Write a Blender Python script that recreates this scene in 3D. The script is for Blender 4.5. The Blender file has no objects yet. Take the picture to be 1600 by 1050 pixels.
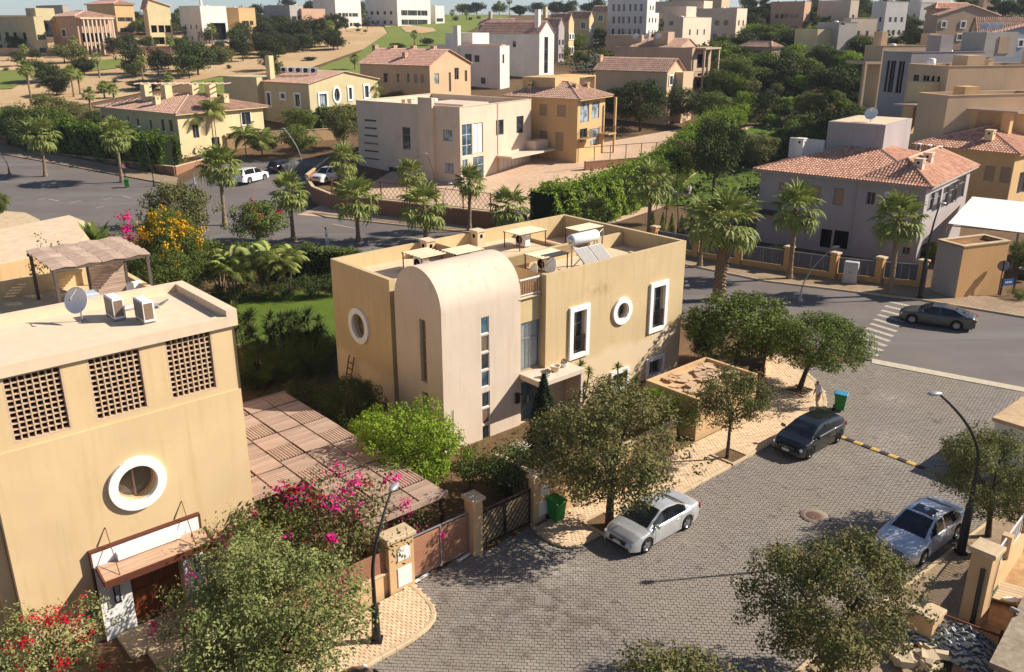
import bpy, bmesh, math, random
import numpy as np
from mathutils import Vector, Matrix
from mathutils.geometry import delaunay_2d_cdt

random.seed(7); RNG = np.random.default_rng(7)
SC = bpy.context.scene
COL = SC.collection
PI = math.pi

# ------------------------------------------------------------------ camera
PITCH = math.radians(19.6); FPX = 1365.0; CAM_H = 20.0
cam_d = bpy.data.cameras.new('camera'); cam = bpy.data.objects.new('camera', cam_d); COL.objects.link(cam)
cam_d.sensor_width = 36.0; cam_d.lens = 36.0 * FPX / 1600.0; cam_d.clip_end = 9000; cam_d.clip_start = 0.5
cam.location = (0, 0, CAM_H); cam.rotation_euler = (math.pi / 2 - PITCH, 0, 0)
SC.camera = cam

# ------------------------------------------------------------------ sky, sun, exposure
SUN_EL = math.radians(34.5)
SUN_AZ = math.atan2(0.98, 0.13)          # clockwise from +Y
w = bpy.data.worlds.new("World"); SC.world = w; w.use_nodes = True
nt = w.node_tree; nt.nodes.clear()
sky = nt.nodes.new('ShaderNodeTexSky'); sky.sky_type = 'NISHITA'; sky.sun_disc = False
sky.sun_elevation = SUN_EL; sky.sun_rotation = SUN_AZ; sky.air_density = 0.65; sky.dust_density = 0.5; sky.ozone_density = 2.0
bg = nt.nodes.new('ShaderNodeBackground'); bg.inputs['Strength'].default_value = 0.08
out = nt.nodes.new('ShaderNodeOutputWorld')
nt.links.new(sky.outputs[0], bg.inputs[0]); nt.links.new(bg.outputs[0], out.inputs[0])
sl = bpy.data.lights.new('sun', 'SUN'); sl.energy = 5.0; sl.angle = math.radians(0.5); sl.color = (1.0, 0.93, 0.83)
sun = bpy.data.objects.new('sun', sl); COL.objects.link(sun); sun.location = (60, 12, 60)
sd = Vector((math.sin(SUN_AZ) * math.cos(SUN_EL), math.cos(SUN_AZ) * math.cos(SUN_EL), math.sin(SUN_EL)))
sun.rotation_euler = sd.to_track_quat('Z', 'Y').to_euler()
SC.view_settings.view_transform = 'Standard'; SC.view_settings.look = 'None'
SC.view_settings.exposure = 0.62; SC.view_settings.gamma = 1.0; SC.view_settings.use_curve_mapping = False
SC.cycles.max_bounces = 6; SC.cycles.diffuse_bounces = 3; SC.cycles.glossy_bounces = 2; SC.cycles.transmission_bounces = 4
SC.cycles.use_denoising = True

# ------------------------------------------------------------------ layout maths: where a sight line of the surveyed photo meets the ground or a wall
CP, SP = math.cos(PITCH), math.sin(PITCH)
PROF = [(0, 0), (110, 0), (130, 2), (150, 3.8), (175, 6), (200, 8.2), (230, 10.8), (270, 14.2), (320, 18), (400, 22.5), (500, 25), (700, 27), (5000, 30)]
def sstep(t): t = min(1.0, max(0.0, t)); return t * t * (3 - 2 * t)
def terr(x, y):
    d = max(y, 0.0)
    r = x / max(d, 30.0); k = max(6.5 * sstep((r - .43) / .05) * sstep((d - 103) / 6), 4 * sstep((r - .08) / .1) * sstep((d - 160) / 30))
    for (a, za), (b, zb) in zip(PROF, PROF[1:]):
        if d <= b: return za + (zb - za) * (d - a) / (b - a) + k
    return 30.0 + k
def ray(px, py):
    u = px - 800; v = py - 525
    return u, FPX * CP - v * SP, FPX * SP + v * CP
def G(px, py, z=0.0):
    u, F, D = ray(px, py); k = (CAM_H - z) / D
    return (u * k, F * k)
def atY(px, py, Y):
    u, F, D = ray(px, py)
    return (u * Y / F, Y, CAM_H - D * Y / F)
def GT(px, py):
    u, F, D = ray(px, py); Y = 8.0
    st = 0.2
    while Y < 4000:
        z = CAM_H - D * Y / F
        if z <= terr(u * Y / F, Y): return (u * Y / F, Y, terr(u * Y / F, Y))
        Y += st if Y < 600 else 5
    return (u * 500 / F, 500, 25)
def onplane(px, py, o, ang, axis, val, z0=0.0):
    a = math.radians(ang); ex = (math.cos(a), math.sin(a)); ey = (-math.sin(a), math.cos(a))
    u, F, D = ray(px, py)
    n = ex if axis == 'x' else ey
    t = (val + o[0] * n[0] + o[1] * n[1]) / (u * n[0] + F * n[1])
    q = (u * t - o[0], F * t - o[1])
    return (q[0] * ex[0] + q[1] * ex[1], q[0] * ey[0] + q[1] * ey[1], CAM_H - D * t - z0)
def solve_len(o, z, dx, dy, px):
    """length along (dx,dy) from o (height z) until the image column px"""
    U = (px - 800) / FPX
    num = U * (o[1] * CP + (CAM_H - z) * SP) - o[0]
    return num / (dx - U * dy * CP)
ANG = 41.5
A_ = math.radians(ANG); E1 = Vector((math.cos(A_), math.sin(A_))); E2 = Vector((-E1[1], E1[0]))
# ------------------------------------------------------------------ mesh helpers
class MB:
    """collects polygons of one mesh"""
    def __init__(s): s.v = []; s.f = []; s.m = []; s.sm = []
    def add(s, pts, faces, mi=0, smooth=False):
        b = len(s.v); s.v.extend([tuple(p) for p in pts])
        for f in faces: s.f.append(tuple(i + b for i in f)); s.m.append(mi); s.sm.append(smooth)
    def poly(s, pts, mi=0): s.add(pts, [tuple(range(len(pts)))], mi)
    def box(s, x0, x1, y0, y1, z0, z1, mi=0):
        if x0 > x1: x0, x1 = x1, x0
        if y0 > y1: y0, y1 = y1, y0
        p = [(x0, y0, z0), (x1, y0, z0), (x1, y1, z0), (x0, y1, z0), (x0, y0, z1), (x1, y0, z1), (x1, y1, z1), (x0, y1, z1)]
        s.add(p, [(3, 2, 1, 0), (4, 5, 6, 7), (0, 1, 5, 4), (1, 2, 6, 5), (2, 3, 7, 6), (3, 0, 4, 7)], mi)
    def bbox(s, x0, x1, y0, y1, z0, z1, bv=.02, mi=0):
        """box with chamfered upper edges"""
        p = [(x0, y0, z0), (x1, y0, z0), (x1, y1, z0), (x0, y1, z0), (x0, y0, z1 - bv), (x1, y0, z1 - bv), (x1, y1, z1 - bv), (x0, y1, z1 - bv),
             (x0 + bv, y0 + bv, z1), (x1 - bv, y0 + bv, z1), (x1 - bv, y1 - bv, z1), (x0 + bv, y1 - bv, z1)]
        s.add(p, [(3, 2, 1, 0), (0, 1, 5, 4), (1, 2, 6, 5), (2, 3, 7, 6), (3, 0, 4, 7), (4, 5, 9, 8), (5, 6, 10, 9), (6, 7, 11, 10), (7, 4, 8, 11), (8, 9, 10, 11)], mi)
    def obox(s, M, sx, sy, sz, mi=0):
        p = [M @ Vector((a * sx / 2, b * sy / 2, c * sz / 2)) for c in (-1, 1) for a, b in ((-1, -1), (1, -1), (1, 1), (-1, 1))]
        s.add(p, [(3, 2, 1, 0), (4, 5, 6, 7), (0, 1, 5, 4), (1, 2, 6, 5), (2, 3, 7, 6), (3, 0, 4, 7)], mi)
    def bar(s, a, b, wd, ht=None, mi=0):
        a = Vector(a); b = Vector(b); d = b - a; L = d.length
        if L < 1e-6: return
        q = d.to_track_quat('X', 'Z').to_matrix().to_4x4(); q.translation = (a + b) / 2
        s.obox(q, L, wd, ht or wd, mi)
    def tube(s, pts, r, n=8, mi=0, smooth=True, cap=True):
        pts = [Vector(p) for p in pts]; rs = r if isinstance(r, (list, tuple)) else [r] * len(pts)
        rings = []; ref = None
        for i, p in enumerate(pts):
            t = (pts[min(i + 1, len(pts) - 1)] - pts[max(i - 1, 0)]).normalized()
            if ref is None: ref = Vector((1, 0, 0)) if abs(t.x) < .8 else Vector((0, 1, 0))
            u = (ref - t * ref.dot(t)).normalized(); v = t.cross(u); ref = u
            rings.append([p + (u * math.cos(2 * PI * k / n) + v * math.sin(2 * PI * k / n)) * rs[i] for k in range(n)])
        V = [q for R in rings for q in R]; F = []
        for i in range(len(rings) - 1):
            for k in range(n): F.append((i * n + k, i * n + (k + 1) % n, (i + 1) * n + (k + 1) % n, (i + 1) * n + k))
        s.add(V, F, mi, smooth)
        if cap:
            s.add(rings[0][::-1], [tuple(range(n))], mi); s.add(rings[-1], [tuple(range(n))], mi)
    def lathe(s, prof, n=24, M=None, mi=0, smooth=True):
        M = M or Matrix.Identity(4)
        V = [M @ Vector((r * math.cos(2 * PI * k / n), r * math.sin(2 * PI * k / n), z)) for r, z in prof for k in range(n)]
        F = [(i * n + k, i * n + (k + 1) % n, (i + 1) * n + (k + 1) % n, (i + 1) * n + k) for i in range(len(prof) - 1) for k in range(n)]
        s.add(V, F, mi, smooth)
    def prism(s, poly, z0, z1, mi=0, top=True, bot=True):
        n = len(poly); V = [(x, y, z0) for x, y in poly] + [(x, y, z1) for x, y in poly]
        F = [(i, (i + 1) % n, n + (i + 1) % n, n + i) for i in range(n)]
        if top: F.append(tuple(range(n, 2 * n)))
        if bot: F.append(tuple(range(n))[::-1])
        s.add(V, F, mi)
    def mesh(s, name, mats):
        me = bpy.data.meshes.new(name); me.from_pydata(s.v, [], s.f)
        for m in (mats if isinstance(mats, (list, tuple)) else [mats]): me.materials.append(m)
        me.polygons.foreach_set('material_index', s.m); me.polygons.foreach_set('use_smooth', s.sm); me.update()
        return me
    def build(s, name, mats, parent=None, loc=None, **kw):
        return link(name, s.mesh(name, mats), parent, loc, **kw)

def link(name, me, parent=None, loc=None, rot=None, scale=None, label=None, cat=None, group=None, kind=None):
    o = bpy.data.objects.new(name, me); COL.objects.link(o)
    if parent is not None: o.parent = parent
    if loc is not None: o.location = loc
    if rot is not None: o.rotation_euler = rot
    if scale is not None: o.scale = scale
    return tag(o, label, cat, group, kind)
def tag(o, label=None, cat=None, group=None, kind=None):
    if label: o['label'] = label
    if cat: o['category'] = cat
    if group: o['group'] = group
    if kind: o['kind'] = kind
    return o
def thing(name, label, cat, loc=(0, 0, 0), rz=0.0, group=None):
    return link(name, None, None, loc, (0, 0, rz), None, label, cat, group)
def kids(o): return [c for c in ALLKIDS.get(o.name, [])]
ALLKIDS = {}
def copy_tree(o, children):
    """copy of a thing, its parts and sub-parts (children: nested list [(obj, [..])])"""
    c = o.copy(); COL.objects.link(c)
    for ch, sub in children:
        d = copy_tree(ch, sub); d.parent = c
    return c
def tree_of(o): return [(c, tree_of(c)) for c in o.children]

def mesh_np(name, V, F, mats, mi=None, smooth=False):
    V = np.asarray(V, np.float32); F = np.asarray(F, np.int32); k = F.shape[1]
    me = bpy.data.meshes.new(name)
    me.vertices.add(len(V)); me.vertices.foreach_set('co', V.ravel())
    me.loops.add(F.size); me.loops.foreach_set('vertex_index', F.ravel())
    me.polygons.add(len(F)); me.polygons.foreach_set('loop_start', np.arange(0, F.size, k, dtype=np.int32))
    try: me.polygons.foreach_set('loop_total', np.full(len(F), k, np.int32))
    except Exception: pass
    for m in (mats if isinstance(mats, (list, tuple)) else [mats]): me.materials.append(m)
    if mi is not None: me.polygons.foreach_set('material_index', np.asarray(mi, np.int32))
    me.polygons.foreach_set('use_smooth', np.full(len(F), smooth, bool))
    me.update(calc_edges=True); me.validate()
    return me

def inpoly(x, y, poly):
    """vectorised point-in-polygon"""
    x = np.asarray(x); y = np.asarray(y); r = np.zeros(x.shape, bool); n = len(poly)
    for i in range(n):
        x0, y0 = poly[i]; x1, y1 = poly[(i + 1) % n]
        c = ((y0 > y) != (y1 > y)) & (x < (x1 - x0) * (y - y0) / ((y1 - y0) if abs(y1 - y0) > 1e-9 else 1e-9) + x0)
        r ^= c
    return r
def drape(name, poly, step, dz, m, label=None, kind='structure', zfun=terr, parent=None, **kw):
    """sheet filling a polygon, laid on the terrain"""
    poly = [tuple(p) for p in poly]; bd = []
    for i, p in enumerate(poly):
        q = poly[(i + 1) % len(poly)]; n = max(1, int(math.dist(p, q) / step))
        for k in range(n): bd.append((p[0] + (q[0] - p[0]) * k / n, p[1] + (q[1] - p[1]) * k / n))
    xs = [p[0] for p in bd]; ys = [p[1] for p in bd]
    gx, gy = np.meshgrid(np.arange(min(xs) + step / 2, max(xs), step), np.arange(min(ys) + step / 2, max(ys), step))
    gx = gx.ravel(); gy = gy.ravel(); k = inpoly(gx, gy, bd)
    pts = [Vector(p) for p in bd] + [Vector((a, b)) for a, b in zip(gx[k], gy[k])]
    nb = len(bd)
    v, e, f, *_ = delaunay_2d_cdt(pts, [], [list(range(nb))], 1, 1e-5)
    V = [(p.x, p.y, zfun(p.x, p.y) + dz) for p in v]
    me = bpy.data.meshes.new(name); me.from_pydata(V, [], [tuple(q) for q in f]); me.materials.append(m)
    me.polygons.foreach_set('use_smooth', [True] * len(me.polygons)); me.update()
    # face up
    if len(me.polygons) and sum(p.normal.z for p in me.polygons) < 0: me.flip_normals()
    return link(name, me, parent, kind=kind, label=label, **kw)

# ------------------------------------------------------------------ wall panels with real openings
def panel(mb, org, ud, nrm, width, z0, z1, ops=(), depth=.18, mi=0, mir=None, topf=None):
    """wall sheet from org along ud, with openings (u0,u1,za,zb,'rect'|'round'); reveals go inwards"""
    org = Vector((org[0], org[1], 0)); ud = Vector((ud[0], ud[1], 0)); nr = Vector((nrm[0], nrm[1], 0)); mir = mi if mir is None else mir
    flip = ud.cross(Vector((0, 0, 1))).dot(nr) < 0
    P = lambda u, z, o=0.0: org + ud * u + Vector((0, 0, z)) - nr * o
    def q(a, b, c, d, m=mi):
        pts = [a, b, c, d]
        mb.poly(pts[::-1] if flip else pts, m)
    ops = [(max(o[0], 0.0), min(o[1], width), max(o[2], z0), min(o[3], z1), o[4] if len(o) > 4 else 'rect', o[5] if len(o) > 5 else depth) for o in ops]
    ops = [o for o in ops if o[1] - o[0] > .02 and o[3] - o[2] > .02]
    us = sorted({0.0, width} | {o[0] for o in ops} | {o[1] for o in ops}); zs = sorted({z0, z1} | {o[2] for o in ops} | {o[3] for o in ops})
    for i in range(len(us) - 1):
        for j in range(len(zs) - 1):
            cu = (us[i] + us[i + 1]) / 2; cz = (zs[j] + zs[j + 1]) / 2
            if us[i + 1] - us[i] < 1e-5 or zs[j + 1] - zs[j] < 1e-5: continue
            if any(o[0] < cu < o[1] and o[2] < cz < o[3] for o in ops): continue
            q(P(us[i], zs[j]), P(us[i + 1], zs[j]), P(us[i + 1], zs[j + 1]), P(us[i], zs[j + 1]))
    for u0, u1, za, zb, sh, dp in ops:
        if sh == 'round':
            N = 32; cu = (u0 + u1) / 2; cz = (za + zb) / 2; ru = (u1 - u0) / 2; rz = (zb - za) / 2; C = []; S = []
            for k in range(N):
                t = 2 * PI * k / N; c, s_ = math.cos(t), math.sin(t); m_ = max(abs(c), abs(s_))
                C.append((cu + ru * c * .999, cz + rz * s_ * .999)); S.append((cu + ru * c / m_, cz + rz * s_ / m_))
            for k in range(N):
                l = (k + 1) % N
                q(P(*C[k]), P(*S[k]), P(*S[l]), P(*C[l]))
                q(P(*C[l]), P(*C[l], dp), P(*C[k], dp), P(*C[k]), mir)
        else:
            q(P(u0, za), P(u0, zb), P(u0, zb, dp), P(u0, za, dp), mir); q(P(u1, zb), P(u1, za), P(u1, za, dp), P(u1, zb, dp), mir)
            q(P(u0, zb), P(u1, zb), P(u1, zb, dp), P(u0, zb, dp), mir); q(P(u1, za), P(u0, za), P(u0, za, dp), P(u1, za, dp), mir)
    return P

def offset_poly(poly, d, closed=True):
    """mitred inward offset of a CCW polygon"""
    n = len(poly); out_ = []
    for i in range(n):
        p = Vector(poly[i]); a = Vector(poly[i - 1]) if (closed or i > 0) else None; b = Vector(poly[(i + 1) % n]) if (closed or i < n - 1) else None
        def nrm(q, r): t = (r - q).normalized(); return Vector((-t.y, t.x))
        if a is None: out_.append(tuple(p + nrm(p, b) * d)); continue
        if b is None: out_.append(tuple(p + nrm(a, p) * d)); continue
        n1 = nrm(a, p); n2 = nrm(p, b); m_ = (n1 + n2); L = m_.length
        if L < 1e-4: out_.append(tuple(p + n1 * d)); continue
        m_ /= L; out_.append(tuple(p + m_ * (d / max(.3, m_.dot(n1)))))
    return out_
def parapet(mb, poly, th, zin, ztop, mi=0, closed=True):
    """top and inner faces of a parapet running round a CCW polygon"""
    inn = offset_poly(poly, th, closed); n = len(poly)
    for i in range(n if closed else n - 1):
        j = (i + 1) % n; a, b, c, d = poly[i], poly[j], inn[j], inn[i]
        mb.poly([(a[0], a[1], ztop), (b[0], b[1], ztop), (c[0], c[1], ztop), (d[0], d[1], ztop)], mi)
        mb.poly([(d[0], d[1], ztop), (c[0], c[1], ztop), (c[0], c[1], zin), (d[0], d[1], zin)], mi)
    return inn

def tile_slope(mb, A, B, C, D, sp=.27, ln=.42, mi=0, seg=4):
    """barrel tiles over the roof slope with eave A-B and ridge D-C (D above A, C above B)"""
    A, B, C, D = map(Vector, (A, B, C, D)); e = B - A; W_ = e.length
    if W_ < .1: return
    eu = e / W_; nrm = (e.cross(D - A) if (D - A).length > .05 else e.cross(C - A)).normalized()
    if nrm.z < 0: nrm = -nrm
    up = nrm.cross(eu)
    if up.z < 0: up = -up
    top = max((D - A).dot(up), (C - A).dot(up)); d0 = (D - A).dot(eu); d1 = (C - A).dot(eu)
    mb.poly([A, B, C, D] if (C - D).length > .01 else [A, B, C], mi)
    n = max(1, int(W_ / sp)); sp = W_ / n; V = []; F = []
    for i in range(n):
        s = (i + .5) * sp
        tm = top
        if d0 > .01 and s < d0: tm = top * s / d0
        if d1 < W_ - .01 and s > d1: tm = top * (W_ - s) / (W_ - d1)
        if d0 < -.01: pass
        m_ = max(1, int(tm / ln + .3)); l = tm / m_
        if tm < .15: continue
        for k in range(m_):
            b0 = len(V); j = random.uniform(-.008, .008)
            for (t, lift, r) in ((k * l - .03, .035, sp * .5), ((k + 1) * l + .02, .005, sp * .42)):
                for a in range(seg + 1):
                    th = PI * a / seg
                    V.append(A + eu * (s + j - r * math.cos(th)) + up * t + nrm * (lift + r * .75 * math.sin(th)))
            for a in range(seg): F.append((b0 + a, b0 + a + 1, b0 + seg + 2 + a, b0 + seg + 1 + a))
            F.append(tuple(b0 + a for a in range(seg, -1, -1)))
    mb.add(V, F, mi)
# ------------------------------------------------------------------ materials
MATS = {}
def nodes_mat(name):
    m = bpy.data.materials.new(name); m.use_nodes = True; t = m.node_tree
    return m, t, t.nodes['Principled BSDF']
def N(t, kind, **kw):
    n = t.nodes.new(kind)
    for k, v in kw.items():
        if k in n.inputs: n.inputs[k].default_value = v
        else: setattr(n, k, v)
    return n
def mixc(t, fac, a, b, mode='MIX'):
    n = t.nodes.new('ShaderNodeMix'); n.data_type = 'RGBA'; n.blend_type = mode
    for sock, v in ((n.inputs[0], fac), (n.inputs[6], a), (n.inputs[7], b)):
        if hasattr(v, 'is_output'): t.links.new(v, sock)
        elif isinstance(v, (int, float)): sock.default_value = v
        else: sock.default_value = (*v[:3], 1)
    return n.outputs[2]
def ramp(t, src, p0, p1, c0=(0, 0, 0), c1=(1, 1, 1)):
    r = t.nodes.new('ShaderNodeValToRGB'); r.color_ramp.elements[0].position = p0; r.color_ramp.elements[1].position = p1
    r.color_ramp.elements[0].color = (*c0, 1); r.color_ramp.elements[1].color = (*c1, 1); t.links.new(src, r.inputs[0]); return r.outputs[0]
def coords(t, scale=(1, 1, 1), kind='Object'):
    tc = t.nodes.new('ShaderNodeTexCoord'); mp = t.nodes.new('ShaderNodeMapping'); mp.inputs['Scale'].default_value = scale
    t.links.new(tc.outputs[kind], mp.inputs[0]); return mp.outputs[0]
def noise(t, vec, scale, detail=4, rough=.55):
    n = N(t, 'ShaderNodeTexNoise', Scale=scale, Detail=detail, Roughness=rough); t.links.new(vec, n.inputs['Vector']); return n.outputs['Fac']
def bump(t, b, h, strength=.3, dist=.02):
    n = N(t, 'ShaderNodeBump', Strength=strength, Distance=dist); t.links.new(h, n.inputs['Height']); t.links.new(n.outputs[0], b.inputs['Normal'])
def lin(r, g, b_):
    f = lambda c: (c / 255 / 12.92) if c / 255 <= .04045 else ((c / 255 + .055) / 1.055) ** 2.4
    return (f(r), f(g), f(b_))
def sc(c, k): return tuple(min(1, x * k) for x in c)

def plaster(name, c, streak=.25, rough=.92, b=.25):
    if name in MATS: return MATS[name]
    m, t, p = nodes_mat(name); v = coords(t); vs = coords(t, (1, 1, .09))
    n1 = noise(t, v, .35, 6); n2 = noise(t, v, 45, 3); n3 = noise(t, vs, 3.2, 5)
    c1 = mixc(t, ramp(t, n1, .3, .7), sc(c, .9), sc(c, 1.07))
    c2 = mixc(t, ramp(t, n3, .52, .8), c1, sc((c[0], c[1] * .96, c[2] * .9), 1 - streak))
    n4 = noise(t, v, 1.1, 8, .7); c2 = mixc(t, mul(t, ramp(t, n4, .6, .74), .4), c2, sc((c[0] * .9, c[1] * .86, c[2] * .82), .82)); n5 = noise(t, coords(t, (2.5, 2.5, .12)), 4.0, 3); c2 = mixc(t, mul(t, ramp(t, n5, .62, .72), .2), c2, sc(c, .66))
    t.links.new(mixc(t, mul(t, n2, .22), c2, sc(c, .7)), p.inputs['Base Color'])
    p.inputs['Roughness'].default_value = rough; p.inputs['Specular IOR Level'].default_value = .2
    bump(t, p, n2, b, .015); MATS[name] = m; return m
def mul(t, s, k):
    n = t.nodes.new('ShaderNodeMath'); n.operation = 'MULTIPLY'; t.links.new(s, n.inputs[0]); n.inputs[1].default_value = k; return n.outputs[0]
def flat(name, c, rough=.6, metal=0.0, spec=.4, var=.12, scale=6, b=0.0):
    if name in MATS: return MATS[name]
    m, t, p = nodes_mat(name); v = coords(t); n1 = noise(t, v, scale, 4)
    t.links.new(mixc(t, ramp(t, n1, .3, .7), sc(c, 1 - var), sc(c, 1 + var)), p.inputs['Base Color'])
    p.inputs['Roughness'].default_value = rough; p.inputs['Metallic'].default_value = metal; p.inputs['Specular IOR Level'].default_value = spec
    if b: bump(t, p, n1, b, .02)
    MATS[name] = m; return m
def island(name, c0, c1, rough=.85, trans=0.0, var=.25, spec=.15):
    """colour that varies from piece to piece and from thing to thing"""
    if name in MATS: return MATS[name]
    m, t, p = nodes_mat(name); g = t.nodes.new('ShaderNodeNewGeometry'); oi = t.nodes.new('ShaderNodeObjectInfo')
    f = g.outputs['Random Per Island']
    if trans: f = mixc(t, .62, f, ramp(t, noise(t, coords(t), 1.5, 3), .36, .66))   # young and old growth in clumps
    col = mixc(t, f, c0, c1)
    hs = N(t, 'ShaderNodeHueSaturation'); t.links.new(col, hs.inputs['Color'])
    mr = N(t, 'ShaderNodeMapRange'); t.links.new(oi.outputs['Random'], mr.inputs[0]); mr.inputs[3].default_value = 1 - var; mr.inputs[4].default_value = 1 + var
    t.links.new(mr.outputs[0], hs.inputs['Value'])
    t.links.new(hs.outputs[0], p.inputs['Base Color']); p.inputs['Roughness'].default_value = rough; p.inputs['Specular IOR Level'].default_value = spec
    if trans:
        tr = t.nodes.new('ShaderNodeBsdfTranslucent'); t.links.new(hs.outputs[0], tr.inputs[0]); mx = t.nodes.new('ShaderNodeMixShader'); mx.inputs[0].default_value = trans
        t.links.new(p.outputs[0], mx.inputs[1]); t.links.new(tr.outputs[0], mx.inputs[2]); t.links.new(mx.outputs[0], t.nodes['Material Output'].inputs[0])
    MATS[name] = m; return m
def wood(name, c, axis=0, rough=.75):
    if name in MATS: return MATS[name]
    m, t, p = nodes_mat(name); s = [14, 14, 14]; s[axis] = .8; v = coords(t, s); oi = t.nodes.new('ShaderNodeObjectInfo')
    n1 = noise(t, v, 1.5, 5); col = mixc(t, ramp(t, n1, .3, .7), sc(c, .7), sc(c, 1.2))
    g = t.nodes.new('ShaderNodeNewGeometry')
    ad = t.nodes.new('ShaderNodeMath'); ad.operation = 'ADD'; t.links.new(oi.outputs['Random'], ad.inputs[0]); t.links.new(g.outputs['Random Per Island'], ad.inputs[1])
    mr = N(t, 'ShaderNodeMapRange'); t.links.new(ad.outputs[0], mr.inputs[0]); mr.inputs[2].default_value = 2; mr.inputs[3].default_value = .78; mr.inputs[4].default_value = 1.2
    hs = N(t, 'ShaderNodeHueSaturation'); t.links.new(col, hs.inputs['Color']); t.links.new(mr.outputs[0], hs.inputs['Value'])
    t.links.new(hs.outputs[0], p.inputs['Base Color']); p.inputs['Roughness'].default_value = rough; bump(t, p, n1, .25, .01); MATS[name] = m; return m
def glass(name, c=(.02, .025, .03), rough=.08):
    if name in MATS: return MATS[name]
    m, t, p = nodes_mat(name); v = coords(t); n1 = noise(t, v, .9, 2)
    t.links.new(mixc(t, ramp(t, n1, .4, .6), sc(c, .6), sc(c, 1.6)), p.inputs['Base Color'])
    p.inputs['Roughness'].default_value = rough; p.inputs['Specular IOR Level'].default_value = .7; MATS[name] = m; return m
def ground_mat(name, cols, scale=.08, fine=3.0, b=.4, rough=.95):
    if name in MATS: return MATS[name]
    m, t, p = nodes_mat(name); v = coords(t); n1 = noise(t, v, scale, 6, .6); n2 = noise(t, v, fine, 6, .7)
    c1 = mixc(t, ramp(t, n1, .38, .62), cols[0], cols[1]); c2 = mixc(t, ramp(t, n2, .35, .75), c1, cols[2])
    t.links.new(c2, p.inputs['Base Color']); p.inputs['Roughness'].default_value = rough; p.inputs['Specular IOR Level'].default_value = .15
    bump(t, p, n2, b, .05); MATS[name] = m; return m

M_SAND = ground_mat('sand', (lin(206, 176, 134), lin(190, 158, 116), lin(172, 140, 102)), .06, 1.2)
M_SOIL = ground_mat('soil', (lin(128, 100, 72), lin(108, 84, 60), lin(90, 72, 50)), .15, 2.0)
M_PINKSOIL = ground_mat('pale_earth', (lin(212, 184, 156), lin(198, 168, 140), lin(184, 152, 124)), .15, 1.4)
M_LAWN = ground_mat('lawn_grass', (lin(88, 108, 34), lin(104, 122, 44), lin(72, 90, 28)), .35, 14, .8)
M_FAIRWAY = ground_mat('fairway_grass', (lin(116, 126, 58), lin(106, 116, 50), lin(124, 132, 66)), .05, .6, .3)
M_PATH = ground_mat('garden_path', (lin(150, 134, 116), lin(136, 120, 104), lin(120, 106, 92)), .2, 4)
def asphalt():
    m, t, p = nodes_mat('asphalt'); v = coords(t); vs = coords(t, (.05, .5, 1)); n1 = noise(t, v, .12, 6, .65); n2 = noise(t, v, 60, 2); n3 = noise(t, vs, 1.0, 4)
    c1 = mixc(t, ramp(t, n1, .35, .65), (.135, .108, .092), (.18, .147, .124)); c2 = mixc(t, ramp(t, n3, .5, .7), c1, (.19, .17, .15))
    t.links.new(mixc(t, mul(t, n2, .35), c2, (.08, .072, .068)), p.inputs['Base Color']); p.inputs['Roughness'].default_value = .85; bump(t, p, n2, .3, .01); return m
M_ASPHALT = asphalt()
M_JOINT = ground_mat('paver_joint', (lin(112, 96, 78), lin(84, 68, 54), lin(128, 112, 92)), .25, 2.0)
def paver():
    m, t, p = nodes_mat('grey_paver'); g = t.nodes.new('ShaderNodeNewGeometry'); v = coords(t, (1, 1, 1), 'Object')
    tc = t.nodes.new('ShaderNodeNewGeometry'); n1 = noise(t, tc.outputs['Position'], .16, 5, .6); n2 = noise(t, tc.outputs['Position'], .9, 5, .7); n3 = noise(t, tc.outputs['Position'], 30, 2)
    base = mixc(t, g.outputs['Random Per Island'], (.262, .224, .188), (.312, .27, .23))
    n0 = noise(t, tc.outputs['Position'], .33, 7, .72); dust = mixc(t, ramp(t, n1, .40, .66), base, (.31, .26, .20)); dust = mixc(t, mul(t, ramp(t, n0, .56, .68), .7), dust, (.40, .34, .27)); stain = mixc(t, ramp(t, n2, .58, .74), dust, (.13, .095, .068))
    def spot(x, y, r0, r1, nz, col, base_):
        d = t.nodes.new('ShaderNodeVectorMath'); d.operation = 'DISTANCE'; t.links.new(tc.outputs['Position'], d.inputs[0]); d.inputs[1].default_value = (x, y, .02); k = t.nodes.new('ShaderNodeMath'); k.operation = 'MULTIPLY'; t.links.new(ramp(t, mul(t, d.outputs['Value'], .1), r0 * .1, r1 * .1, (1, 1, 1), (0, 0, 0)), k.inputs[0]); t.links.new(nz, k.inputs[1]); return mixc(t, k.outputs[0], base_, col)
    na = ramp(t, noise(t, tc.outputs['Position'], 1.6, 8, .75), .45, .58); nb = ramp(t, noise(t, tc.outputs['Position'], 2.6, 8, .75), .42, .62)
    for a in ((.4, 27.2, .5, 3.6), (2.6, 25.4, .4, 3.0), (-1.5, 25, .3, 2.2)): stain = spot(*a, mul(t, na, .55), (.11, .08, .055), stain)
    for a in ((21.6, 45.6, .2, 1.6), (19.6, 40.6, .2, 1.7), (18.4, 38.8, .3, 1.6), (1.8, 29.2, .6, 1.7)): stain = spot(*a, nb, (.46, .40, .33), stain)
    t.links.new(mixc(t, mul(t, n3, .3), stain, (.12, .1, .085)), p.inputs['Base Color']); p.inputs['Roughness'].default_value = .88; p.inputs['Specular IOR Level'].default_value = .2
    return m
M_PAVER = paver()
M_TILE_Y = island('yellow_paver', lin(204, 174, 138), lin(222, 194, 160), .9, 0, .03)
M_KERB = flat('kerb_concrete', lin(196, 172, 138), .9, 0, .2, .15, 2, .2)
M_BAND = flat('concrete_band', lin(190, 176, 152), .9, 0, .2, .12, 3, .2)
M_MARK = flat('road_paint', lin(178, 166, 150), .8, 0, .2, .18, 4)
M_BLACK = flat('black_metal', (.012, .011, .011), .45, 0, .5, .1)
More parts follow.
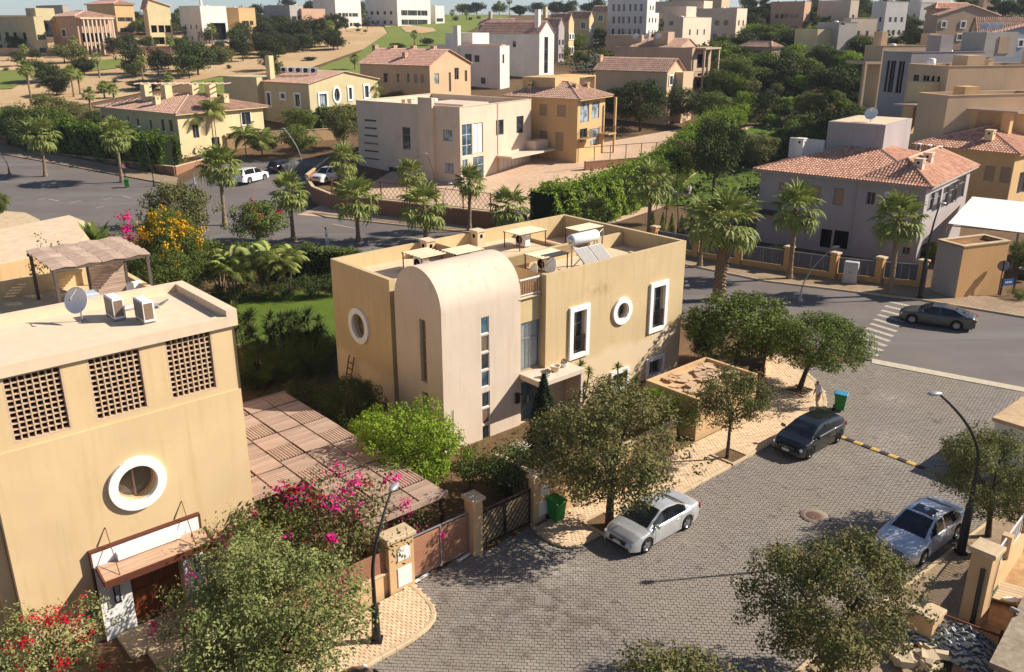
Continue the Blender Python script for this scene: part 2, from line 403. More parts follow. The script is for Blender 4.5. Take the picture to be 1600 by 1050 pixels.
M_DARK = flat('dark_void', (.006, .006, .006), .9, 0, .1)
M_WHITE = flat('white_paint', (.82, .80, .76), .7, 0, .3, .04)
M_WHITEMET = flat('white_metal', (.74, .72, .68), .5, 0, .4, .05)
M_GREYMET = flat('grey_metal', (.32, .31, .30), .45, .3, .5, .1)
M_ALU = flat('aluminium', (.55, .54, .52), .4, .6, .5, .08)
M_RUST = flat('rusty_iron', lin(96, 58, 40), .8, 0, .3, .2)
M_GLASS = glass('window_glass'); M_GLASSB = glass('blue_glass', (.06, .10, .13), .06); M_GLASSP = glass('pale_glass', (.25, .29, .31), .12)
M_CURTAIN = flat('curtain_cloth', (.6, .58, .54), .9, 0, .1, .2, 9)
M_SHUT = flat('closed_shutter', lin(168, 140, 112), .8, 0, .2, .08)
M_ROOFTILE = island('clay_tile', lin(184, 132, 106), lin(218, 172, 144), .85, 0, .05)
M_ROOFPINK = island('pink_tile', lin(182, 140, 122), lin(204, 162, 142), .9, 0, .05)
M_ROOFDULL = island('dull_tile', lin(172, 136, 116), lin(196, 160, 138), .9, 0, .05)
M_ROOFSLAB = flat('roof_screed', lin(214, 188, 156), .95, 0, .1, .1, 1.2, .3)
M_BARK = flat('bark', (.085, .062, .043), .95, 0, .1, .35, 9, .8)
M_PALMBARK = flat('palm_bark', (.23, .165, .105), .95, 0, .1, .4, 12, .9)
M_DEADFROND = flat('dry_frond_base', (.22, .15, .085), .95, 0, .1, .3, 9, .3)
LEAF = {
 'olive': island('olive_leaf', (.085, .10, .026), (.25, .23, .08), .75, .18, .12),
 'rusty': island('rusty_leaf', (.07, .098, .026), (.26, .205, .075), .75, .15, .10),
 'green': island('green_leaf', (.07, .11, .018), (.22, .25, .05), .7, .2, .15),
 'bright': island('bright_leaf', (.14, .23, .012), (.30, .38, .045), .7, .25, .08),
 'dark': island('dark_leaf', (.03, .052, .013), (.12, .14, .038), .75, .12, .18),
 'golf': island('round_tree_leaf', (.028, .042, .014), (.10, .105, .04), .8, .12, .22),
 'cream': island('cream_tip_leaf', (.10, .13, .03), (.38, .38, .14), .8, .18, .06),
 'hedge': island('hedge_leaf', (.07, .13, .010), (.19, .27, .03), .75, .2, .1),
 'cypress': island('cypress_leaf', (.018, .032, .016), (.045, .062, .03), .8, .08, .1),
 'palm': island('palm_leaf', (.13, .17, .026), (.36, .38, .10), .6, .2, .15, .3),
 'magenta': island('magenta_bract', lin(190, 20, 110), lin(228, 50, 150), .7, .3, .1),
 'red': island('red_bract', lin(170, 20, 40), lin(215, 40, 60), .7, .3, .1),
 'yellow': island('yellow_flower', lin(226, 160, 10), lin(245, 196, 30), .7, .25, .05),
 'white': island('white_flower', lin(200, 190, 170), lin(240, 232, 214), .7, .2, .05),
}
M_HEDGECORE = flat('hedge_core', (.014, .022, .008), .95, 0, .05)  # near-black: the shade inside a hedge put into colour
# ------------------------------------------------------------------ vegetation builders
def leaf_quads(C, O, L, asp=.5, rng=RNG):
    """diamond leaves at C, roughly facing O"""
    n = len(C); nr = O + rng.normal(0, .55, (n, 3)); nr /= np.linalg.norm(nr, axis=1)[:, None] + 1e-9
    a = rng.normal(0, 1, (n, 3)); t = a - nr * (a * nr).sum(1)[:, None]; t /= np.linalg.norm(t, axis=1)[:, None] + 1e-9
    b = np.cross(nr, t); L = np.asarray(L)[:, None] if np.ndim(L) else np.full((n, 1), L); L = L * rng.uniform(.6, 1.25, (n, 1))
    V = np.stack([C - t * L / 2, C + b * L * asp / 2 + nr * L * .06, C + t * L / 2, C - b * L * asp / 2 + nr * L * .06], 1).reshape(-1, 3)
    return V, np.arange(4 * n).reshape(n, 4)
def blob_points(blobs, per, rng=RNG, shell=.5):
    Cs, Os = [], []
    for (x, y, z, r, rz) in blobs:
        n = int(per * (r * r)); d = rng.normal(0, 1, (n, 3)); d /= np.linalg.norm(d, axis=1)[:, None]
        rad = shell + (1 - shell) * rng.random((n, 1)) ** .6
        rad *= 1 + .18 * np.sin(d[:, :1] * 7 + x * 3) * np.sin(d[:, 1:2] * 6 + y * 5)
        Cs.append(np.array([x, y, z]) + d * rad * np.array([r, r, rz])); Os.append(d * .8 + np.array([0, 0, .45]))
    return np.concatenate(Cs), np.concatenate(Os)
def crown_blobs(W_, z0, z1, n, br, rng, power=1.0, shape='ell'):
    """small clumps spread over an uneven crown volume"""
    bl = []; cz = (z0 + z1) / 2; hz = (z1 - z0) / 2
    k = 0
    while len(bl) < n and k < n * 20:
        k += 1; d = rng.normal(0, 1, 3); d /= np.linalg.norm(d); r = rng.uniform(.35, 1) ** .5
        R = W_ / 2 - br * .8; H_ = hz - br * .7
        x, y, z = d[0] * R * r, d[1] * R * r, d[2] * H_ * r
        if shape == 'dome' and z < -hz * .25: x *= .8; y *= .8
        lump = 1 + .16 * math.sin(3 * math.atan2(y, x) + W_ * 3 + n)
        b = br * rng.uniform(.65, 1.25)
        bl.append((x * lump, y * lump, cz + z, b, b * rng.uniform(.65, .95)))
    for _ in range(n // 3):                              # sprigs that break the outline
        d = rng.normal(0, 1, 3); d /= np.linalg.norm(d); d[2] = abs(d[2]) - .25; q = rng.uniform(.96, 1.14); b = br * rng.uniform(.3, .55); bl.append((d[0] * W_ / 2 * q, d[1] * W_ / 2 * q, cz + d[2] * hz * q, b, b))
    return bl
def branches(mb, blobs, base, top, r, rng, n=9, lean=(0, 0)):
    cx, cy = lean
    mb.tube([(0, 0, -.15), (cx * .25 + .03, cy * .25, top * .45), (cx * .7, cy * .7, top)], [r * 1.25, r * .9, r * .7], 8)
    idx = rng.permutation(len(blobs))[:n]
    for i in idx:
        x, y, z, b, _ = blobs[i]; s = Vector((cx * .7, cy * .7, top * rng.uniform(.75, 1)))
        m_ = s.lerp(Vector((x, y, z)), .5) + Vector((rng.uniform(-.2, .2), rng.uniform(-.2, .2), .12))
        mb.tube([s, m_, (x, y, z)], [r * .5, r * .33, r * .1], 5, cap=False)
SHAPES = {}
def shape_mesh(key, W_, H_, z0, nb, br, per, leaf, seed, trunk=.12, asp=.5, form='ell', shell=.5, lean=(0, 0), nbr=10):
    rng = np.random.default_rng(seed); bl = crown_blobs(W_, z0, H_, nb, br, rng, shape=form)
    bl = [(x + lean[0], y + lean[1], z, r, rz) for x, y, z, r, rz in bl]
    C, O = blob_points(bl, per, rng, shell)
    V, F = leaf_quads(C, O, leaf, asp, rng)
    tm = None
    if trunk:
        mb = MB(); branches(mb, bl, 0, z0 + (H_ - z0) * .3, trunk, rng, nbr, lean); tm = mb.mesh('trunk', M_BARK)
    SHAPES[key] = dict(V=V, F=F, W=W_, H=H_, trunk=tm, crown={}, C=C, O=O, lean=lean)
def cone_mesh(key, W_, H_, n, leaf, seed, z0=.2, pw=.8):
    rng = np.random.default_rng(seed); t = rng.random(n) ** 1.4; th = rng.uniform(0, 2 * PI, n)
    r = (W_ / 2) * (1 - t) ** pw * (.65 + .35 * rng.random(n)) * (1 + .22 * np.sin(5 * th + 9 * t)); z = z0 + t * (H_ - z0)
    r *= np.minimum(1, .55 + t * 4)
    C = np.stack([r * np.cos(th), r * np.sin(th), z], 1); O = np.stack([np.cos(th), np.sin(th), np.full(n, .4)], 1)
    V, F = leaf_quads(C, O, leaf, .28, rng); mb = MB(); mb.tube([(0, 0, -.1), (0, 0, H_ * .6)], [.1, .03], 7)
    SHAPES[key] = dict(V=V, F=F, W=W_, H=H_, trunk=mb.mesh('trunk', M_BARK), crown={}, C=C, O=O, lean=(0, 0))
# near shapes
shape_mesh('street_a', 6.0, 6.3, .8, 110, .6, 560, .14, 11, .15)
shape_mesh('street_b', 6.4, 6.0, 1.2, 110, .62, 540, .14, 12, .16, lean=(.3, .2))
shape_mesh('street_c', 6.2, 5.6, 1.5, 110, .66, 480, .15, 13, .15, lean=(.9, .1))
shape_mesh('thin', 4.2, 4.6, 1.5, 80, .5, 620, .12, 14, .09, shell=.3)
shape_mesh('bigbush', 5.0, 4.4, .1, 130, .52, 800, .105, 15, .1, form='dome')
shape_mesh('lush', 3.6, 3.4, .1, 90, .42, 1000, .11, 16, .08, form='dome')
shape_mesh('shrub', 2.6, 1.9, .05, 34, .45, 520, .11, 17, .05, form='dome')
shape_mesh('sparse', 3.2, 2.6, .3, 26, .5, 150, .12, 18, .05, shell=.2)
shape_mesh('vine', 5.0, 3.2, .6, 50, .65, 230, .13, 19, .08, shell=.2)
cone_mesh('cypress', 1.7, 4.6, 5200, .22, 20)
cone_mesh('smallcone', 1.3, 2.6, 900, .25, 21)
# mid and far shapes
shape_mesh('mid_a', 6.0, 6.6, .7, 60, .8, 190, .26, 31, .16)
shape_mesh('mid_b', 6.6, 5.6, .6, 62, .82, 190, .26, 32, .16)
shape_mesh('round', 8.0, 8.4, .4, 80, 1.1, 120, .34, 33, .2, form='dome')
shape_mesh('far_a', 7.0, 7.0, .8, 26, 1.4, 46, .55, 34, .18)
shape_mesh('far_b', 7.6, 6.0, .6, 28, 1.4, 46, .55, 35, .18)
shape_mesh('lolly', 4.4, 5.4, 2.0, 26, .85, 130, .30, 36, .14)
shape_mesh('farbush', 3.0, 1.9, .0, 14, .7, 110, .30, 37, 0, form='dome')

def crown_of(shape, leaf):
    S = SHAPES[shape]
    if leaf not in S['crown']: S['crown'][leaf] = mesh_np('crown', S['V'], S['F'], LEAF[leaf])
    return S['crown'][leaf]
FLOWERS = {}
def flower_mesh(shape, leaf, frac, size, seed, top=True):
    k = (shape, leaf, seed)
    if k not in FLOWERS:
        rng = np.random.default_rng(seed); S = SHAPES[shape]; C = S['C']; O = S['O']
        ok = (O[:, 2] > .1) & (C[:, 2] > S['H'] * .2) if top else np.ones(len(C), bool)
        ix = np.where(ok)[0]; n = max(3, int(frac)); cen = C[rng.choice(ix, n)] + 0
        P_ = []; Q_ = []
        for c in cen:
            m_ = int(rng.integers(26, 70)); d = rng.normal(0, 1, (m_, 3)) * np.array([.13, .13, .10]) * rng.uniform(.5, 1.5)
            P_.append(c * np.array([1.05, 1.05, 1.02]) + d); Q_.append(d * 3 + np.array([0, 0, .6]))
        V, F = leaf_quads(np.concatenate(P_), np.concatenate(Q_), size, .8, rng); FLOWERS[k] = mesh_np('flowers', V, F, LEAF[leaf])
    return FLOWERS[k]
def plant(shape, leaf, loc, sxy, sz, label, cat='tree', name=None, group=None, rz=None, flowers=None):
    """one plant: root empty > trunk, crown (> flowers)"""
    nm = name or {'tree': 'leafy_tree', 'bush': 'bush', 'shrub': 'shrub'}.get(cat, 'plant')
    r = thing(nm, label, cat, loc, random.uniform(0, 6.28) if rz is None else rz, group); r.scale = (sxy, sxy, sz)
    S = SHAPES[shape]
    if S['trunk']: link('trunk', S['trunk'], r)
    link('crown', crown_of(shape, leaf), r)
    for fl in (flowers or []): link('flowers', flower_mesh(shape, *fl), r, kind='stuff')
    return r
def plant_px(shape, leaf, bx, by, ty, wpx, label, cat='tree', z=None, Y=None, **kw):
    """plant whose foot is seen at (bx,by), its top at row ty, wpx wide"""
    if Y is not None: q = atY(bx, by, Y); p = (q[0], Y, terr(q[0], Y))
    else: p = GT(bx, by)
    if z is not None: g = G(bx, by, z); p = (g[0], g[1], z)
    S = SHAPES[shape]; topz = atY(bx, ty, p[1])[2]; h = max(.4, topz - p[2])
    dep = p[1] * CP + (CAM_H - p[2] - h / 2) * SP; wd = wpx * dep / FPX
    return plant(shape, leaf, p, wd / S['W'], h / S['H'], label, cat, **kw)

# ---- fan palm: every frond a part
def fan_frond(seed, nl=17, droop=.5, pet=.95, R=.95):
    rng = np.random.default_rng(seed); V = []; F = []
    def strip(pts, ws, side):
        b = len(V)
        for p, w_ in zip(pts, ws):
            V.append(tuple(np.array(p) - side * w_)); V.append(tuple(np.array(p) + side * w_))
        for i in range(len(pts) - 1): F.append((b + 2 * i, b + 2 * i + 1, b + 2 * i + 3, b + 2 * i + 2))
    strip([(0, 0, 0), (pet * .5, 0, .06), (pet, 0, 0)], [.035, .025, .02], np.array([0, 1, 0]))
    for i in range(nl):
        a = math.radians(-118 + 236 * i / (nl - 1)) + rng.normal(0, .03); d = np.array([math.cos(a), math.sin(a), 0]); s = np.array([-d[1], d[0], 0])
        L = R * (1 - .28 * abs(a) / 2.1) * rng.uniform(.88, 1.08); pts = []; dz = droop * rng.uniform(.7, 1.3)
        tw = s * .9 + np.array([0, 0, .45 if i % 2 else -.45])
        for t in (0.05, .4, .72, 1.0): pts.append(np.array([pet, 0, 0]) + d * L * t * (1 - .18 * dz * t) + np.array([0, 0, .10 * math.sin(t * 2.2) - dz * .62 * t ** 2.6 * L]))
        strip(pts, [.025, .062, .045, .006], tw / np.linalg.norm(tw))
    return mesh_np('frond', V, [f for f in F], LEAF['palm'])
FRONDS = [fan_frond(41, droop=.35), fan_frond(42, droop=.7), fan_frond(43, droop=1.0)]
def palm_trunk_mesh(h=5.0, r=.19, flare=1.7, skirt=True):
    mb = MB(); n = 22; pr = []
    for i in range(n + 1):
        t = i / n; rr = r * (1 + (flare - 1) * max(0, 1 - t * 4) ** 1.5) * (1 + (.06 if i % 2 else -.05)); pr.append((rr, t * h))
    mb.lathe(pr, 12, smooth=False); return mb.mesh('trunk', M_PALMBARK)
PALM_TRUNK = palm_trunk_mesh()
PALM_TRUNK_BOOT = None
def booted_trunk():
    mb = MB(); mb.lathe([(.30, 0), (.26, .5), (.24, 5.0)], 12); rng = random.Random(5)
    for k in range(230):
        z = .25 + k * 4.7 / 230; a = k * 2.4; r = .25; M = Matrix.Translation((r * math.cos(a), r * math.sin(a), z)) @ Matrix.Rotation(a, 4, 'Z') @ Matrix.Rotation(-.55 + rng.uniform(-.2, .2), 4, 'Y')
        mb.obox(M, .05, .13, .26)
    return mb.mesh('trunk', M_PALMBARK)
BOOT_TRUNK = booted_trunk()
def skirt_mesh():
    mb = MB(); rng = random.Random(9)
    for k in range(64):
        a = rng.uniform(0, 6.28); z = rng.uniform(-.75, .05); M = Matrix.Translation((.2 * math.cos(a), .2 * math.sin(a), z)) @ Matrix.Rotation(a, 4, 'Z') @ Matrix.Rotation(rng.uniform(-.9, -.2), 4, 'Y')
        mb.obox(M, .04, .09, .5)
    return mb.mesh('leaf_bases', M_DEADFROND)
PALM_SKIRT = skirt_mesh()
def fan_palm(loc, h, cr, label, boot=False, n=None, group='fan palms along the streets', tr=1.0, lean=0.0):
    """h trunk height, cr crown radius in metres"""
    r = thing('fan_palm', label, 'palm tree', loc, random.uniform(0, 6.28), group); r.rotation_euler[0] = random.uniform(-.06, .06); n = n or random.randint(25, 38)
    t = link('trunk', BOOT_TRUNK if boot else PALM_TRUNK, r, scale=(tr, tr, h / 5.0)); link('leaf_bases', PALM_SKIRT, r, (0, 0, h), scale=(tr, tr, 1))
    k = cr / 1.75
    for i in range(n):
        f = i / n; el = math.radians(78 - 128 * f ** .85 + random.uniform(-9, 9)); az = i * 2.399 + random.uniform(-.25, .25)
        o = link('frond', FRONDS[0 if f < .35 else 1 if f < .7 else 2], r, (0, 0, h + .12 - .25 * f), (0, -el, az), scale=[k * random.uniform(.88, 1.1)] * 3)
    return r
def fan_palm_px(bx, by, cx, cy, wpx, label, boot=False, Y=None, n=None, tr=1.0, hid=None, group='fan palms along the streets'):
    p = GT(bx, by)
    if Y is not None: q = atY(bx, by, Y); p = (q[0], Y, terr(q[0], Y))
    top = atY(cx, cy, p[1]); dep = p[1] * CP + (CAM_H - top[2]) * SP
    return fan_palm((top[0] * .7 + p[0] * .3, p[1], p[2]), max(.6, top[2] - p[2]), wpx * dep / FPX / 2, label, boot, n, tr=tr, group=group)
# far palms: crown in one mesh
def joined_palm_crown(seed=3, n=22, kind=0):
    V = []; F = []; src = []
    for me in FRONDS:
        co = np.empty(len(me.vertices) * 3, np.float32); me.vertices.foreach_get('co', co); vi = np.empty(len(me.loops), np.int32); me.loops.foreach_get('vertex_index', vi)
        src.append((co.reshape(-1, 3), vi.reshape(-1, 4)))
    rng = random.Random(seed); off = 0
    for i in range(n):
        f = i / n; el = math.radians(78 - 128 * f ** .85 + rng.uniform(-9, 9)); az = i * 2.399; c, q = src[0 if f < .4 else 2]
        R = np.array((Matrix.Rotation(az, 3, 'Z') @ Matrix.Rotation(-el, 3, 'Y'))); V.append(c @ R.T); F.append(q + off); off += len(c)
    return mesh_np('crown', np.concatenate(V), np.concatenate(F), LEAF['palm'])
FAR_PALM_CROWN = joined_palm_crown()
def far_palm(loc, h, cr, label, group):
    r = thing('palm_tree', label, 'palm tree', loc, random.uniform(0, 6.28), group)
    link('trunk', PALM_TRUNK, r, scale=(.9, .9, h / 5.0)); link('crown', FAR_PALM_CROWN, r, (0, 0, h), scale=[cr / 1.75] * 3); return r
# ---- feather palm (areca, queen palm)
def feather_frond(L=1.9, seed=1, nl=26, drop=1.0):
    rng = np.random.default_rng(seed); V = []; F = []
    def pt(t): return np.array([L * t * (1 - .25 * t * drop), 0, .55 * L * t - .75 * L * t * t * drop])
    def strip(a, b, w0, side):
        k = len(V); V.extend([tuple(a - side * w0), tuple(a + side * w0), tuple((a + b) / 2 + side * w0 * .9), tuple((a + b) / 2 - side * w0 * .9), tuple(b)])
        F.append((k, k + 1, k + 2, k + 3)); F.append((k + 3, k + 2, k + 4, k + 4))
    for i in range(6): 
        a, b = pt(i / 6), pt((i + 1) / 6); k = len(V); s = np.array([0, .02, 0]); V.extend([tuple(a - s), tuple(a + s), tuple(b + s), tuple(b - s)]); F.append((k, k + 1, k + 2, k + 3))
    for i in range(nl):
        t = .15 + .85 * i / nl; p = pt(t); ln = L * .36 * math.sin(PI * min(1, .25 + t * .75)) + .08
        for sgn in (-1, 1):
            e = p + np.array([ln * .45, sgn * ln * .8, -ln * (.35 + .25 * rng.random())]); strip(p, e, .028, np.array([1, 0, 0]))
    Q = [f[:4] for f in F]; T = []
    for q in Q: T.append((q[0], q[1], q[2]));  T.append((q[0], q[2], q[3])) if q[2] != q[3] else None
    return T, V
def feather_mesh(seed, drop):
    T, V = feather_frond(seed=seed, drop=drop); T = [t for t in T if len(set(t)) == 3]
    return mesh_np('frond', V, T, LEAF['palm'])
FEATHER = [feather_mesh(51, .8), feather_mesh(52, 1.1)]
STEM = None
def feather_palm(loc, h, cr, label, n=14, stems=1, name='feather_palm', group=None, spread=.5):
    r = thing(name, label, 'palm tree', loc, random.uniform(0, 6.28), group)
    for s in range(stems):
        a = s * 2.4; x, y = (spread * math.cos(a) * (s > 0), spread * math.sin(a) * (s > 0)); hh = h * random.uniform(.7, 1.0)
        mb = MB(); mb.tube([(x * .3, y * .3, -.1), (x * .8, y * .8, hh * .6), (x, y, hh)], [.09, .07, .05], 7); mb.build('trunk', M_PALMBARK, r)
        for i in range(n):
            f = i / n; link('frond', FEATHER[i % 2], r, (x, y, hh), (0, -math.radians(48 - 75 * f + random.uniform(-8, 8)), i * 2.399 + random.uniform(-.2, .2)), scale=[cr / 1.75 * random.uniform(.85, 1.1)] * 3)
    return r
# ---- rosette plants (yucca, dracaena)
def ground_cover(name, poly, dens, h, leaf, size, seed=1, label=None):
    """uncountable low growth over a plot: one object"""
    rng = np.random.default_rng(seed); P_ = np.array(poly); a = P_.min(0); b = P_.max(0); n = int(np.prod(b - a) * dens); X = rng.uniform(a[0], b[0], n); Y = rng.uniform(a[1], b[1], n); k = inpoly(X, Y, poly); X, Y = X[k], Y[k]
    hh = h * np.clip(.45 + .5 * np.sin(X * .55 + seed) * np.sin(Y * .47) + .35 * np.sin(X * 1.3 + Y * .9), .05, 1.4); Z = np.array([terr(x, y) for x, y in zip(X, Y)]) + hh * rng.random(len(X)) ** .4
    V, F = leaf_quads(np.column_stack([X, Y, Z]), np.tile([0.2, -.3, 1.0], (len(X), 1)), size, .6, rng); return link(name, mesh_np(name, V, F, LEAF[leaf]), kind='stuff', label=label)
def rosette_mesh(name, n=70, L=.6, w_=.03, seed=2, leaf='green'):
    rng = np.random.default_rng(seed); V = []; F = []
    for i in range(n):
        el = rng.uniform(-.5, 1.45); az = rng.uniform(0, 6.28); d = np.array([math.cos(az) * math.cos(el), math.sin(az) * math.cos(el), math.sin(el)]); s = np.array([-math.sin(az), math.cos(az), 0]); l = L * rng.uniform(.75, 1.1)
        k = len(V); m_ = d * l * .5; e = d * l + np.array([0, 0, -.12 * l])
        V.extend([tuple(-s * w_ * .6), tuple(s * w_ * .6), tuple(m_ + s * w_), tuple(m_ - s * w_), tuple(e + s * .004), tuple(e - s * .004)]); F.extend([(k, k + 1, k + 2, k + 3), (k + 3, k + 2, k + 4, k + 5)])
    return mesh_np(name, V, F, LEAF[leaf])
ROSETTE = rosette_mesh('leaf_rosette'); ROSETTE_D = rosette_mesh('leaf_rosette', 60, .7, .035, 4, 'dark'); ROSETTE_Y = rosette_mesh('leaf_rosette', 50, .8, .045, 5, 'bright')
def rosette_plant(loc, heads, label, mesh=None, name='dracaena', cat='plant', group=None):
    """heads: (dx,dy,h,size)"""
    r = thing(name, label, cat, loc, 0, group)
    for dx, dy, h, s in heads:
        if h > .3:
            mb = MB(); mb.tube([(dx * .2, dy * .2, -.1), (dx * .8, dy * .8, h * .6), (dx, dy, h)], [.06, .05, .04], 6); mb.build('stem', M_BARK, r)
        link('leaf_rosette', mesh or ROSETTE, r, (dx, dy, h), (0, 0, random.uniform(0, 6.28)), [s] * 3)
    return r
def hedge(name, path, wd, h, label, leaf='hedge', z0=None, dens=95, size=.2, wob=.15, cat='hedge', seed=1, group=None):
    """clipped hedge along a path: leafy skin of many leaves over a near-black box standing in for inner shade"""
    rng = np.random.default_rng(seed); C = []; O = []; mb = MB(); x0, y0 = path[0]; zb = terr(x0, y0) if z0 is None else z0
    for (a, b) in zip(path, path[1:]):
        a = np.array(a); b = np.array(b); L = np.linalg.norm(b - a); t = (b - a) / L; nn = np.array([-t[1], t[0]])
        ar = L * (2 * h + wd) + 2 * wd * h; n = int(ar * dens)
        s = rng.uniform(-.02, 1.02, n) * L; k = rng.random(n); pr = 2 * h + wd; q = k * pr
        off = np.where(q < h, -wd / 2, np.where(q < h + wd, q - h - wd / 2, wd / 2)); zz = np.where(q < h, q, np.where(q < h + wd, h, pr - q))
        ou = np.where((q < h), -1, np.where(q < h + wd, 0, 1)); oz = np.where((q > h) & (q < h + wd), 1.0, .25)
        wv = wob * (np.sin(s * 1.3 + seed) + np.sin(s * 3.1 + zz * 2) + rng.normal(0, .6, n))
        P2 = a + np.outer(s, t) + np.outer(off + ou * wv * .6, nn); zt = zz + np.where(oz > .5, wv, 0)
        gz = np.array([terr(p[0], p[1]) if z0 is None else z0 for p in P2]); C.append(np.column_stack([P2, gz + np.maximum(zt, .02)])); O.append(np.column_stack([np.outer(ou, nn), oz]))
        hw = wd / 2 - .12; p = [a + nn * hw, b + nn * hw, b - nn * hw, a - nn * hw]; za = [terr(*v) if z0 is None else z0 for v in p]
        mb.add([(v[0], v[1], z_ - .3) for v, z_ in zip(p, za)] + [(v[0], v[1], z_ + h - .15) for v, z_ in zip(p, za)], [(4, 5, 6, 7), (0, 1, 5, 4), (1, 2, 6, 5), (2, 3, 7, 6), (3, 0, 4, 7)])
    V, F = leaf_quads(np.concatenate(C), np.concatenate(O), size, .55, rng); r = thing(name, label, cat, (x0, y0, zb), 0, group); back = (-x0, -y0, -zb)
    link('foliage', mesh_np('foliage', V, F, LEAF[leaf]), r, back); mb.build('shade_core', M_HEDGECORE, r, back); return r
# ------------------------------------------------------------------ ground, roads, pavements
def build_ground():
    xs = np.concatenate([np.linspace(-2600, -330, 14), np.linspace(-300, 300, 121), np.linspace(330, 2600, 14)])
    ys = np.concatenate([[-60, -20], np.linspace(0, 100, 6), np.linspace(104, 440, 85), np.linspace(470, 800, 12), np.linspace(1000, 4800, 12)])
    X, Y = np.meshgrid(xs, ys); Z = np.array([[terr(x, y) for x in xs] for y in ys]) - .06
    V = np.column_stack([X.ravel(), Y.ravel(), Z.ravel()]); nx = len(xs)
    i, j = np.meshgrid(np.arange(len(ys) - 1), np.arange(nx - 1), indexing='ij'); a = (i * nx + j).ravel()
    return link('ground', mesh_np('ground', V, np.column_stack([a, a + 1, a + nx + 1, a + nx]), M_SOIL, smooth=True), kind='structure')
build_ground()
def gp(*pts): return [G(*p) for p in pts]
flat0 = lambda x, y: 0.0
# boulevard
NEAR = [(-120, 128), (-70, 97), (-51.5, 87.5), (-35, 79.5), (-14, 73.5), (12.66, 59.6), (22.6, 51.65), (29.74, 46.75), (60, 26)]
FARE = [(75, 33), (44, 54.5), (36.84, 60.2), (31.5, 64.2), (20.9, 69.5), (15.5, 74.5), (-2.6, 86.6), (-20.5, 95), (-23.5, 99), (-27, 109), (-27, 128), (-40, 128), (-43.5, 113.0), (-76.1, 130.8), (-112, 152)]
road = drape('road', NEAR + FARE, 5, .0, M_ASPHALT, zfun=lambda x, y: terr(x, y))
ISL = gp((-60, 345), (0, 331), (40, 334), (62, 345), (58, 357), (33, 366), (-60, 392))
mbk = MB(); mbk.prism(ISL, -.02, .14); mbk.build('traffic_island', M_KERB, kind='structure')
drape('lane', [GT(*p)[:2] for p in ((900, 108), (922, 86), (948, 72), (962, 64), (972, 66), (962, 80), (948, 96), (938, 108))], 3, .12, M_ASPHALT)
# painted marks
def mark(mb, a, b, wd, z=.006):
    a = Vector(a); b = Vector(b); t = (b - a).normalized(); n = Vector((-t.y, t.x)) * wd / 2
    mb.poly([(*(a - n), z), (*(b - n), z), (*(b + n), z), (*(a + n), z)])
def in_poly_pt(p, poly): return bool(inpoly(np.array([p[0]]), np.array([p[1]]), poly)[0])
for k in range(11):                                   # zebra crossing, one bar after the other
    p0 = Vector(G(1332 + 6.3 * k * .9, 540 - 6.9 * k)); p1 = Vector(G(1373 + 6.9 * k * .82, 556 - 7.6 * k))
    mb = MB(); mark(mb, p0, p1, .42); mb.build('crossing_stripe', M_MARK, road)
dashes = [((1266, 500), (1295, 495)), ((110, 317), (127, 313)), ((76, 311), (92, 314)), ((60, 312), (72, 310)), ((150, 325), (162, 322)), ((162, 312), (175, 309)), ((190, 306), (205, 309)), ((1200, 470), (1240, 476)), ((640, 370), (672, 377)), ((520, 350), (556, 357))]
for a, b in dashes:
    mb = MB(); mark(mb, G(*a), G(*b), .16); mb.build('lane_dash', M_MARK, road)
# light concrete band where the paved street meets the boulevard
BAND = gp((1362, 561), (1600, 606), (1640, 612), (1640, 621), (1600, 613), (1362, 568))
mbk = MB(); mbk.prism(BAND, -.05, .035); mbk.build('kerb_band', M_BAND, kind='structure')
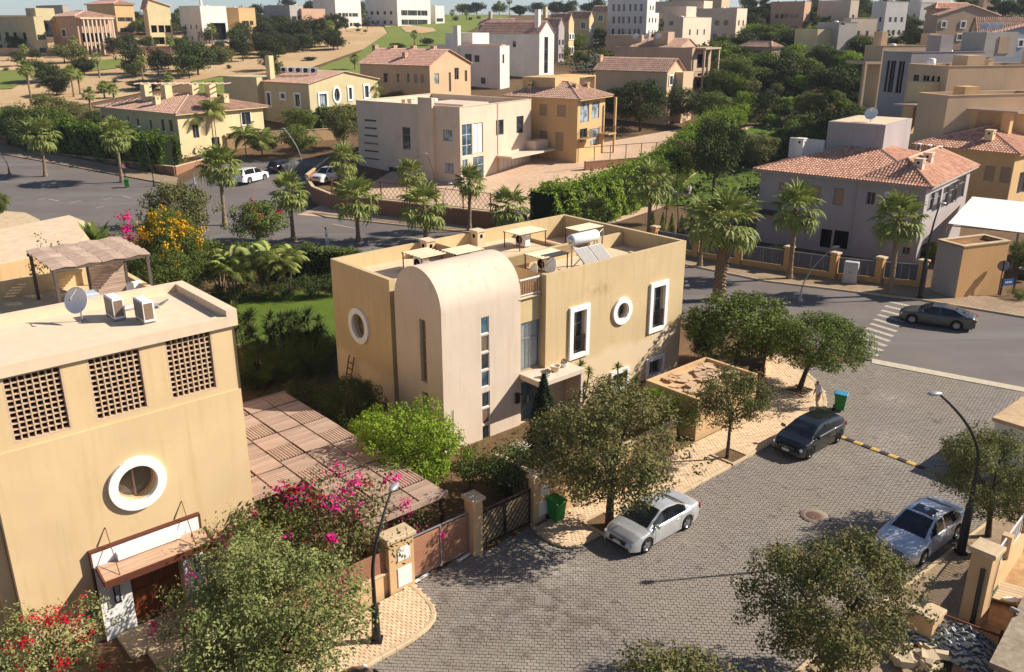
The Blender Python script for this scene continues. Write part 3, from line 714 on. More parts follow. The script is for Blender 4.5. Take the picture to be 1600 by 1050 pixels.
# paved street
KERB_A = gp((828, 822), (838, 833), (852, 845), (868, 853), (886, 857), (900, 856), (915, 850)) + gp((1080, 765), (1215, 690), (1276, 656), (1289, 645), (1292, 632), (1288, 615), (1276, 598), (1262, 586), (1245, 574))
KERB_B = gp((645, 916), (657, 926), (668, 937), (678, 950), (682, 961), (680, 971), (668, 986), (645, 1003), (620, 1018), (598, 1030), (560, 1052), (500, 1090))
KERB_C = gp((1200, 1090), (1290, 1006), (1350, 962), (1411, 918), (1537, 820), (1600, 772), (1660, 728))
STREET = KERB_A[::-1] + gp((750, 866), (730, 863)) + KERB_B + [(-6, 16), (9, 16)] + KERB_C + [(31, 44), (29.74, 46.6), (22.5, 51.5)]
street = drape('street', STREET, 3, -.02, M_JOINT, zfun=flat0)
def pavers(name, poly, ang, pw, pl, gap, h, m, parent, stagger=.5, z=0.0, jit=.004, skip=None, zig=False):
    c, s_ = math.cos(math.radians(ang)), math.sin(math.radians(ang)); P_ = np.array(poly); L = P_ @ np.array([[c, -s_], [s_, c]])
    us = np.arange(L[:, 0].min() - pw, L[:, 0].max() + pw, pw); vs = np.arange(L[:, 1].min(), L[:, 1].max(), pl)
    U, Vv = np.meshgrid(us, vs); U = U + (np.arange(len(vs)) % 2)[:, None] * pw * stagger; U = U.ravel(); Vv = Vv.ravel()
    X = U * c - Vv * s_; Y = U * s_ + Vv * c; k = inpoly(X, Y, poly)
    if skip is not None: k &= ~skip(X, Y)
    # only what the lens or a step aside could see
    zc = Y * CP + CAM_H * SP; px = 800 + FPX * X / zc; k &= (px > -260) & (px < 1860)
    U, Vv = U[k], Vv[k]; n = len(U); a = (pw - gap) / 2; b = (pl - gap) / 2; e = .008; hz = z + h + RNG.normal(0, jit, n); tx = RNG.normal(0, .006, n); ty = RNG.normal(0, .006, n)
    co = []
    for (du, dv, top) in ((-a, -b, 0), (a, -b, 0), (a, b, 0), (-a, b, 0), (-a + e, -b + e, 1), (a - e, -b + e, 1), (a - e, b - e, 1), (-a + e, b - e, 1)):
        u = U + du; v = Vv + dv; zz = (hz + tx * du * 4 + ty * dv * 4) if top else np.full(n, z - .03) if False else hz - .02 + 0 * du
        co.append(np.column_stack([u * c - v * s_, u * s_ + v * c, zz]))
    V = np.stack(co, 1).reshape(-1, 3); base = (np.arange(n) * 8)[:, None, None]
    F = (np.array([[4, 5, 6, 7], [0, 1, 5, 4], [1, 2, 6, 5], [2, 3, 7, 6], [3, 0, 4, 7]])[None] + base).reshape(-1, 4)
    return link(name, mesh_np(name, V, F, m), parent, kind='stuff')
MH = [(G(1272, 806), .46)]
skipm = lambda X, Y: (((X - MH[0][0][0]) ** 2 + (Y - MH[0][0][1]) ** 2) < .62 ** 2)
pavers('pavers', STREET, ANG - 45, .205, .155, .009, .0, M_PAVER, street, skip=skipm, z=.0)
# kerbs and raised pavements
def kerb(name, pts, wd=.16, h=.13, inward=1):
    mb = MB(); acc = 0; seg = []
    for a, b in zip(pts, pts[1:]):
        L = math.dist(a, b); n = max(1, round(L / .8))
        for k in range(n): seg.append(((a[0] + (b[0] - a[0]) * k / n, a[1] + (b[1] - a[1]) * k / n)))
    seg.append(pts[-1]); off = offset_poly(seg, wd * inward, closed=False); out_ = []
    root = thing(name, None, None); root['kind'] = 'structure'
    for i in range(len(seg) - 1):
        a, b, c, d = Vector(seg[i]), Vector(seg[i + 1]), Vector(off[i + 1]), Vector(off[i]); g = (b - a).normalized() * .008; m_ = MB()
        P4 = [a + g, b - g, c - g, d + g]; n4 = (d - a).normalized() * .03 * 1
        lo = [(p.x, p.y, -.05) for p in P4]; mid = [(p.x, p.y, h - .03) for p in P4]; up = [(P4[0] + n4).to_tuple() + (h,), (P4[1] + n4).to_tuple() + (h,), P4[2].to_tuple() + (h,), P4[3].to_tuple() + (h,)]
        m_.add(lo + mid + up, [(0, 1, 5, 4), (1, 2, 6, 5), (2, 3, 7, 6), (3, 0, 4, 7), (4, 5, 9, 8), (5, 6, 10, 9), (6, 7, 11, 10), (7, 4, 8, 11), (8, 9, 10, 11)])
        m_.build('kerb_stone', M_KERB, root)
    return off
offA = kerb('kerb', KERB_A, inward=1)
offB = kerb('kerb', KERB_B, inward=-1)
offC = kerb('kerb', KERB_C, inward=-1)
SWA = KERB_A + gp((1236, 556), (1200, 560), (1192, 610), (1186, 642), (1090, 692), (872, 806), (835, 826))
SWB = KERB_B + [(-9.5, 20)] + gp((520, 985), (590, 948), (628, 925))
SWC = KERB_C + [(30, 36)] + gp((1600, 850), (1500, 985), (1440, 1060)) + [(13, 17)]
for nm, poly, m, an in (('sidewalk', SWA, M_TILE_Y, ANG), ('sidewalk', SWB, M_TILE_Y, ANG)):
    s_ = drape(nm, poly, 3, .085, M_JOINT, zfun=flat0)
    pavers('paving_tiles', poly, an, .21, .14, .014, .118, m, s_)
M_GREYWALK = ground_mat('dusty_walk', (lin(176, 152, 122), lin(150, 128, 104), lin(128, 108, 88)), .5, 5)
drape('sidewalk', SWC, 3, .115, M_GREYWALK, zfun=flat0)
# far pavement of the boulevard
WALK_R = [(44, 54.5), (36.84, 60.2), (31.5, 64.2), (20.9, 69.5), (15.5, 74.5), (-2.6, 86.6), (-20.5, 95)]
WALK_RB = [(-22.6, 97.4), (-3.2, 88.9), (16.2, 78.2), (22, 73.0), (32.6, 67.6), (46, 60), (60, 56), (70, 42)]
offR = kerb('kerb', WALK_R[::-1], inward=1)
drape('sidewalk', WALK_R + WALK_RB, 3, .11, M_GREYWALK, zfun=flat0)
WALK_L = [(-43.5, 113.0), (-76.1, 130.8), (-112, 152)]; 
drape('sidewalk', [(-43.5, 113.2), (-44.6, 117), (-78, 136), (-114, 157), (-112, 152), (-76.1, 130.8)], 3, .1, M_GREYWALK)
# earth, lawns
drape('garden_soil', gp((372, 610), (640, 905), (828, 822), (872, 806), (1090, 692), (1186, 642)) + [(12.6, 59.4), (-14, 76), (-30, 88), (-60, 110), (-60, 60), (-14, 28)], 4, -.03, M_SOIL, zfun=flat0)
drape('lawn', gp((340, 475), (470, 452), (530, 462), (545, 540), (430, 545), (350, 530)), 2, .02, M_LAWN, zfun=flat0)
drape('earth_plot', [(-24, 96.5), (-22, 104), (-14, 128), (6, 132), (40, 158), (42, 140), (17, 100), (10, 91), (-3, 88.8)], 4, .02, M_PINKSOIL)
# park belt to the right
drape('lawn', [(17, 103), (30, 98), (46, 112), (60, 150), (40, 150)], 4, .03, M_LAWN)
drape('path', [(16, 86), (19, 84), (27, 97), (36, 108), (50, 128), (62, 160), (58, 162), (45, 130), (31, 110), (24, 99)], 3, .08, M_PATH)
drape('path', [(44, 128), (60, 140), (76, 160), (74, 163), (58, 143), (43, 131)], 3, .07, M_PATH)
# golf course
def gpt(*pts): return [GT(*p)[:2] for p in pts]
drape('sand', gpt((-40, 175), (60, 178), (200, 150), (340, 120), (470, 112), (620, 60), (640, 45), (560, 40), (380, 50), (180, 62), (90, 66), (0, 80), (-60, 90)), 6, .10, M_SAND)
drape('fairway', gpt((296, 150), (300, 128), (357, 120), (470, 118), (560, 84), (606, 52), (590, 30), (640, 22), (760, 14), (800, 20), (790, 33), (745, 44), (700, 70), (650, 90), (600, 110), (480, 148)), 6, .22, M_FAIRWAY)
drape('fairway', gpt((-60, 114), (38, 110), (44, 126), (20, 140), (-60, 144)), 5, .24, M_FAIRWAY)
drape('fairway', gpt((84, 114), (120, 99), (192, 92), (196, 106), (140, 113)), 5, .25, M_FAIRWAY)
drape('fairway', gpt((252, 100), (300, 83), (322, 90), (286, 103)), 5, .26, M_FAIRWAY)
drape('bunker', gpt((626, 44), (640, 41), (676, 45), (682, 50), (660, 54), (634, 52)), 3, .34, M_SAND)
drape('bunker', gpt((596, 39), (612, 39), (618, 42), (604, 44)), 3, .34, M_SAND)
# ------------------------------------------------------------------ windows, doors and roof furniture shared by the houses
def add_window(root, org, ud, nrm, op, kind='plain', depth=.16, sw=.2, mull=(1, 0), glassm=None, framem=None, name='window'):
    """frame (mesh) > pane; white surrounds, shutters and grilles as the kind asks"""
    u0, u1, z0, z1 = op[:4]; org = Vector((org[0], org[1], 0)); ud = Vector((ud[0], ud[1], 0)); nr = Vector((nrm[0], nrm[1], 0))
    P = lambda u, z, o=0.0: org + ud * u + Vector((0, 0, z)) + nr * o
    def slab(mb, ua, ub, za, zb, oa, ob, mi=0):
        p = [P(u, z, o) for o in (oa, ob) for u, z in ((ua, za), (ub, za), (ub, zb), (ua, zb))]
        mb.add(p, [(3, 2, 1, 0), (4, 5, 6, 7), (0, 1, 5, 4), (1, 2, 6, 5), (2, 3, 7, 6), (3, 0, 4, 7)], mi)
    g = glassm or M_GLASS; fm = framem or M_GREYMET; fw = min(.06, (u1 - u0) * .09); mb = MB(); d = -depth + .01
    rnd = 'round' in kind
    if rnd:
        cu, cz, ru, rz = (u0 + u1) / 2, (z0 + z1) / 2, (u1 - u0) / 2, (z1 - z0) / 2; n = 36
        def ringm(m_, k0, k1, oa, ob, ext=0):
            V = []; F = []
            for k in range(n):
                c, s_ = math.cos(2 * PI * k / n), math.sin(2 * PI * k / n)
                for (e, o) in ((k0, oa), (k0, ob), (k1, ob), (k1, oa)): V.append(P(cu + (ru + e) * c, cz + (rz + e) * s_, o))
            for k in range(n):
                l = (k + 1) % n
                for a in range(4): F.append((k * 4 + a, l * 4 + a, l * 4 + (a + 1) % 4, k * 4 + (a + 1) % 4))
            m_.add(V, F)
        ringm(mb, -.06, -.002, d, d + .05); slab(mb, cu - .03, cu + .03, z0 + .03, z1 - .03, d + .001, d + .06)
    else:
        slab(mb, u0 + .003, u0 + fw, z0 + .003, z1 - .003, d, d + .06); slab(mb, u1 - fw, u1 - .003, z0 + .003, z1 - .003, d, d + .06)
        slab(mb, u0 + fw, u1 - fw, z0 + .003, z0 + fw, d, d + .058); slab(mb, u0 + fw, u1 - fw, z1 - fw, z1 - .003, d, d + .058)
        for i in range(mull[0]):
            u = u0 + (u1 - u0) * (i + 1) / (mull[0] + 1); slab(mb, u - fw * .4, u + fw * .4, z0 + fw, z1 - fw, d, d + .055)
        for i in range(mull[1]):
            z = z0 + (z1 - z0) * (i + 1) / (mull[1] + 1) if mull[1] > 1 else z0 + (z1 - z0) * .66
            slab(mb, u0 + fw, u1 - fw, z - fw * .4, z + fw * .4, d + .002, d + .053)
    win = mb.build(name, fm, root)
    pb = MB()
    if rnd: pb.poly([P(cu + (ru - .03) * math.cos(2 * PI * k / 32), cz + (rz - .03) * math.sin(2 * PI * k / 32), d + .02) for k in range(32)])
    elif 'shut' in kind:
        [slab(pb, u0 + fw, u1 - fw, za, za + .055, d + .005, d + .03 + .012 * (q % 2)) for q, za in enumerate(np.arange(z0 + fw, z1 - fw - .05, .06))]
    else: pb.poly([P(u0 + fw * .5, z0 + fw * .5, d + .02), P(u1 - fw * .5, z0 + fw * .5, d + .02), P(u1 - fw * .5, z1 - fw * .5, d + .02), P(u0 + fw * .5, z1 - fw * .5, d + .02)])
    pb.build('shutter' if 'shut' in kind else 'pane', (glassm or M_SHUT) if 'shut' in kind else g, win)
    if 'white' in kind:
        sb = MB(); t = .13
        if rnd: ringm(sb, -.004, sw, -.05, t)
        else:
            slab(sb, u0 - sw, u0 + .004, z0 - sw, z1 + sw, -.05, t); slab(sb, u1 - .004, u1 + sw, z0 - sw, z1 + sw, -.05, t)
            slab(sb, u0 + .004, u1 - .004, z1 - .004, z1 + sw, -.05, t - .003); slab(sb, u0 + .004, u1 - .004, z0 - sw, z0 + .004, -.05, t - .003)
        sb.build('surround', M_WHITE, win)
    if 'grille' in kind:
        gb = MB(); hz = z0 + min(1.05, (z1 - z0) * .4)
        slab(gb, u0 + .01, u1 - .01, hz - .05, hz, .0, .06); slab(gb, u0 + .01, u1 - .01, hz - .22, hz - .18, .01, .05); slab(gb, u0 + .01, u1 - .01, z0 + .04, z0 + .08, .01, .05)
        n = max(3, int((u1 - u0) / .13))
        for i in range(n): u = u0 + (u1 - u0) * (i + .5) / n; slab(gb, u - .015, u + .015, z0 + .03, hz - .02, .02, .045)
        gb.build('railing', M_BLACK, win)
    return win
def ac_unit(loc, rz, label, group='air conditioning units on roofs', s=1.0, parent=None):
    r = thing('air_conditioner', label, 'air conditioner', loc, rz, group) if label else link('air_conditioner', None, parent, loc, (0, 0, rz))
    r.scale = (s, s, s)
    mb = MB(); mb.bbox(-.45, .45, -.19, .19, .1, .8, .03); mb.build('casing', M_WHITEMET, r)
    mb = MB(); mb.lathe([(.27, 0), (.27, .02), (.05, .03), (.05, 0)], 18, Matrix.Translation((-.12, -.192, .45)) @ Matrix.Rotation(PI / 2, 4, 'X')); mb.build('fan_grille', M_DARK, r)
    mb = MB(); 
    for x in (-.35, .35): mb.box(x - .03, x + .03, -.2, .2, 0, .1)
    mb.build('foot', M_GREYMET, r); mb = MB(); mb.box(-.4, .4, .191, .2, .16, .74); mb.box(-.46, -.451, -.13, .15, .18, .74); mb.build('coil', flat('coil_fins', lin(128, 106, 88), .7), r)
    mb = MB()
    for k in range(8): mb.box(-.39, .39, .2, .21, .19 + k * .07, .21 + k * .07)
    mb.build('louvre', M_GREYMET, r)
    return r
AC_MESHES = {}
def dish(loc, az, label, r_=.55, group='satellite dishes on roofs', tilt=.75):
    r = thing('satellite_dish', label, 'satellite dish', loc, 0, group); M = Matrix.Translation((0, 0, .75)) @ Matrix.Rotation(az, 4, 'Z') @ Matrix.Rotation(tilt, 4, 'Y')
    mb = MB(); pr = [(0.001, .0)] + [(r_ * k / 7, .32 * r_ * (k / 7) ** 2) for k in range(1, 8)] + [(r_ + .012, .32 * r_), (r_, .32 * r_ - .02)] + [(r_ * k / 7, .32 * r_ * (k / 7) ** 2 - .015) for k in range(6, 0, -1)]
    mb.lathe(pr, 28, M); mb.build('reflector', M_WHITEMET, r)
    mb = MB(); mb.tube([(0, 0, 0), (0, 0, .55), M @ Vector((0, 0, -.03))], .03, 8); mb.box(-.2, .2, -.03, .03, 0, .04); mb.box(-.03, .03, -.2, .2, 0.002, .042); mb.build('mast', M_GREYMET, r)
    mb = MB(); a = M @ Vector((-r_ * .9, 0, .3 * r_)); b = M @ Vector((0, 0, r_ * .95)); mb.tube([a, b], .014, 6); mb.tube([b, M @ Vector((0, 0, r_ * .8))], .04, 8); mb.build('feed_arm', M_GREYMET, r)
    return r
def vent_block(root, x, y, z, sx=.55, sy=.7, h=.8, m=None, rz=0):
    mb = MB(); mb.box(-sx / 2, sx / 2, -sy / 2, sy / 2, 0, h); mb.box(-sx / 2 - .06, sx / 2 + .06, -sy / 2 - .06, sy / 2 + .06, h + .002, h + .09)
    c = mb.build('chimney', m, root, (x, y, z)); c.rotation_euler[2] = rz
    hb = MB(); hb.box(-.09, .09, -sy / 2 - .012, -sy / 2 + .02, h - .38, h - .16); hb.box(-sx / 2 - .012, -sx / 2 + .02, -.1, .1, h - .38, h - .16); hb.build('vent_shade', M_DARK, c); return c  # near-black blocks on the faces stand in for shaded openings
class House:
    """plain house: near corner at the origin, F wall along +x (faces -y), L wall along +y (faces -x)"""
    def __init__(s, label, nx, ty, Y, ang, xl, xr, h=None, by=None, m=None, cat='house', group=None, name='house', w=None, d=None, zb=None, ztop=None):
        X, _, zt = atY(nx, ty, Y)
        if ztop is not None: zt = ztop
        s.z0 = terr(X, Y) if zb is None else zb
        s.h = zt - s.z0 if h is None else h; s.o = (X, Y); s.ang = ang; a = math.radians(ang); s.ex = (math.cos(a), math.sin(a)); s.ey = (-s.ex[1], s.ex[0])
        s.w = w or abs(solve_len(s.o, zt, *s.ex, xr)); s.d = d or abs(solve_len(s.o, zt, *s.ey, xl)); s.m = m
        s.r = thing(name, label, cat, (X, Y, s.z0), a, group); s.ops = {k: [] for k in 'FLRB'}; s.wins = []
        print('HOUSE %-46s h %.1f w %.1f d %.1f z0 %.1f' % (label[:46], s.h, s.w, s.d, s.z0))
    def fac(s, f): return {'F': ((0, 0), (1, 0), (0, -1), s.w), 'L': ((0, 0), (0, 1), (-1, 0), s.d), 'R': ((s.w, 0), (0, 1), (1, 0), s.d), 'B': ((0, s.d), (1, 0), (0, 1), s.w)}[f]
    def px(s, f, x, y):
        q = onplane(x, y, s.o, s.ang, 'y' if f == 'F' else 'x', 0.0, s.z0); return (q[0] if f == 'F' else q[1], q[2])
    def win(s, f, x0, y0, x1, y1, kind='plain', **kw):
        a = s.px(f, x0, y0); b = s.px(f, x1, y1); s.winu(f, min(a[0], b[0]), max(a[0], b[0]), min(a[1], b[1]), max(a[1], b[1]), kind, **kw)
    def winu(s, f, u0, u1, z0, z1, kind='plain', depth=.16, **kw):
        W_ = s.fac(f)[3]; u0 = max(u0, .15); u1 = min(u1, W_ - .15); z0 = max(z0, .03); z1 = min(z1, s.h - .15)
        if u1 - u0 < .2 or z1 - z0 < .2: return
        op = (u0, u1, z0, z1, 'round' if 'round' in kind else 'rect', depth); s.ops[f].append(op)
        if kind != 'open': s.wins.append((f, op, kind, depth, kw))
        else: s.wins.append((f, op, 'open', depth, kw))
    def grid(s, f, n, rows, wd=.9, kind='plain', z=(.9, 2.2), m0=.1, skip=(), **kw):
        W_ = s.fac(f)[3]
        for r_ in range(rows):
            for i in range(n):
                if (i, r_) in skip: continue
                u = W_ * (m0 + (1 - 2 * m0) * (i + .5) / n) + random.uniform(-.3, .3); s.winu(f, u - wd / 2, u + wd / 2, r_ * 3.3 + z[0], r_ * 3.3 + z[1], kind, **kw)
    def walls(s, par=.9, th=.25, flat_roof=True, top=None):
        mb = MB(); s.par = par
        for f in 'FLRB':
            o, u, n, W_ = s.fac(f); panel(mb, o, u, n, W_, -1.2, s.h, s.ops[f])
        poly = [(0, 0), (s.w, 0), (s.w, s.d), (0, s.d)]
        if flat_roof:
            inn = parapet(mb, poly, th, s.h - par, s.h); rb = MB(); rb.poly([(x, y, s.h - par + .01) for x, y in inn]); rb.build('roof', M_ROOFSLAB, s.r); s.coping(t=.07); s.clutter(par)
        mb.build('wall', s.m, s.r)
        # near-black sheet behind each open window, its colour standing for room shade
        for f, op, kind, dp, kw in s.wins:
            o, u, n, W_ = s.fac(f)
            if kind == 'open':
                b = MB(); O = Vector((*o, 0)); U = Vector((*u, 0)); Nn = Vector((*n, 0)); b.poly([O + U * a + Vector((0, 0, z)) - Nn * (dp + .8) for a, z in ((op[0] - .5, op[2] - .3), (op[1] + .5, op[2] - .3), (op[1] + .5, op[3] + .3), (op[0] - .5, op[3] + .3))]); b.build('room_shade', M_DARK, s.r)
            else: add_window(s.r, o, u, n, op, kind, dp, **kw)
        return s
    def block(s, x0, x1, y0, y1, z0, z1, m=None, name='block'):
        mb = MB(); mb.box(x0, x1, y0, y1, z0, z1); return mb.build(name, m or s.m, s.r)
    def clutter(s, par):
        """tanks, vents and pipes of a flat roof; a plinth band below"""
        g = random.Random(int(s.w * 100)); z = s.h - par + .012; pick = lambda a: g.uniform(1.0, max(1.2, a - 1.0))
        if s.w < 4 or s.d < 3: return
        for k in range(3): x, y, q, hh = pick(s.w), pick(s.d), g.uniform(.25, .5), g.uniform(.5, 1.1); mb = MB(); mb.box(-q, q, -q, q, 0, hh); mb.box(-q - .06, q + .06, -q - .06, q + .06, hh + .002, hh + .08); mb.build('roof_vent', s.m, s.r, (x, y, z))
        x, y = pick(s.w), pick(s.d); mb = MB(); mb.lathe([(.001, 1.25), (.3, 1.22), (.55, 1.1), (.55, 0), (.001, 0)], 14); mb.build('water_tank', M_WHITEMET, s.r, (x, y, z)); mb = MB(); mb.tube([(x, y, z + .15), (x + 1.2, y + .3, z + .12), (s.w * .5, s.d * .5, z + .1)], .05, 5); mb.build('pipe', M_GREYMET, s.r)
    def coping(s, m=None, t=.12, e=.06):
        mb = MB(); e = .06
        for a in ((-e, s.w + e, -e, .3), (-e, s.w + e, s.d - .3, s.d + e), (-e, .3, .302, s.d - .302), (s.w - .3, s.w + e, .302, s.d - .302)): mb.box(*a, s.h + .004, s.h + t)
        return mb.build('coping', m or s.m, s.r)
    def hip(s, rh, ov=.55, m=None, sp=.3, x0=0, x1=None, y0=0, y1=None, z=None, ridge=None, soff=None):
        x1 = s.w if x1 is None else x1; y1 = s.d if y1 is None else y1; z = s.h if z is None else z; x0 -= ov; x1 += ov; y0 -= ov; y1 += ov; W_ = x1 - x0; D_ = y1 - y0
        if W_ >= D_: r0, r1 = (x0 + D_ / 2, (y0 + y1) / 2), (x1 - D_ / 2, (y0 + y1) / 2)
        else: r0, r1 = ((x0 + x1) / 2, y0 + W_ / 2), ((x0 + x1) / 2, y1 - W_ / 2)
        A, B, C, D = (x0, y0, z), (x1, y0, z), (x1, y1, z), (x0, y1, z); R0 = (*r0, z + rh); R1 = (*r1, z + rh); mb = MB(); kw = dict(sp=sp, ln=sp * 1.5)
        if W_ >= D_: tile_slope(mb, A, B, R1, R0, **kw); tile_slope(mb, C, D, R0, R1, **kw); tile_slope(mb, B, C, R1, R1, **kw); tile_slope(mb, D, A, R0, R0, **kw)
        else: tile_slope(mb, A, B, R0, R0, **kw); tile_slope(mb, B, C, R1, R0, **kw); tile_slope(mb, C, D, R1, R1, **kw); tile_slope(mb, D, A, R0, R1, **kw)
        for p, q in ((A, R0 if W_ >= D_ else R0), (B, R1 if W_ >= D_ else R0), (C, R1), (D, R0 if W_ >= D_ else R1), (R0, R1)):
            mb.tube([Vector(p) + Vector((0, 0, .05)), Vector(q) + Vector((0, 0, .07))], sp * .42, 7, smooth=False)
        rf = mb.build('roof', m or M_ROOFTILE, s.r); eb = MB(); eb.box(x0 + .03, x1 - .03, y0 + .03, y1 - .03, z - .16, z - .012); eb.build('eaves', soff or s.m, rf); return rf
    def gable(s, rh, ov=.3, m=None, sp=.4, axis='x', x0=0, x1=None, y0=0, y1=None, z=None, bias=.5):
        """ridge along the axis; gable ends are closed with wall"""
        x1 = s.w if x1 is None else x1; y1 = s.d if y1 is None else y1; z = s.h if z is None else z; mb = MB(); gb = [MB(), MB()]; kw = dict(sp=sp, ln=sp * 1.5)
        if axis == 'x':
            ym = y0 + (y1 - y0) * bias; R0, R1 = (x0 - ov, ym, z + rh), (x1 + ov, ym, z + rh); k = rh / max(.1, ym - y0) * ov; k2 = rh / max(.1, y1 - ym) * ov
            tile_slope(mb, (x0 - ov, y0 - ov, z - k), (x1 + ov, y0 - ov, z - k), R1, R0, **kw); tile_slope(mb, (x1 + ov, y1 + ov, z - k2), (x0 - ov, y1 + ov, z - k2), R0, R1, **kw)
            for g, x in zip(gb, (x0, x1)): g.poly([(x, y0, z), (x, y1, z), (x, ym, z + rh - .02)])
        else:
            xm = x0 + (x1 - x0) * bias; R0, R1 = (xm, y0 - ov, z + rh), (xm, y1 + ov, z + rh); k = rh / max(.1, xm - x0) * ov; k2 = rh / max(.1, x1 - xm) * ov
            tile_slope(mb, (x0 - ov, y1 + ov, z - k), (x0 - ov, y0 - ov, z - k), R0, R1, **kw); tile_slope(mb, (x1 + ov, y0 - ov, z - k2), (x1 + ov, y1 + ov, z - k2), R1, R0, **kw)
            for g, y in zip(gb, (y0, y1)): g.poly([(x0, y, z), (x1, y, z), (xm, y, z + rh - .02)])
        rf = mb.build('roof', m or M_ROOFPINK, s.r); [link('gable', g.mesh('gable', s.m), rf) for g in gb]; return rf
def pergola_slats(root, x0, x1, y0, y1, z, n, m, along='x', wd=.08, th=.12, name='slat'):
    me = None
    for i in range(n):
        t = (i + .5) / n
        if me is None:
            mb = MB()
            if along == 'x': mb.box(x0, x1, -wd / 2, wd / 2, 0, th)
            else: mb.box(-wd / 2, wd / 2, y0, y1, 0, th)
            me = mb.mesh(name, m)
        link(name, me, root, (0, y0 + (y1 - y0) * t, z) if along == 'x' else (x0 + (x1 - x0) * t, 0, z))
# ------------------------------------------------------------------ the villa in the middle (vaulted stair tower, white window surrounds)
M_YEL = plaster('ochre_plaster', lin(206, 180, 136), .18); M_TOWER = plaster('cream_render', lin(216, 196, 174), .16)
MO = (-9.91, 46.29)
def weather(m):
    """faded paint on the lower part of the front and a damp patch under the parapet"""
    t = m.node_tree; p = t.nodes['Principled BSDF']; src = p.inputs['Base Color'].links[0].from_socket; v = coords(t); sx = t.nodes.new('ShaderNodeSeparateXYZ'); t.links.new(v, sx.inputs[0])
    ad = t.nodes.new('ShaderNodeMath'); ad.operation = 'ADD'; t.links.new(mul(t, noise(t, v, .5, 5), 1.6), ad.inputs[0]); t.links.new(sx.outputs['Z'], ad.inputs[1]); sh = mul(t, ad.outputs[0], .2)
    c = mixc(t, ramp(t, sh, .66, .76, (.75, .75, .75), (0, 0, 0)), src, lin(222, 198, 164)); d = t.nodes.new('ShaderNodeVectorMath'); d.operation = 'DISTANCE'; t.links.new(coords(t, (.7, 1, 1.6)), d.inputs[0]); d.inputs[1].default_value = (10.6 * .7, -10.25, 6.55 * 1.6)
    k = t.nodes.new('ShaderNodeMath'); k.operation = 'MULTIPLY'; t.links.new(ramp(t, d.outputs['Value'], .2, 1.0, (1, 1, 1), (0, 0, 0)), k.inputs[0]); t.links.new(ramp(t, noise(t, v, 2.2, 6, .7), .4, .65), k.inputs[1]); t.links.new(mixc(t, mul(t, k.outputs[0], .6), c, lin(140, 104, 62)), p.inputs['Base Color'])
weather(M_YEL)
def ml(x, y, v=-10.25, ax='y'): return onplane(x, y, MO, ANG, ax, v)
def clear_glass(name, al):
    m, t, p = nodes_mat(name); p.inputs['Base Color'].default_value = (.5, .56, .56, 1); p.inputs['Alpha'].default_value = al; p.inputs['Roughness'].default_value = .06; return m
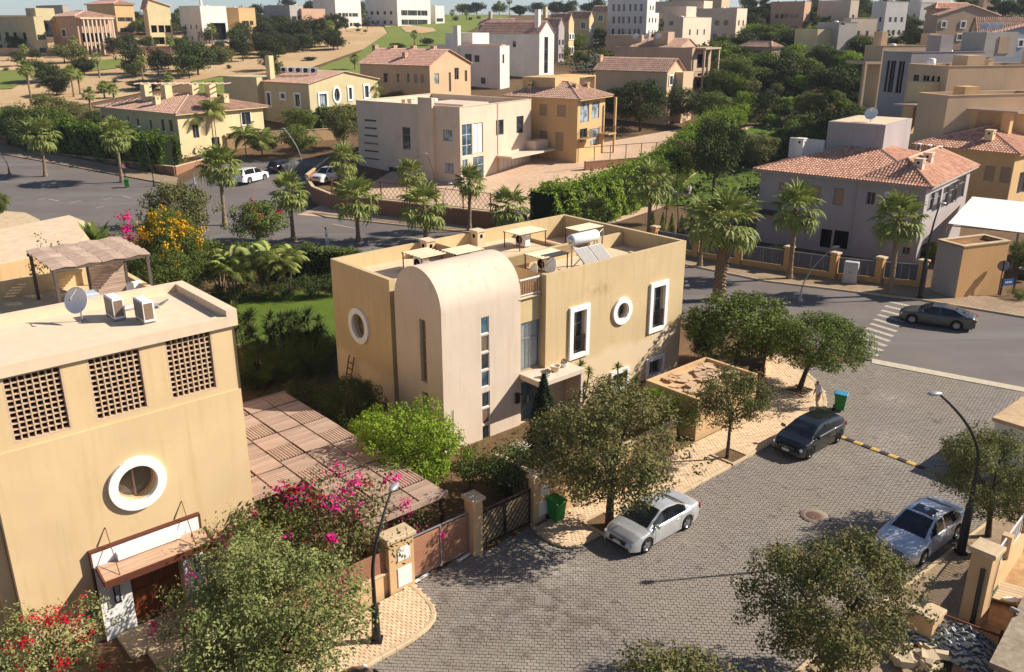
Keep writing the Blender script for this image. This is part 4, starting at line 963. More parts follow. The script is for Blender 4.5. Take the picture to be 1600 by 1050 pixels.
def main_house():
    R_ = thing('house', 'ochre two storey house with vaulted stair tower at the centre', 'house', (*MO, 0), A_)
    W_, YF, H_ = 17.92, -10.25, 8.0
    mb = MB()
    # openings of the long front
    ops = [(8.2, 9.72, 2.92, 5.88, 'rect', .3), (11.86, 12.96, 4.28, 5.38, 'round', .3), (14.78, 16.38, 2.9, 5.95, 'rect', .3), (11.65, 13.2, -.2, 1.28, 'rect', .2), (14.79, 16.42, -.1, 1.28, 'rect', .2), (8.12, 8.75, -.1, 1.1, 'rect', .2)]
    # surrounds lie outside the reveals
    f1 = (8.2 + .27, 9.72 - .27, 2.92 + .27, 5.88 - .27, 'rect', .28); f2 = (14.78 + .27, 16.38 - .27, 2.9 + .27, 5.95 - .27, 'rect', .28); fr = (11.62 + .3, 13.2 - .3, 4.05 + .3, 5.63 - .3, 'round', .28)
    g1 = (11.85, 13.0, 0.1, 1.08, 'rect', .25); g2 = (15.0, 16.2, .1, 1.08, 'rect', .25); g0 = (8.3, 9.3, .1, .95, 'rect', .25)
    o6 = lambda o: (o[0] - 6.5, o[1] - 6.5, *o[2:])
    panel(mb, (6.5, YF), (1, 0), (0, -1), W_ - 6.5, -.3, H_, [o6(o) for o in (f1, f2, fr, g1, g2, g0)], mi=0)
    panel(mb, (6.5, YF), (0, 1), (-1, 0), .4, -.3, H_)
    panel(mb, (W_, YF), (0, 1), (1, 0), -YF, -.3, H_); panel(mb, (0, 0), (1, 0), (0, 1), W_, -.3, H_)
    rl = (1.99, 3.29, 4.13, 5.5, 'round', .3)
    # left end wall: runs from y=0 to y=-5.67, in u = -y
    panel(mb, (0, 0), (0, -1), (-1, 0), 5.67, -.3, H_, [rl])
    panel(mb, (0, -5.67), (1, 0), (0, -1), .35, -.3, H_)
    panel(mb, (.3, -5.67), (0, -1), (-1, 0), .5, -.3, 7.35)          # rainwater recess
    mb.poly([(.3, -5.67, 7.35), (.3, -6.2, 7.35), (2.5, -6.2, 7.35), (2.5, -5.67, 7.35)])
    # recessed bay with the tall window
    bay = (.12, 1.5, 2.95, 5.6, 'rect', .12); door = (.15, 1.5, 0, 2.3, 'rect', .3)
    panel(mb, (5.0, -9.85), (1, 0), (0, -1), 1.5, -.3, 7.0, [bay, door])
    panel(mb, (6.5, -9.85), (0, 1), (-1, 0), 9.85, 6.3, H_)
    # parapets
    inn = parapet(mb, [(0, -5.67), (.35, -5.67), (.35, -5.60), (W_, -5.60)][:0] or [(6.5, -9.85), (6.5, YF), (W_, YF), (W_, 0), (0, 0), (0, -5.67)], .24, 6.3, H_, closed=False)
    # step between the upper and the lower roof terrace
    panel(mb, (5.0, -5.6), (1, 0), (0, -1), 8.2, 6.3, 7.75); mb.box(5.0, 13.2, -5.6, -5.38, 7.2, 7.8)
    mb.box(13.2, 13.42, -5.6, -.24, 6.3, 7.4); mb.box(14.6, 17.68, -5.6, -5.38, 6.3, 7.75); mb.box(14.9, 15.1, -10.0, -8.4, 6.3, 7.5)
    mb.build('wall', M_YEL, R_)
    rb = MB(); rb.poly([(.24, -5.5, 7.2), (13.2, -5.5, 7.2), (13.2, -.24, 7.2), (.24, -.24, 7.2)]); rb.poly([(.3, -6.2, 7.19), (5, -6.2, 7.19), (5, -5.3, 7.19), (.3, -5.3, 7.19)])
    rb.poly([(4.9, -10.01, 6.95), (17.68, -10.01, 6.95), (17.68, -5.6, 6.95), (4.9, -5.6, 6.95)]); rb.poly([(13.42, -5.38, 6.6), (17.68, -5.38, 6.6), (17.68, -.24, 6.6), (13.42, -.24, 6.6)]); rb.build('roof', M_ROOFSLAB, R_)
    # stair tower with its barrel vault
    tb = MB(); y0, y1, zs = -6.1, -9.95, 7.25; r = (y0 - y1) / 2; yc = (y0 + y1) / 2; n = 40; rz = 1.9
    slit = [(2.06, 2.56, 3.32, 6.6, 'rect', .22), (2.1, 2.6, .6, 2.8, 'rect', .22)]
    panel(tb, (0, y0), (0, -1), (-1, 0), y0 - y1, -.3, zs, slit); arch = [(yc + r * math.cos(PI * k / n), zs + rz * math.sin(PI * k / n)) for k in range(n + 1)]
    for x in (0, 5.0): tb.poly([(x, y, z) for y, z in arch])
    tb.add([(x, y, z) for y, z in arch for x in (0, 5.0)], [(2 * k, 2 * k + 1, 2 * k + 3, 2 * k + 2) for k in range(n)], 0, False)
    fs = [(2.38, 2.92, 5.65, 6.55, 'rect', .1), (2.38, 2.92, 4.7, 5.58, 'rect', .1), (2.38, 2.92, 3.75, 4.63, 'rect', .1), (2.38, 2.92, 2.82, 3.68, 'rect', .1), (2.39, 2.93, 1.7, 2.55, 'rect', .1), (2.39, 2.93, .78, 1.63, 'rect', .1), (2.39, 2.93, -.1, .7, 'rect', .1)]
    panel(tb, (0, y1), (1, 0), (0, -1), 5.0, -.3, zs, fs)
    panel(tb, (5.0, y1), (0, 1), (1, 0), .12, -.3, zs); panel(tb, (5.0, y1), (0, 1), (1, 0), y0 - y1, 7.0, zs); tb.build('stair_tower', M_TOWER, R_)
    M_TAUPE = flat('taupe_panel', lin(120, 96, 76), .7, 0, .2, .1)
    for i, o in enumerate(fs): add_window(R_, (0, y1), (1, 0), (0, -1), o, 'plain', .1, mull=(0, 0), framem=M_WHITEMET, glassm=M_GLASSB if i in (0, 3) else M_TAUPE if i in (1, 5) else M_GLASS)
    for i, o in enumerate(slit): add_window(R_, (0, y0), (0, -1), (-1, 0), o, 'plain', .22, mull=(0, 2), glassm=M_TAUPE if i == 0 else M_GLASS)
    for o in (f1, f2): add_window(R_, (0, YF), (1, 0), (0, -1), o, 'white grille', .28, sw=.27, mull=(1, 1), glassm=M_GLASSP if False else M_GLASS)
    add_window(R_, (0, YF), (1, 0), (0, -1), fr, 'white round', .28, sw=.3)
    for o in (g1, g2, g0): add_window(R_, (0, YF), (1, 0), (0, -1), o, 'white', .25, sw=.2)
    add_window(R_, (0, 0), (0, -1), (-1, 0), rl, 'white round', .3, sw=.32, glassm=glass('brown_glass', (.10, .075, .055), .2))
    w_ = add_window(R_, (5.0, -9.85), (1, 0), (0, -1), bay, 'plain', .12, mull=(1, 1), glassm=clear_glass('bay_glass', .25), framem=M_GREYMET)
    cb = MB(); db = MB(); db.box(5.05, 6.55, -9.2, -9.15, 2.8, 5.7); db.build('dim_room', M_DARK, R_)  # near-black panel stands in for the unlit room behind the curtain
    V = [(5.1 + k * .02, -9.6 + .035 * math.sin(k * 1.1), z) for k in range(71) for z in (2.96, 5.58)]; cb.add(V, [(2 * k, 2 * k + 2, 2 * k + 3, 2 * k + 1) for k in range(70) if not 22 < k < 27 and k > 3], 0, True); cb.build('curtain', M_CURTAIN, w_)
    # entrance
    db = MB(); db.box(5.2, 6.45, -9.62, -9.56, 0, 2.25); d_ = db.build('door', M_GLASSB, R_); hb = MB(); hb.box(5.8, 5.86, -9.66, -9.62, .9, 1.3); hb.build('handle', M_ALU, d_)
    cnp = MB(); cnp.bbox(4.95, 8.1, -11.55, -9.86, 2.62, 2.9, .03); cnp.box(7.95, 8.1, -11.5, -10.27, 0, 2.6); cnp.build('entrance_canopy', M_TOWER, R_)
    lb = MB(); lb.box(4.62, 4.82, -10.1, -9.96, 1.35, 1.42); lb.box(4.65, 4.79, -10.2, -10.0, 1.42, 1.85); lb.box(4.62, 4.82, -10.22, -9.96, 1.85, 1.92); lb.build('wall_lantern', M_BLACK, R_)
    # balcony railing above the bay
    rl_ = MB(); rl_.box(5.02, 6.48, -9.88, -9.8, 7.86, 7.93); rl_.box(5.02, 6.48, -9.87, -9.81, 7.06, 7.12); rail = rl_.build('balcony_railing', M_WHITEMET, R_)
    bm_ = MB(); bm_.box(-.035, .035, -.025, .025, 7.1, 7.88); me = bm_.mesh('baluster', flat('baluster_paint', lin(150, 116, 92), .6))
    for k in range(9): link('baluster', me, rail, (5.1 + k * .165, -9.84, 0))
    # vents along the rear parapet
    for x in (6.1, 9.9): vent_block(R_, x, -.6, 7.2, .6, .7, .95, M_YEL)
    # rainwater pipe in the recess
    pb = MB(); pb.tube([(.24, -5.8, 0), (.24, -5.8, 7.3)], .05, 8); pb.build('drainpipe', M_TOWER, R_)
    wp = MB(); wp.tube([(.55, -9.97, .7), (.55, -9.99, 2.2)], .015, 5); wp.build('wall_cable', M_RUST, R_)
    return R_
MAIN = main_house()
def mw(x, y): v = Vector(MO) + E1 * x + E2 * y; return (v.x, v.y)
# sun shades over roof machinery
M_CREAMMET = flat('cream_sheet', lin(216, 196, 164), .7, 0, .3, .06)
def roof_shade(x, y, z, L, D, h, label, n=6, tilt=.05):
    r = thing('sun_shade', label, 'sun shade', (*mw(x, y), z), A_, 'little metal sun shades on the roof')
    me = None
    for i in range(n):
        if me is None:
            mb = MB(); mb.add([(-L / 2, -.5 * D / n * .93, 0), (-L / 2, 0, .045), (-L / 2, .5 * D / n * .93, 0), (L / 2, -.5 * D / n * .93, 0), (L / 2, 0, .045), (L / 2, .5 * D / n * .93, 0), (-L / 2, 0, -.02), (L / 2, 0, -.02)], [(0, 3, 4, 1), (1, 4, 5, 2), (0, 6, 7, 3), (6, 2, 5, 7)]); me = mb.mesh('roof_sheet', M_CREAMMET)
        link('roof_sheet', me, r, (0, -D / 2 + (i + .5) * D / n, h))
    for sx in (-1, 1):
        for sy in (-1, 1):
            mb = MB(); mb.box(-.025, .025, -.025, .025, 0, h); mb.build('post', M_RUST, r, (sx * L * .46, sy * D * .46, 0))
    mb = MB(); 
    for sy in (-1, 1): mb.box(-L / 2, L / 2, sy * D * .46 - .02, sy * D * .46 + .02, h - .06, h - .005)
    mb.build('beam', M_RUST, r); return r
roof_shade(3.99, -3.16, 7.2, 1.7, 1.9, 1.05, 'slatted cream metal shade nearest the left end of the flat roof', 6)
roof_shade(6.27, -3.66, 7.2, 2.0, 1.5, .95, 'plain cream metal shade beside the vent on the rear parapet')
roof_shade(12.0, -2.6, 7.2, 2.3, 1.5, 1.0, 'long cream metal shade behind the white water tank', 7)
roof_shade(15.4, -4.3, 6.6, 2.2, 1.3, 1.6, 'cream metal shade in the rear right corner of the roof', 6)
roof_shade(9.6, -7.0, 6.95, 2.1, 1.5, 1.05, 'cream metal shade beside the satellite dishes on the lower terrace', 7)
for (x, y, z, lb) in ((3.9, -3.0, 7.2, 'grey air conditioner under the left roof shade'), (6.3, -3.5, 7.2, 'grey air conditioner under the shade by the vent'), (11.9, -2.5, 7.2, 'grey air conditioner under the long rear shade'), (9.6, -6.9, 6.95, 'grey air conditioner under the terrace shade')): ac_unit((*mw(x, y), z), A_ - PI / 2, lb)
dish((*mw(7.0, -8.9), 7.0), math.radians(200), 'pale satellite dish directly behind the white balcony railing', .5, tilt=1.25)
dish((*mw(8.5, -8.7), 7.0), math.radians(205), 'pale satellite dish right of the one behind the railing', .5, tilt=1.25)
def solar_heater():
    r = thing('solar_water_heater', 'white solar water tank with two flat panels on the roof terrace', 'water heater', (*mw(11.3, -8.9), 6.95), A_); r.scale = (1, .95, .95)
    mb = MB(); M = Matrix.Translation((0, .75, 2.0)) @ Matrix.Rotation(PI / 2, 4, 'Y'); mb.lathe([(.02, -1.05), (.12, -1.06), (.3, -1.03), (.34, -.97), (.34, .97), (.3, 1.03), (.02, 1.06)], 28, M); mb.build('tank', M_WHITEMET, r)
    cb = MB(); cb.lathe([(.20, -1.068), (.2, -1.075), (.02, -1.08)], 20, M); cb.build('tank_lid', M_ALU, r)
    M_COL = flat('collector_glass', (.38, .34, .30), .25, 0, .6, .08)
    for x in (-.55, .55):
        Mx = Matrix.Translation((x, -.35, .95)) @ Matrix.Rotation(math.radians(38), 4, 'X'); b = MB(); b.obox(Mx, 1.0, 1.9, .07); p = b.build('solar_panel', M_ALU, r); g = MB(); g.obox(Mx @ Matrix.Translation((0, 0, .038)), .93, 1.82, .01); g.build('panel_glass', M_COL, p)
    fb = MB()
    for x in (-.9, .9): fb.bar((x, .75, 0), (x, .75, 1.7), .05); fb.bar((x, -1.1, .05), (x, .6, 1.55), .05); fb.bar((x, -1.1, 0), (x, .75, .05), .05); fb.bar((x, .75, .1), (x, -.3, .8), .04)
    fb.bar((-.9, .75, .3), (.9, .75, 1.5), .04); fb.build('frame', M_GREYMET, r)
    pb = MB(); pb.tube([(1.1, .75, 2.0), (1.5, .7, 2.3), (1.7, .9, 1.4), (1.6, 1.2, .1)], .05, 7); pb.tube([(1.1, .75, 1.9), (1.4, 1.0, 1.2), (1.5, 1.2, .1)], .04, 7); pb.build('pipe', M_GREYMET, r)
solar_heater()
# wooden ladder against the left end wall
def ladder():
    b = Vector((*mw(-.9, -1.9), 0)); r = thing('ladder', 'rough wooden ladder leaning on the shaded end wall', 'ladder', b, A_); mw_ = wood('old_wood', lin(112, 78, 52), 2)
    for y in (-.25, .25): mb = MB(); mb.bar((0, y, 0), (.72, y, 2.9), .06, .05); mb.build('rail', mw_, r)
    for k in range(8): mb = MB(); t = .1 + k * .11; mb.bar((.72 * t, -.3, 2.9 * t), (.72 * t, .3, 2.9 * t), .05); mb.build('rung', mw_, r)
ladder()
def pot(x, y, z, label, s=1.0, plantm=True):
    r = thing('planter', label, 'planter', (*mw(x, y), z), 0, 'bowls on the entrance canopy'); mb = MB(); mb.lathe([(.001, 0), (.11 * s, 0), (.2 * s, .2 * s), (.21 * s, .24 * s), (.18 * s, .24 * s), (.16 * s, .17 * s), (.001, .16 * s)], 18); mb.build('bowl', M_WHITE if plantm else M_TOWER, r)
    if plantm:
        rng = np.random.default_rng(3); d = rng.normal(0, 1, (260, 3)); d /= np.linalg.norm(d, axis=1)[:, None]; V, F = leaf_quads(d * .15 * s + np.array([0, 0, .3 * s]), d, .07); link('succulent', mesh_np('succulent', V, F, LEAF['rusty']), r)
pot(5.75, -11.2, 2.9, 'white bowl with brown plant at the left of the canopy'); pot(7.4, -10.75, 2.9, 'white bowl with brown plant at the right of the canopy'); pot(6.6, -10.9, 2.9, 'wide empty clay bowl in the middle of the canopy', 1.4, False)
# ------------------------------------------------------------------ the tall house on the left with brick lattice screens
LO = (-10.0, 28.7)
def lw(x, y): v = Vector(LO) + E1 * x + E2 * y; return (v.x, v.y)
M_YEL2 = plaster('yellow_plaster', lin(219, 190, 144), .12); M_CORN = flat('cornice_paint', lin(220, 196, 166), .9, 0, .15, .06, 2); M_LATT = flat('lattice_block', lin(204, 176, 144), .9, 0, .15, .12, 9)
M_DOOR = wood('door_wood', lin(118, 62, 30), 2, .5); M_AWN = wood('awning_wood', lin(184, 148, 118), 0); M_BROWN = flat('brown_trim', lin(96, 52, 34), .7)
def left_house():
    R_ = thing('house', 'tall yellow house with three brick lattice screens and wooden entrance awning', 'house', (*LO, 0), A_)
    x0, x1, H_ = -7.75, .33, 10.6
    mb = MB(); S = [(-7.0, -5.29, 7.9, 10.1), (-4.58, -2.87, 7.9, 10.1), (-2.12, -.46, 7.93, 10.15)]
    rnd = (-3.66 - .66, -3.66 + .66, 5.38 - .66, 5.38 + .66, 'round', .42); dr = (-4.45, -2.6, -.3, 2.55, 'rect', .7)
    sh = lambda o: (o[0] - x0, o[1] - x0, *o[2:])
    panel(mb, (x0, 0), (1, 0), (0, -1), x1 - x0, 7.72, 10.12, [sh((*s, 'rect', .12)) for s in S]); panel(mb, (x0, -.05), (1, 0), (0, -1), x1 - x0, -.3, 7.72, [sh(rnd), sh(dr)])
    mb.poly([(x0, -.05, 7.72), (x1, -.05, 7.72), (x1, 0, 7.72), (x0, 0, 7.72)])
    panel(mb, (x0, -.05), (0, 1), (-1, 0), 4.6, -.3, 10.12); panel(mb, (x1, -.05), (0, 1), (1, 0), 4.6, -.3, 10.12); panel(mb, (x0, 4.55), (1, 0), (0, 1), x1 - x0, -.3, 10.12); mb.build('wall', M_YEL2, R_)
    # room behind the screens
    ib = MB(); ib.box(x0 + .1, x1 - .1, 3.4, 3.5, 7.75, 10.1); ib.box(x0 + .1, x1 - .1, .13, 3.4, 7.70, 7.75); 
    for x in (-4.9, -2.5): ib.box(x, x + .08, .5, 3.4, 7.76, 10.05)
    ib.build('screen_room', flat('dim_room', lin(150, 120, 92), .9), R_)
    # lattice screens built bar by bar
    for (a, b, z0, z1) in S:
        fb = MB(); t = .07; fb.box(a, a + t, .0, .2, z0, z1); fb.box(b - t, b, .0, .2, z0, z1); fb.box(a + t, b - t, .002, .198, z0, z0 + t); fb.box(a + t, b - t, .002, .198, z1 - t, z1)
        fr = fb.build('lattice_screen', M_LATT, R_); n, m = 8, 11; w_ = b - a - 2 * t; h = z1 - z0 - 2 * t
        v = MB(); v.box(-.02, .02, .04, .16, z0 + t, z1 - t); vm = v.mesh('lattice_bar', M_LATT); hh = MB(); hh.box(a + t, b - t, .05, .17, -.019, .019); hm = hh.mesh('lattice_bar', M_LATT)
        for i in range(1, n): link('lattice_bar', vm, fr, (a + t + w_ * i / n, 0, 0))
        for j in range(1, m): link('lattice_bar', hm, fr, (0, 0, z0 + t + h * j / m))
    # roof slab and parapets
    rb = MB(); rb.box(x0 - .12, x1 + .12, -.14, 4.62, 10.124, 10.42); rb.build('cornice', M_CORN, R_)
    pb = MB(); pb.box(x1 - .26, x1 + .12, -.14, 4.62, 10.422, 10.72); pb.box(x0 - .12, x1 - .262, 4.3, 4.62, 10.422, 10.72); pb.box(x0 - .12, x1 - .262, -.14, .16, 10.422, 10.5); pb.build('parapet', M_CORN, R_)
    wi = add_window(R_, (0, -.05), (1, 0), (0, -1), rnd, 'white round', .42, sw=.3, framem=M_AWN, glassm=glass('bronze_glass', (.11, .085, .06), .18))
    # white door surround with brown edge
    sb = MB(); X0, X1 = -5.5, -1.84; sb.box(X0, -4.45, -.22, -.051, -.2, 3.45); sb.box(-2.6, X1, -.22, -.051, -.2, 3.45); sb.box(-4.45, -2.6, -.22, -.051, 2.55, 3.45); sb.box(X0 + .75, X1 - .75, -.42, -.222, 2.95, 3.2); s_ = sb.build('door_surround', M_WHITE, R_)
    tb = MB(); tb.box(X0 - .06, X0 - .002, -.24, -.051, -.2, 3.5); tb.box(X1 + .002, X1 + .06, -.24, -.051, -.2, 3.5); tb.box(X0 - .06, X1 + .06, -.245, -.051, 3.452, 3.51); tb.build('trim', M_BROWN, s_)
    db = MB(); db.box(-4.45, -3.53, .35, .42, -.2, 2.5); db.box(-3.52, -2.6, .35, .42, -.2, 2.5)
    for x in (-4.3, -3.37): 
        for z in (.1, 1.3): db.box(x, x + .62, .32, .36, z, z + 1.0)
    d_ = db.build('door', M_DOOR, R_); hb = MB(); hb.tube([(-3.6, .3, .9), (-3.6, .26, 1.0), (-3.6, .3, 1.4)], .02, 6); hb.build('handle', M_BLACK, d_)
    # awning boards, edge, stays
    aw = MB(); aw.add([(-5.4, -.25, 2.93), (-1.72, -.25, 2.93), (-1.72, -1.0, 2.68), (-5.4, -1.0, 2.68), (-5.4, -.25, 2.83), (-1.72, -.25, 2.83), (-1.72, -1.0, 2.58), (-5.4, -1.0, 2.58)], [(3, 2, 1, 0), (4, 5, 6, 7), (0, 1, 5, 4), (1, 2, 6, 5), (2, 3, 7, 6), (3, 0, 4, 7)]); A = aw.build('awning', M_AWN, R_)
    tb = MB(); tb.box(-5.45, -1.68, -1.07, -1.002, 2.5, 2.74); tb.bar((-5.43, -1.0, 2.63), (-5.43, -.25, 2.88), .06, .2); tb.bar((-1.69, -1.0, 2.63), (-1.69, -.25, 2.88), .06, .2); tb.build('fascia', M_BROWN, A)
    for x in (-4.9, -2.3):
        c = MB(); c.tube([(x, -.9, 2.72), (x, -.06, 4.15)], .014, 5); c.tube([(x, -.06, 4.15), (x - .35, -.06, 3.55)], .012, 5); c.build('stay_cable', M_BROWN, A)
    for x in (-4.95, -2.15):
        lb = MB(); lb.box(x - .1, x + .1, -.4, -.23, 1.35, 1.4); lb.box(x - .1, x + .1, -.4, -.23, 2.1, 2.17); lb.box(x - .02, x + .02, -.35, -.23, 2.17, 2.3)
        for dx in (-.08, .08):
            for dy in (-.38, -.25): lb.box(x + dx - .012, x + dx + .012, dy - .012, dy + .012, 1.4, 2.1)
        l_ = lb.build('wall_lantern', M_BLACK, R_); g = MB(); g.box(x - .065, x + .065, -.365, -.26, 1.41, 2.09); g.build('lantern_glass', M_GLASSP, l_)
    bx = MB(); bx.box(-5.95, -5.65, -.14, -.052, .9, 1.3); bx.build('letter_box', M_BLACK, R_)
    st = MB(); st.bbox(-5.2, -1.95, -1.75, -.26, -.1, .1, .02); st.bbox(-4.7, -2.4, -3.2, -1.76, -.1, .05, .02); st.build('door_step', M_KERB, R_)
    # lower wing and roof terrace behind
    wb = MB(); wb.box(-12.5, x0 - .01, .9, 6, -.3, 5.0); wb.box(x0 - .42, x0 - .02, .4, .89, -.3, 5.2); wb.build('side_wing', M_YEL2, R_)
    t0 = MB(); t0.box(-12.5, 2.3, 4.63, 19.5, -.3, 7.3); t0.build('rear_wing', M_YEL2, R_); t1 = MB(); t1.box(2.05, 2.3, 4.63, 19.5, 7.3, 8.15); t1.box(-12.5, 2.05, 19.25, 19.5, 7.3, 8.15); t1.build('terrace_parapet', M_YEL2, R_)
    gb = MB(); gb.box(-12, -3.2, 12.6, 12.63, 7.35, 8.3); gl = gb.build('glass_balustrade', clear_glass('clear_glass', .38), R_)
    hb = MB(); hb.box(-12, -3.2, 12.59, 12.64, 8.3, 8.35)
    for x in np.arange(-12, -3, 1.5): hb.box(x - .03, x + .03, 12.57, 12.59, 7.3, 8.35)
    hb.build('handrail', M_ALU, gl)
    cb = MB(); cb.box(x1, x1 + .3, 1.0, 1.8, 6.2, 6.4); cb.build('window_ledge', M_WHITE, R_)
left_house()
dish((*lw(-3.75, 2.9), 10.42), math.radians(255), 'pale satellite dish on the yellow house roof left of two air conditioners', .45, tilt=1.2)
ac_unit((*lw(-2.75, 2.5), 10.42), A_ + PI / 2, 'left one of two white air conditioners beside the dish on the yellow roof', s=1.0)
ac_unit((*lw(-2.1, 1.5), 10.42), A_ + PI / 2, 'right one of two white air conditioners beside the dish on the yellow roof', s=1.0)
def pipes():
    r = thing('pipe_run', 'thin pipes lying on the roof behind the air conditioners', 'pipes', (*lw(-2, 2.2), 10.42), A_); 
    for k in range(3): mb = MB(); mb.tube([(-.9 + .1 * k, .9, .06), (.1, .8 + .12 * k, .12), (.9, .5 + .1 * k, .08), (1.1, .2, .35)], .03, 6); mb.build('pipe', M_WHITEMET, r)
pipes()
# pergola with folded panels on the roof terrace
M_GREYWOOD = wood('grey_wood', lin(182, 156, 136), 0); M_GREYWOODD = wood('dark_grey_wood', lin(92, 78, 70), 2)
def pergola():
    X0, X1, Y0, Y1, Z = -1.9, 2.55, 14.0, 18.1, 9.65
    r = thing('pergola', 'grey wooden pergola with folded roof panels on the roof terrace', 'pergola', (*lw(0, 16), 7.3), A_); off = (0, -16, -7.3)
    n, m = 4, 5; dx = (X1 - X0) / n; dy = (Y1 - Y0) / m
    for j in range(m):
        for i in range(n):
            mb = MB(); a = X0 + i * dx; b = Y0 + j * dy; solid = (i + j) % 2 == 0; k = 9
            for s in range(k):
                g = 0.0 if solid else .035; y0 = b + dy * s / k + g; y1 = b + dy * (s + 1) / k - .004
                z = lambda x, y: Z + .07 * (1 - abs((x - a) / dx - .5) * 2) + .12 * (y - b) / dy
                p = [(a + .01, y0), (a + dx / 2, y0), (a + dx - .01, y0), (a + dx - .01, y1), (a + dx / 2, y1), (a + .01, y1)]
                V = [(x, y, z(x, y)) for x, y in p] + [(x, y, z(x, y) - .05) for x, y in p]
                mb.add(V, [(0, 1, 4, 5), (1, 2, 3, 4), (11, 10, 7, 6), (10, 9, 8, 7), (0, 6, 7, 1), (1, 7, 8, 2), (2, 8, 9, 3), (3, 9, 10, 4), (4, 10, 11, 5), (5, 11, 6, 0)])
            mb.build('roof_panel', M_GREYWOOD, r, off)
    for x in (X0 + .15, X1 - .15):
        for y in (Y0 + .1, Y1 - .1): mb = MB(); mb.box(x - .07, x + .07, y - .07, y + .07, 7.3, Z - .02); mb.build('post', M_GREYWOODD, r, off)
    for y in (Y0 + .1, Y1 - .1): mb = MB(); mb.box(X0, X1, y - .05, y + .05, Z - .16, Z - .021); mb.build('beam', M_GREYWOODD, r, off)
    sb = MB()
    for k in range(26): sb.box(.1, 1.75, 15.6, 15.64, 7.35 + k * .085, 7.35 + k * .085 + .068)
    sc_ = sb.build('slatted_screen', M_GREYWOOD, r, off); pb = MB(); pb.box(0, .1, 15.57, 15.67, 7.3, 9.6); pb.box(1.75, 1.85, 15.57, 15.67, 7.3, 9.6); pb.build('screen_post', M_GREYWOODD, sc_)
pergola()
def terrace_bits():
    r = thing('water_tank', 'white and pale blue covered tank beside the pergola screen', 'tank', (*lw(-.75, 13.2), 7.3), A_); mb = MB(); mb.bbox(-.4, .4, -.35, .35, 0, 1.25, .06); mb.build('cover', flat('pale_blue_cover', lin(180, 186, 196), .7), r); lb = MB(); lb.box(-.42, .42, -.37, .37, 1.0, 1.06); lb.build('band', M_WHITE, r)
    r = thing('terrace_chair', 'white cushioned chair right of the pergola screen', 'chair', (*lw(2.0 - .2, 14.4), 7.3), A_); mb = MB(); mb.bbox(-.35, .35, -.35, .35, .2, .45, .05); mb.build('seat', M_WHITE, r); mb = MB(); mb.bbox(-.35, .35, .25, .4, .45, .95, .05); mb.build('backrest', M_WHITE, r)
    mb = MB(); [mb.box(x - .03, x + .03, y - .03, y + .03, 0, .2) for x in (-.3, .3) for y in (-.3, .3)]; mb.build('legs', M_WHITE, r)
    r = thing('terrace_stool', 'white padded stool left of the pergola screen', 'stool', (*lw(-.1, 14.6), 7.3), A_); mb = MB(); mb.bbox(-.28, .28, -.28, .28, .25, .5, .05); mb.build('seat', M_WHITE, r); mb = MB(); [mb.box(x - .03, x + .03, y - .03, y + .03, 0, .25) for x in (-.22, .22) for y in (-.22, .22)]; mb.build('legs', M_WHITE, r)
terrace_bits()
# low flat building behind the terrace
def low_build():
    pts = [G(*p, 4.0) for p in ((-70, 372), (108, 336), (141, 349), (127, 380), (60, 398), (-70, 424))]; c = pts[0]
    r = thing('outbuilding', 'low cream building with bare flat roof behind the pergola', 'building', (*c, 0)); q = [(x - c[0], y - c[1]) for x, y in pts]; q = q if sum(a[0] * b[1] - b[0] * a[1] for a, b in zip(q, q[1:] + q[:1])) > 0 else q[::-1]
    mb = MB(); mb.prism(q, -.3, 3.85); mb.build('wall', plaster('cream_plaster', lin(214, 176, 128)), r); mb = MB(); mb.prism(q, 3.852, 4.0); mb.build('roof', M_ROOFSLAB, r)
low_build()
# ------------------------------------------------------------------ carport with checkered slatted roof
def carport():
    r = thing('carport', 'pink timber carport with checkered slatted roof between the two houses', 'carport', (*lw(3.5, 3), 0), A_); off = Vector((-3.5, -3, 0)); Mw = wood('pink_timber', lin(172, 144, 124), 0); Mb = wood('dark_timber', lin(92, 56, 40), 0); Z = 2.62
    me = {}
    def pm(kind, L, D):
        k = (kind, round(L, 3), round(D, 3))
        if k in me: return me[k]
        mb = MB(); n = 9
        if kind == 'x':
            for i in range(n): mb.box(0, L, D * i / n, D * (i + 1) / n - .05, .02, .07)
        elif kind == 'y':
            for i in range(n): mb.box(L * i / n, L * (i + 1) / n - .05, 0, D, .02, .07)
        else:
            for i in range(6): mb.box(0, L, D * i / 6, D * (i + 1) / 6 - .012, .02, .06)
        me[k] = mb.mesh('roof_panel', Mw); return me[k]
    dx = 1.26; dy = 1.22; xs = [.42 + i * dx for i in range(5)]
    for i, x in enumerate(xs):
        ylo = 1.15 if i < 2 else -3.55; n = int((9.6 - ylo) / dy)
        for j in range(n):
            y = ylo + j * (9.6 - ylo) / n; D = (9.6 - ylo) / n
            if i == 1 and j == n - 2: continue
            kind = 'solid' if (i + j) % 2 == 0 else ('x' if (i // 1) % 2 else 'y')
            link('roof_panel', pm(kind, dx - .08, D - .07), r, off + Vector((x, y, Z + (.02 if j % 2 else 0))), (random.uniform(-.006, .006), random.uniform(-.008, .008), 0))
    for i in range(6):
        x = .42 + i * dx - .04; mb = MB(); y0 = 1.1 if i < 2 else -3.6; mb.box(x - .05, x + .05, y0, 9.65, Z - .18, Z - .004); mb.build('beam', Mb, r, off)
    for y, x0, x1 in ((-3.62, 2.85, 6.75), (1.06, .4, 2.85), (9.68, .4, 6.75)): mb = MB(); mb.box(x0, x1, y - .04, y + .04, Z - .16, Z + .075); mb.build('fascia', Mw, r, off)
    for x, y in ((2.95, -3.4), (6.6, -3.4), (6.6, 3), (6.6, 9.4), (.6, 9.4), (2.95, 3)): mb = MB(); mb.box(x - .07, x + .07, y - .07, y + .07, 0, Z - .2); mb.build('post', Mb, r, off)
carport()
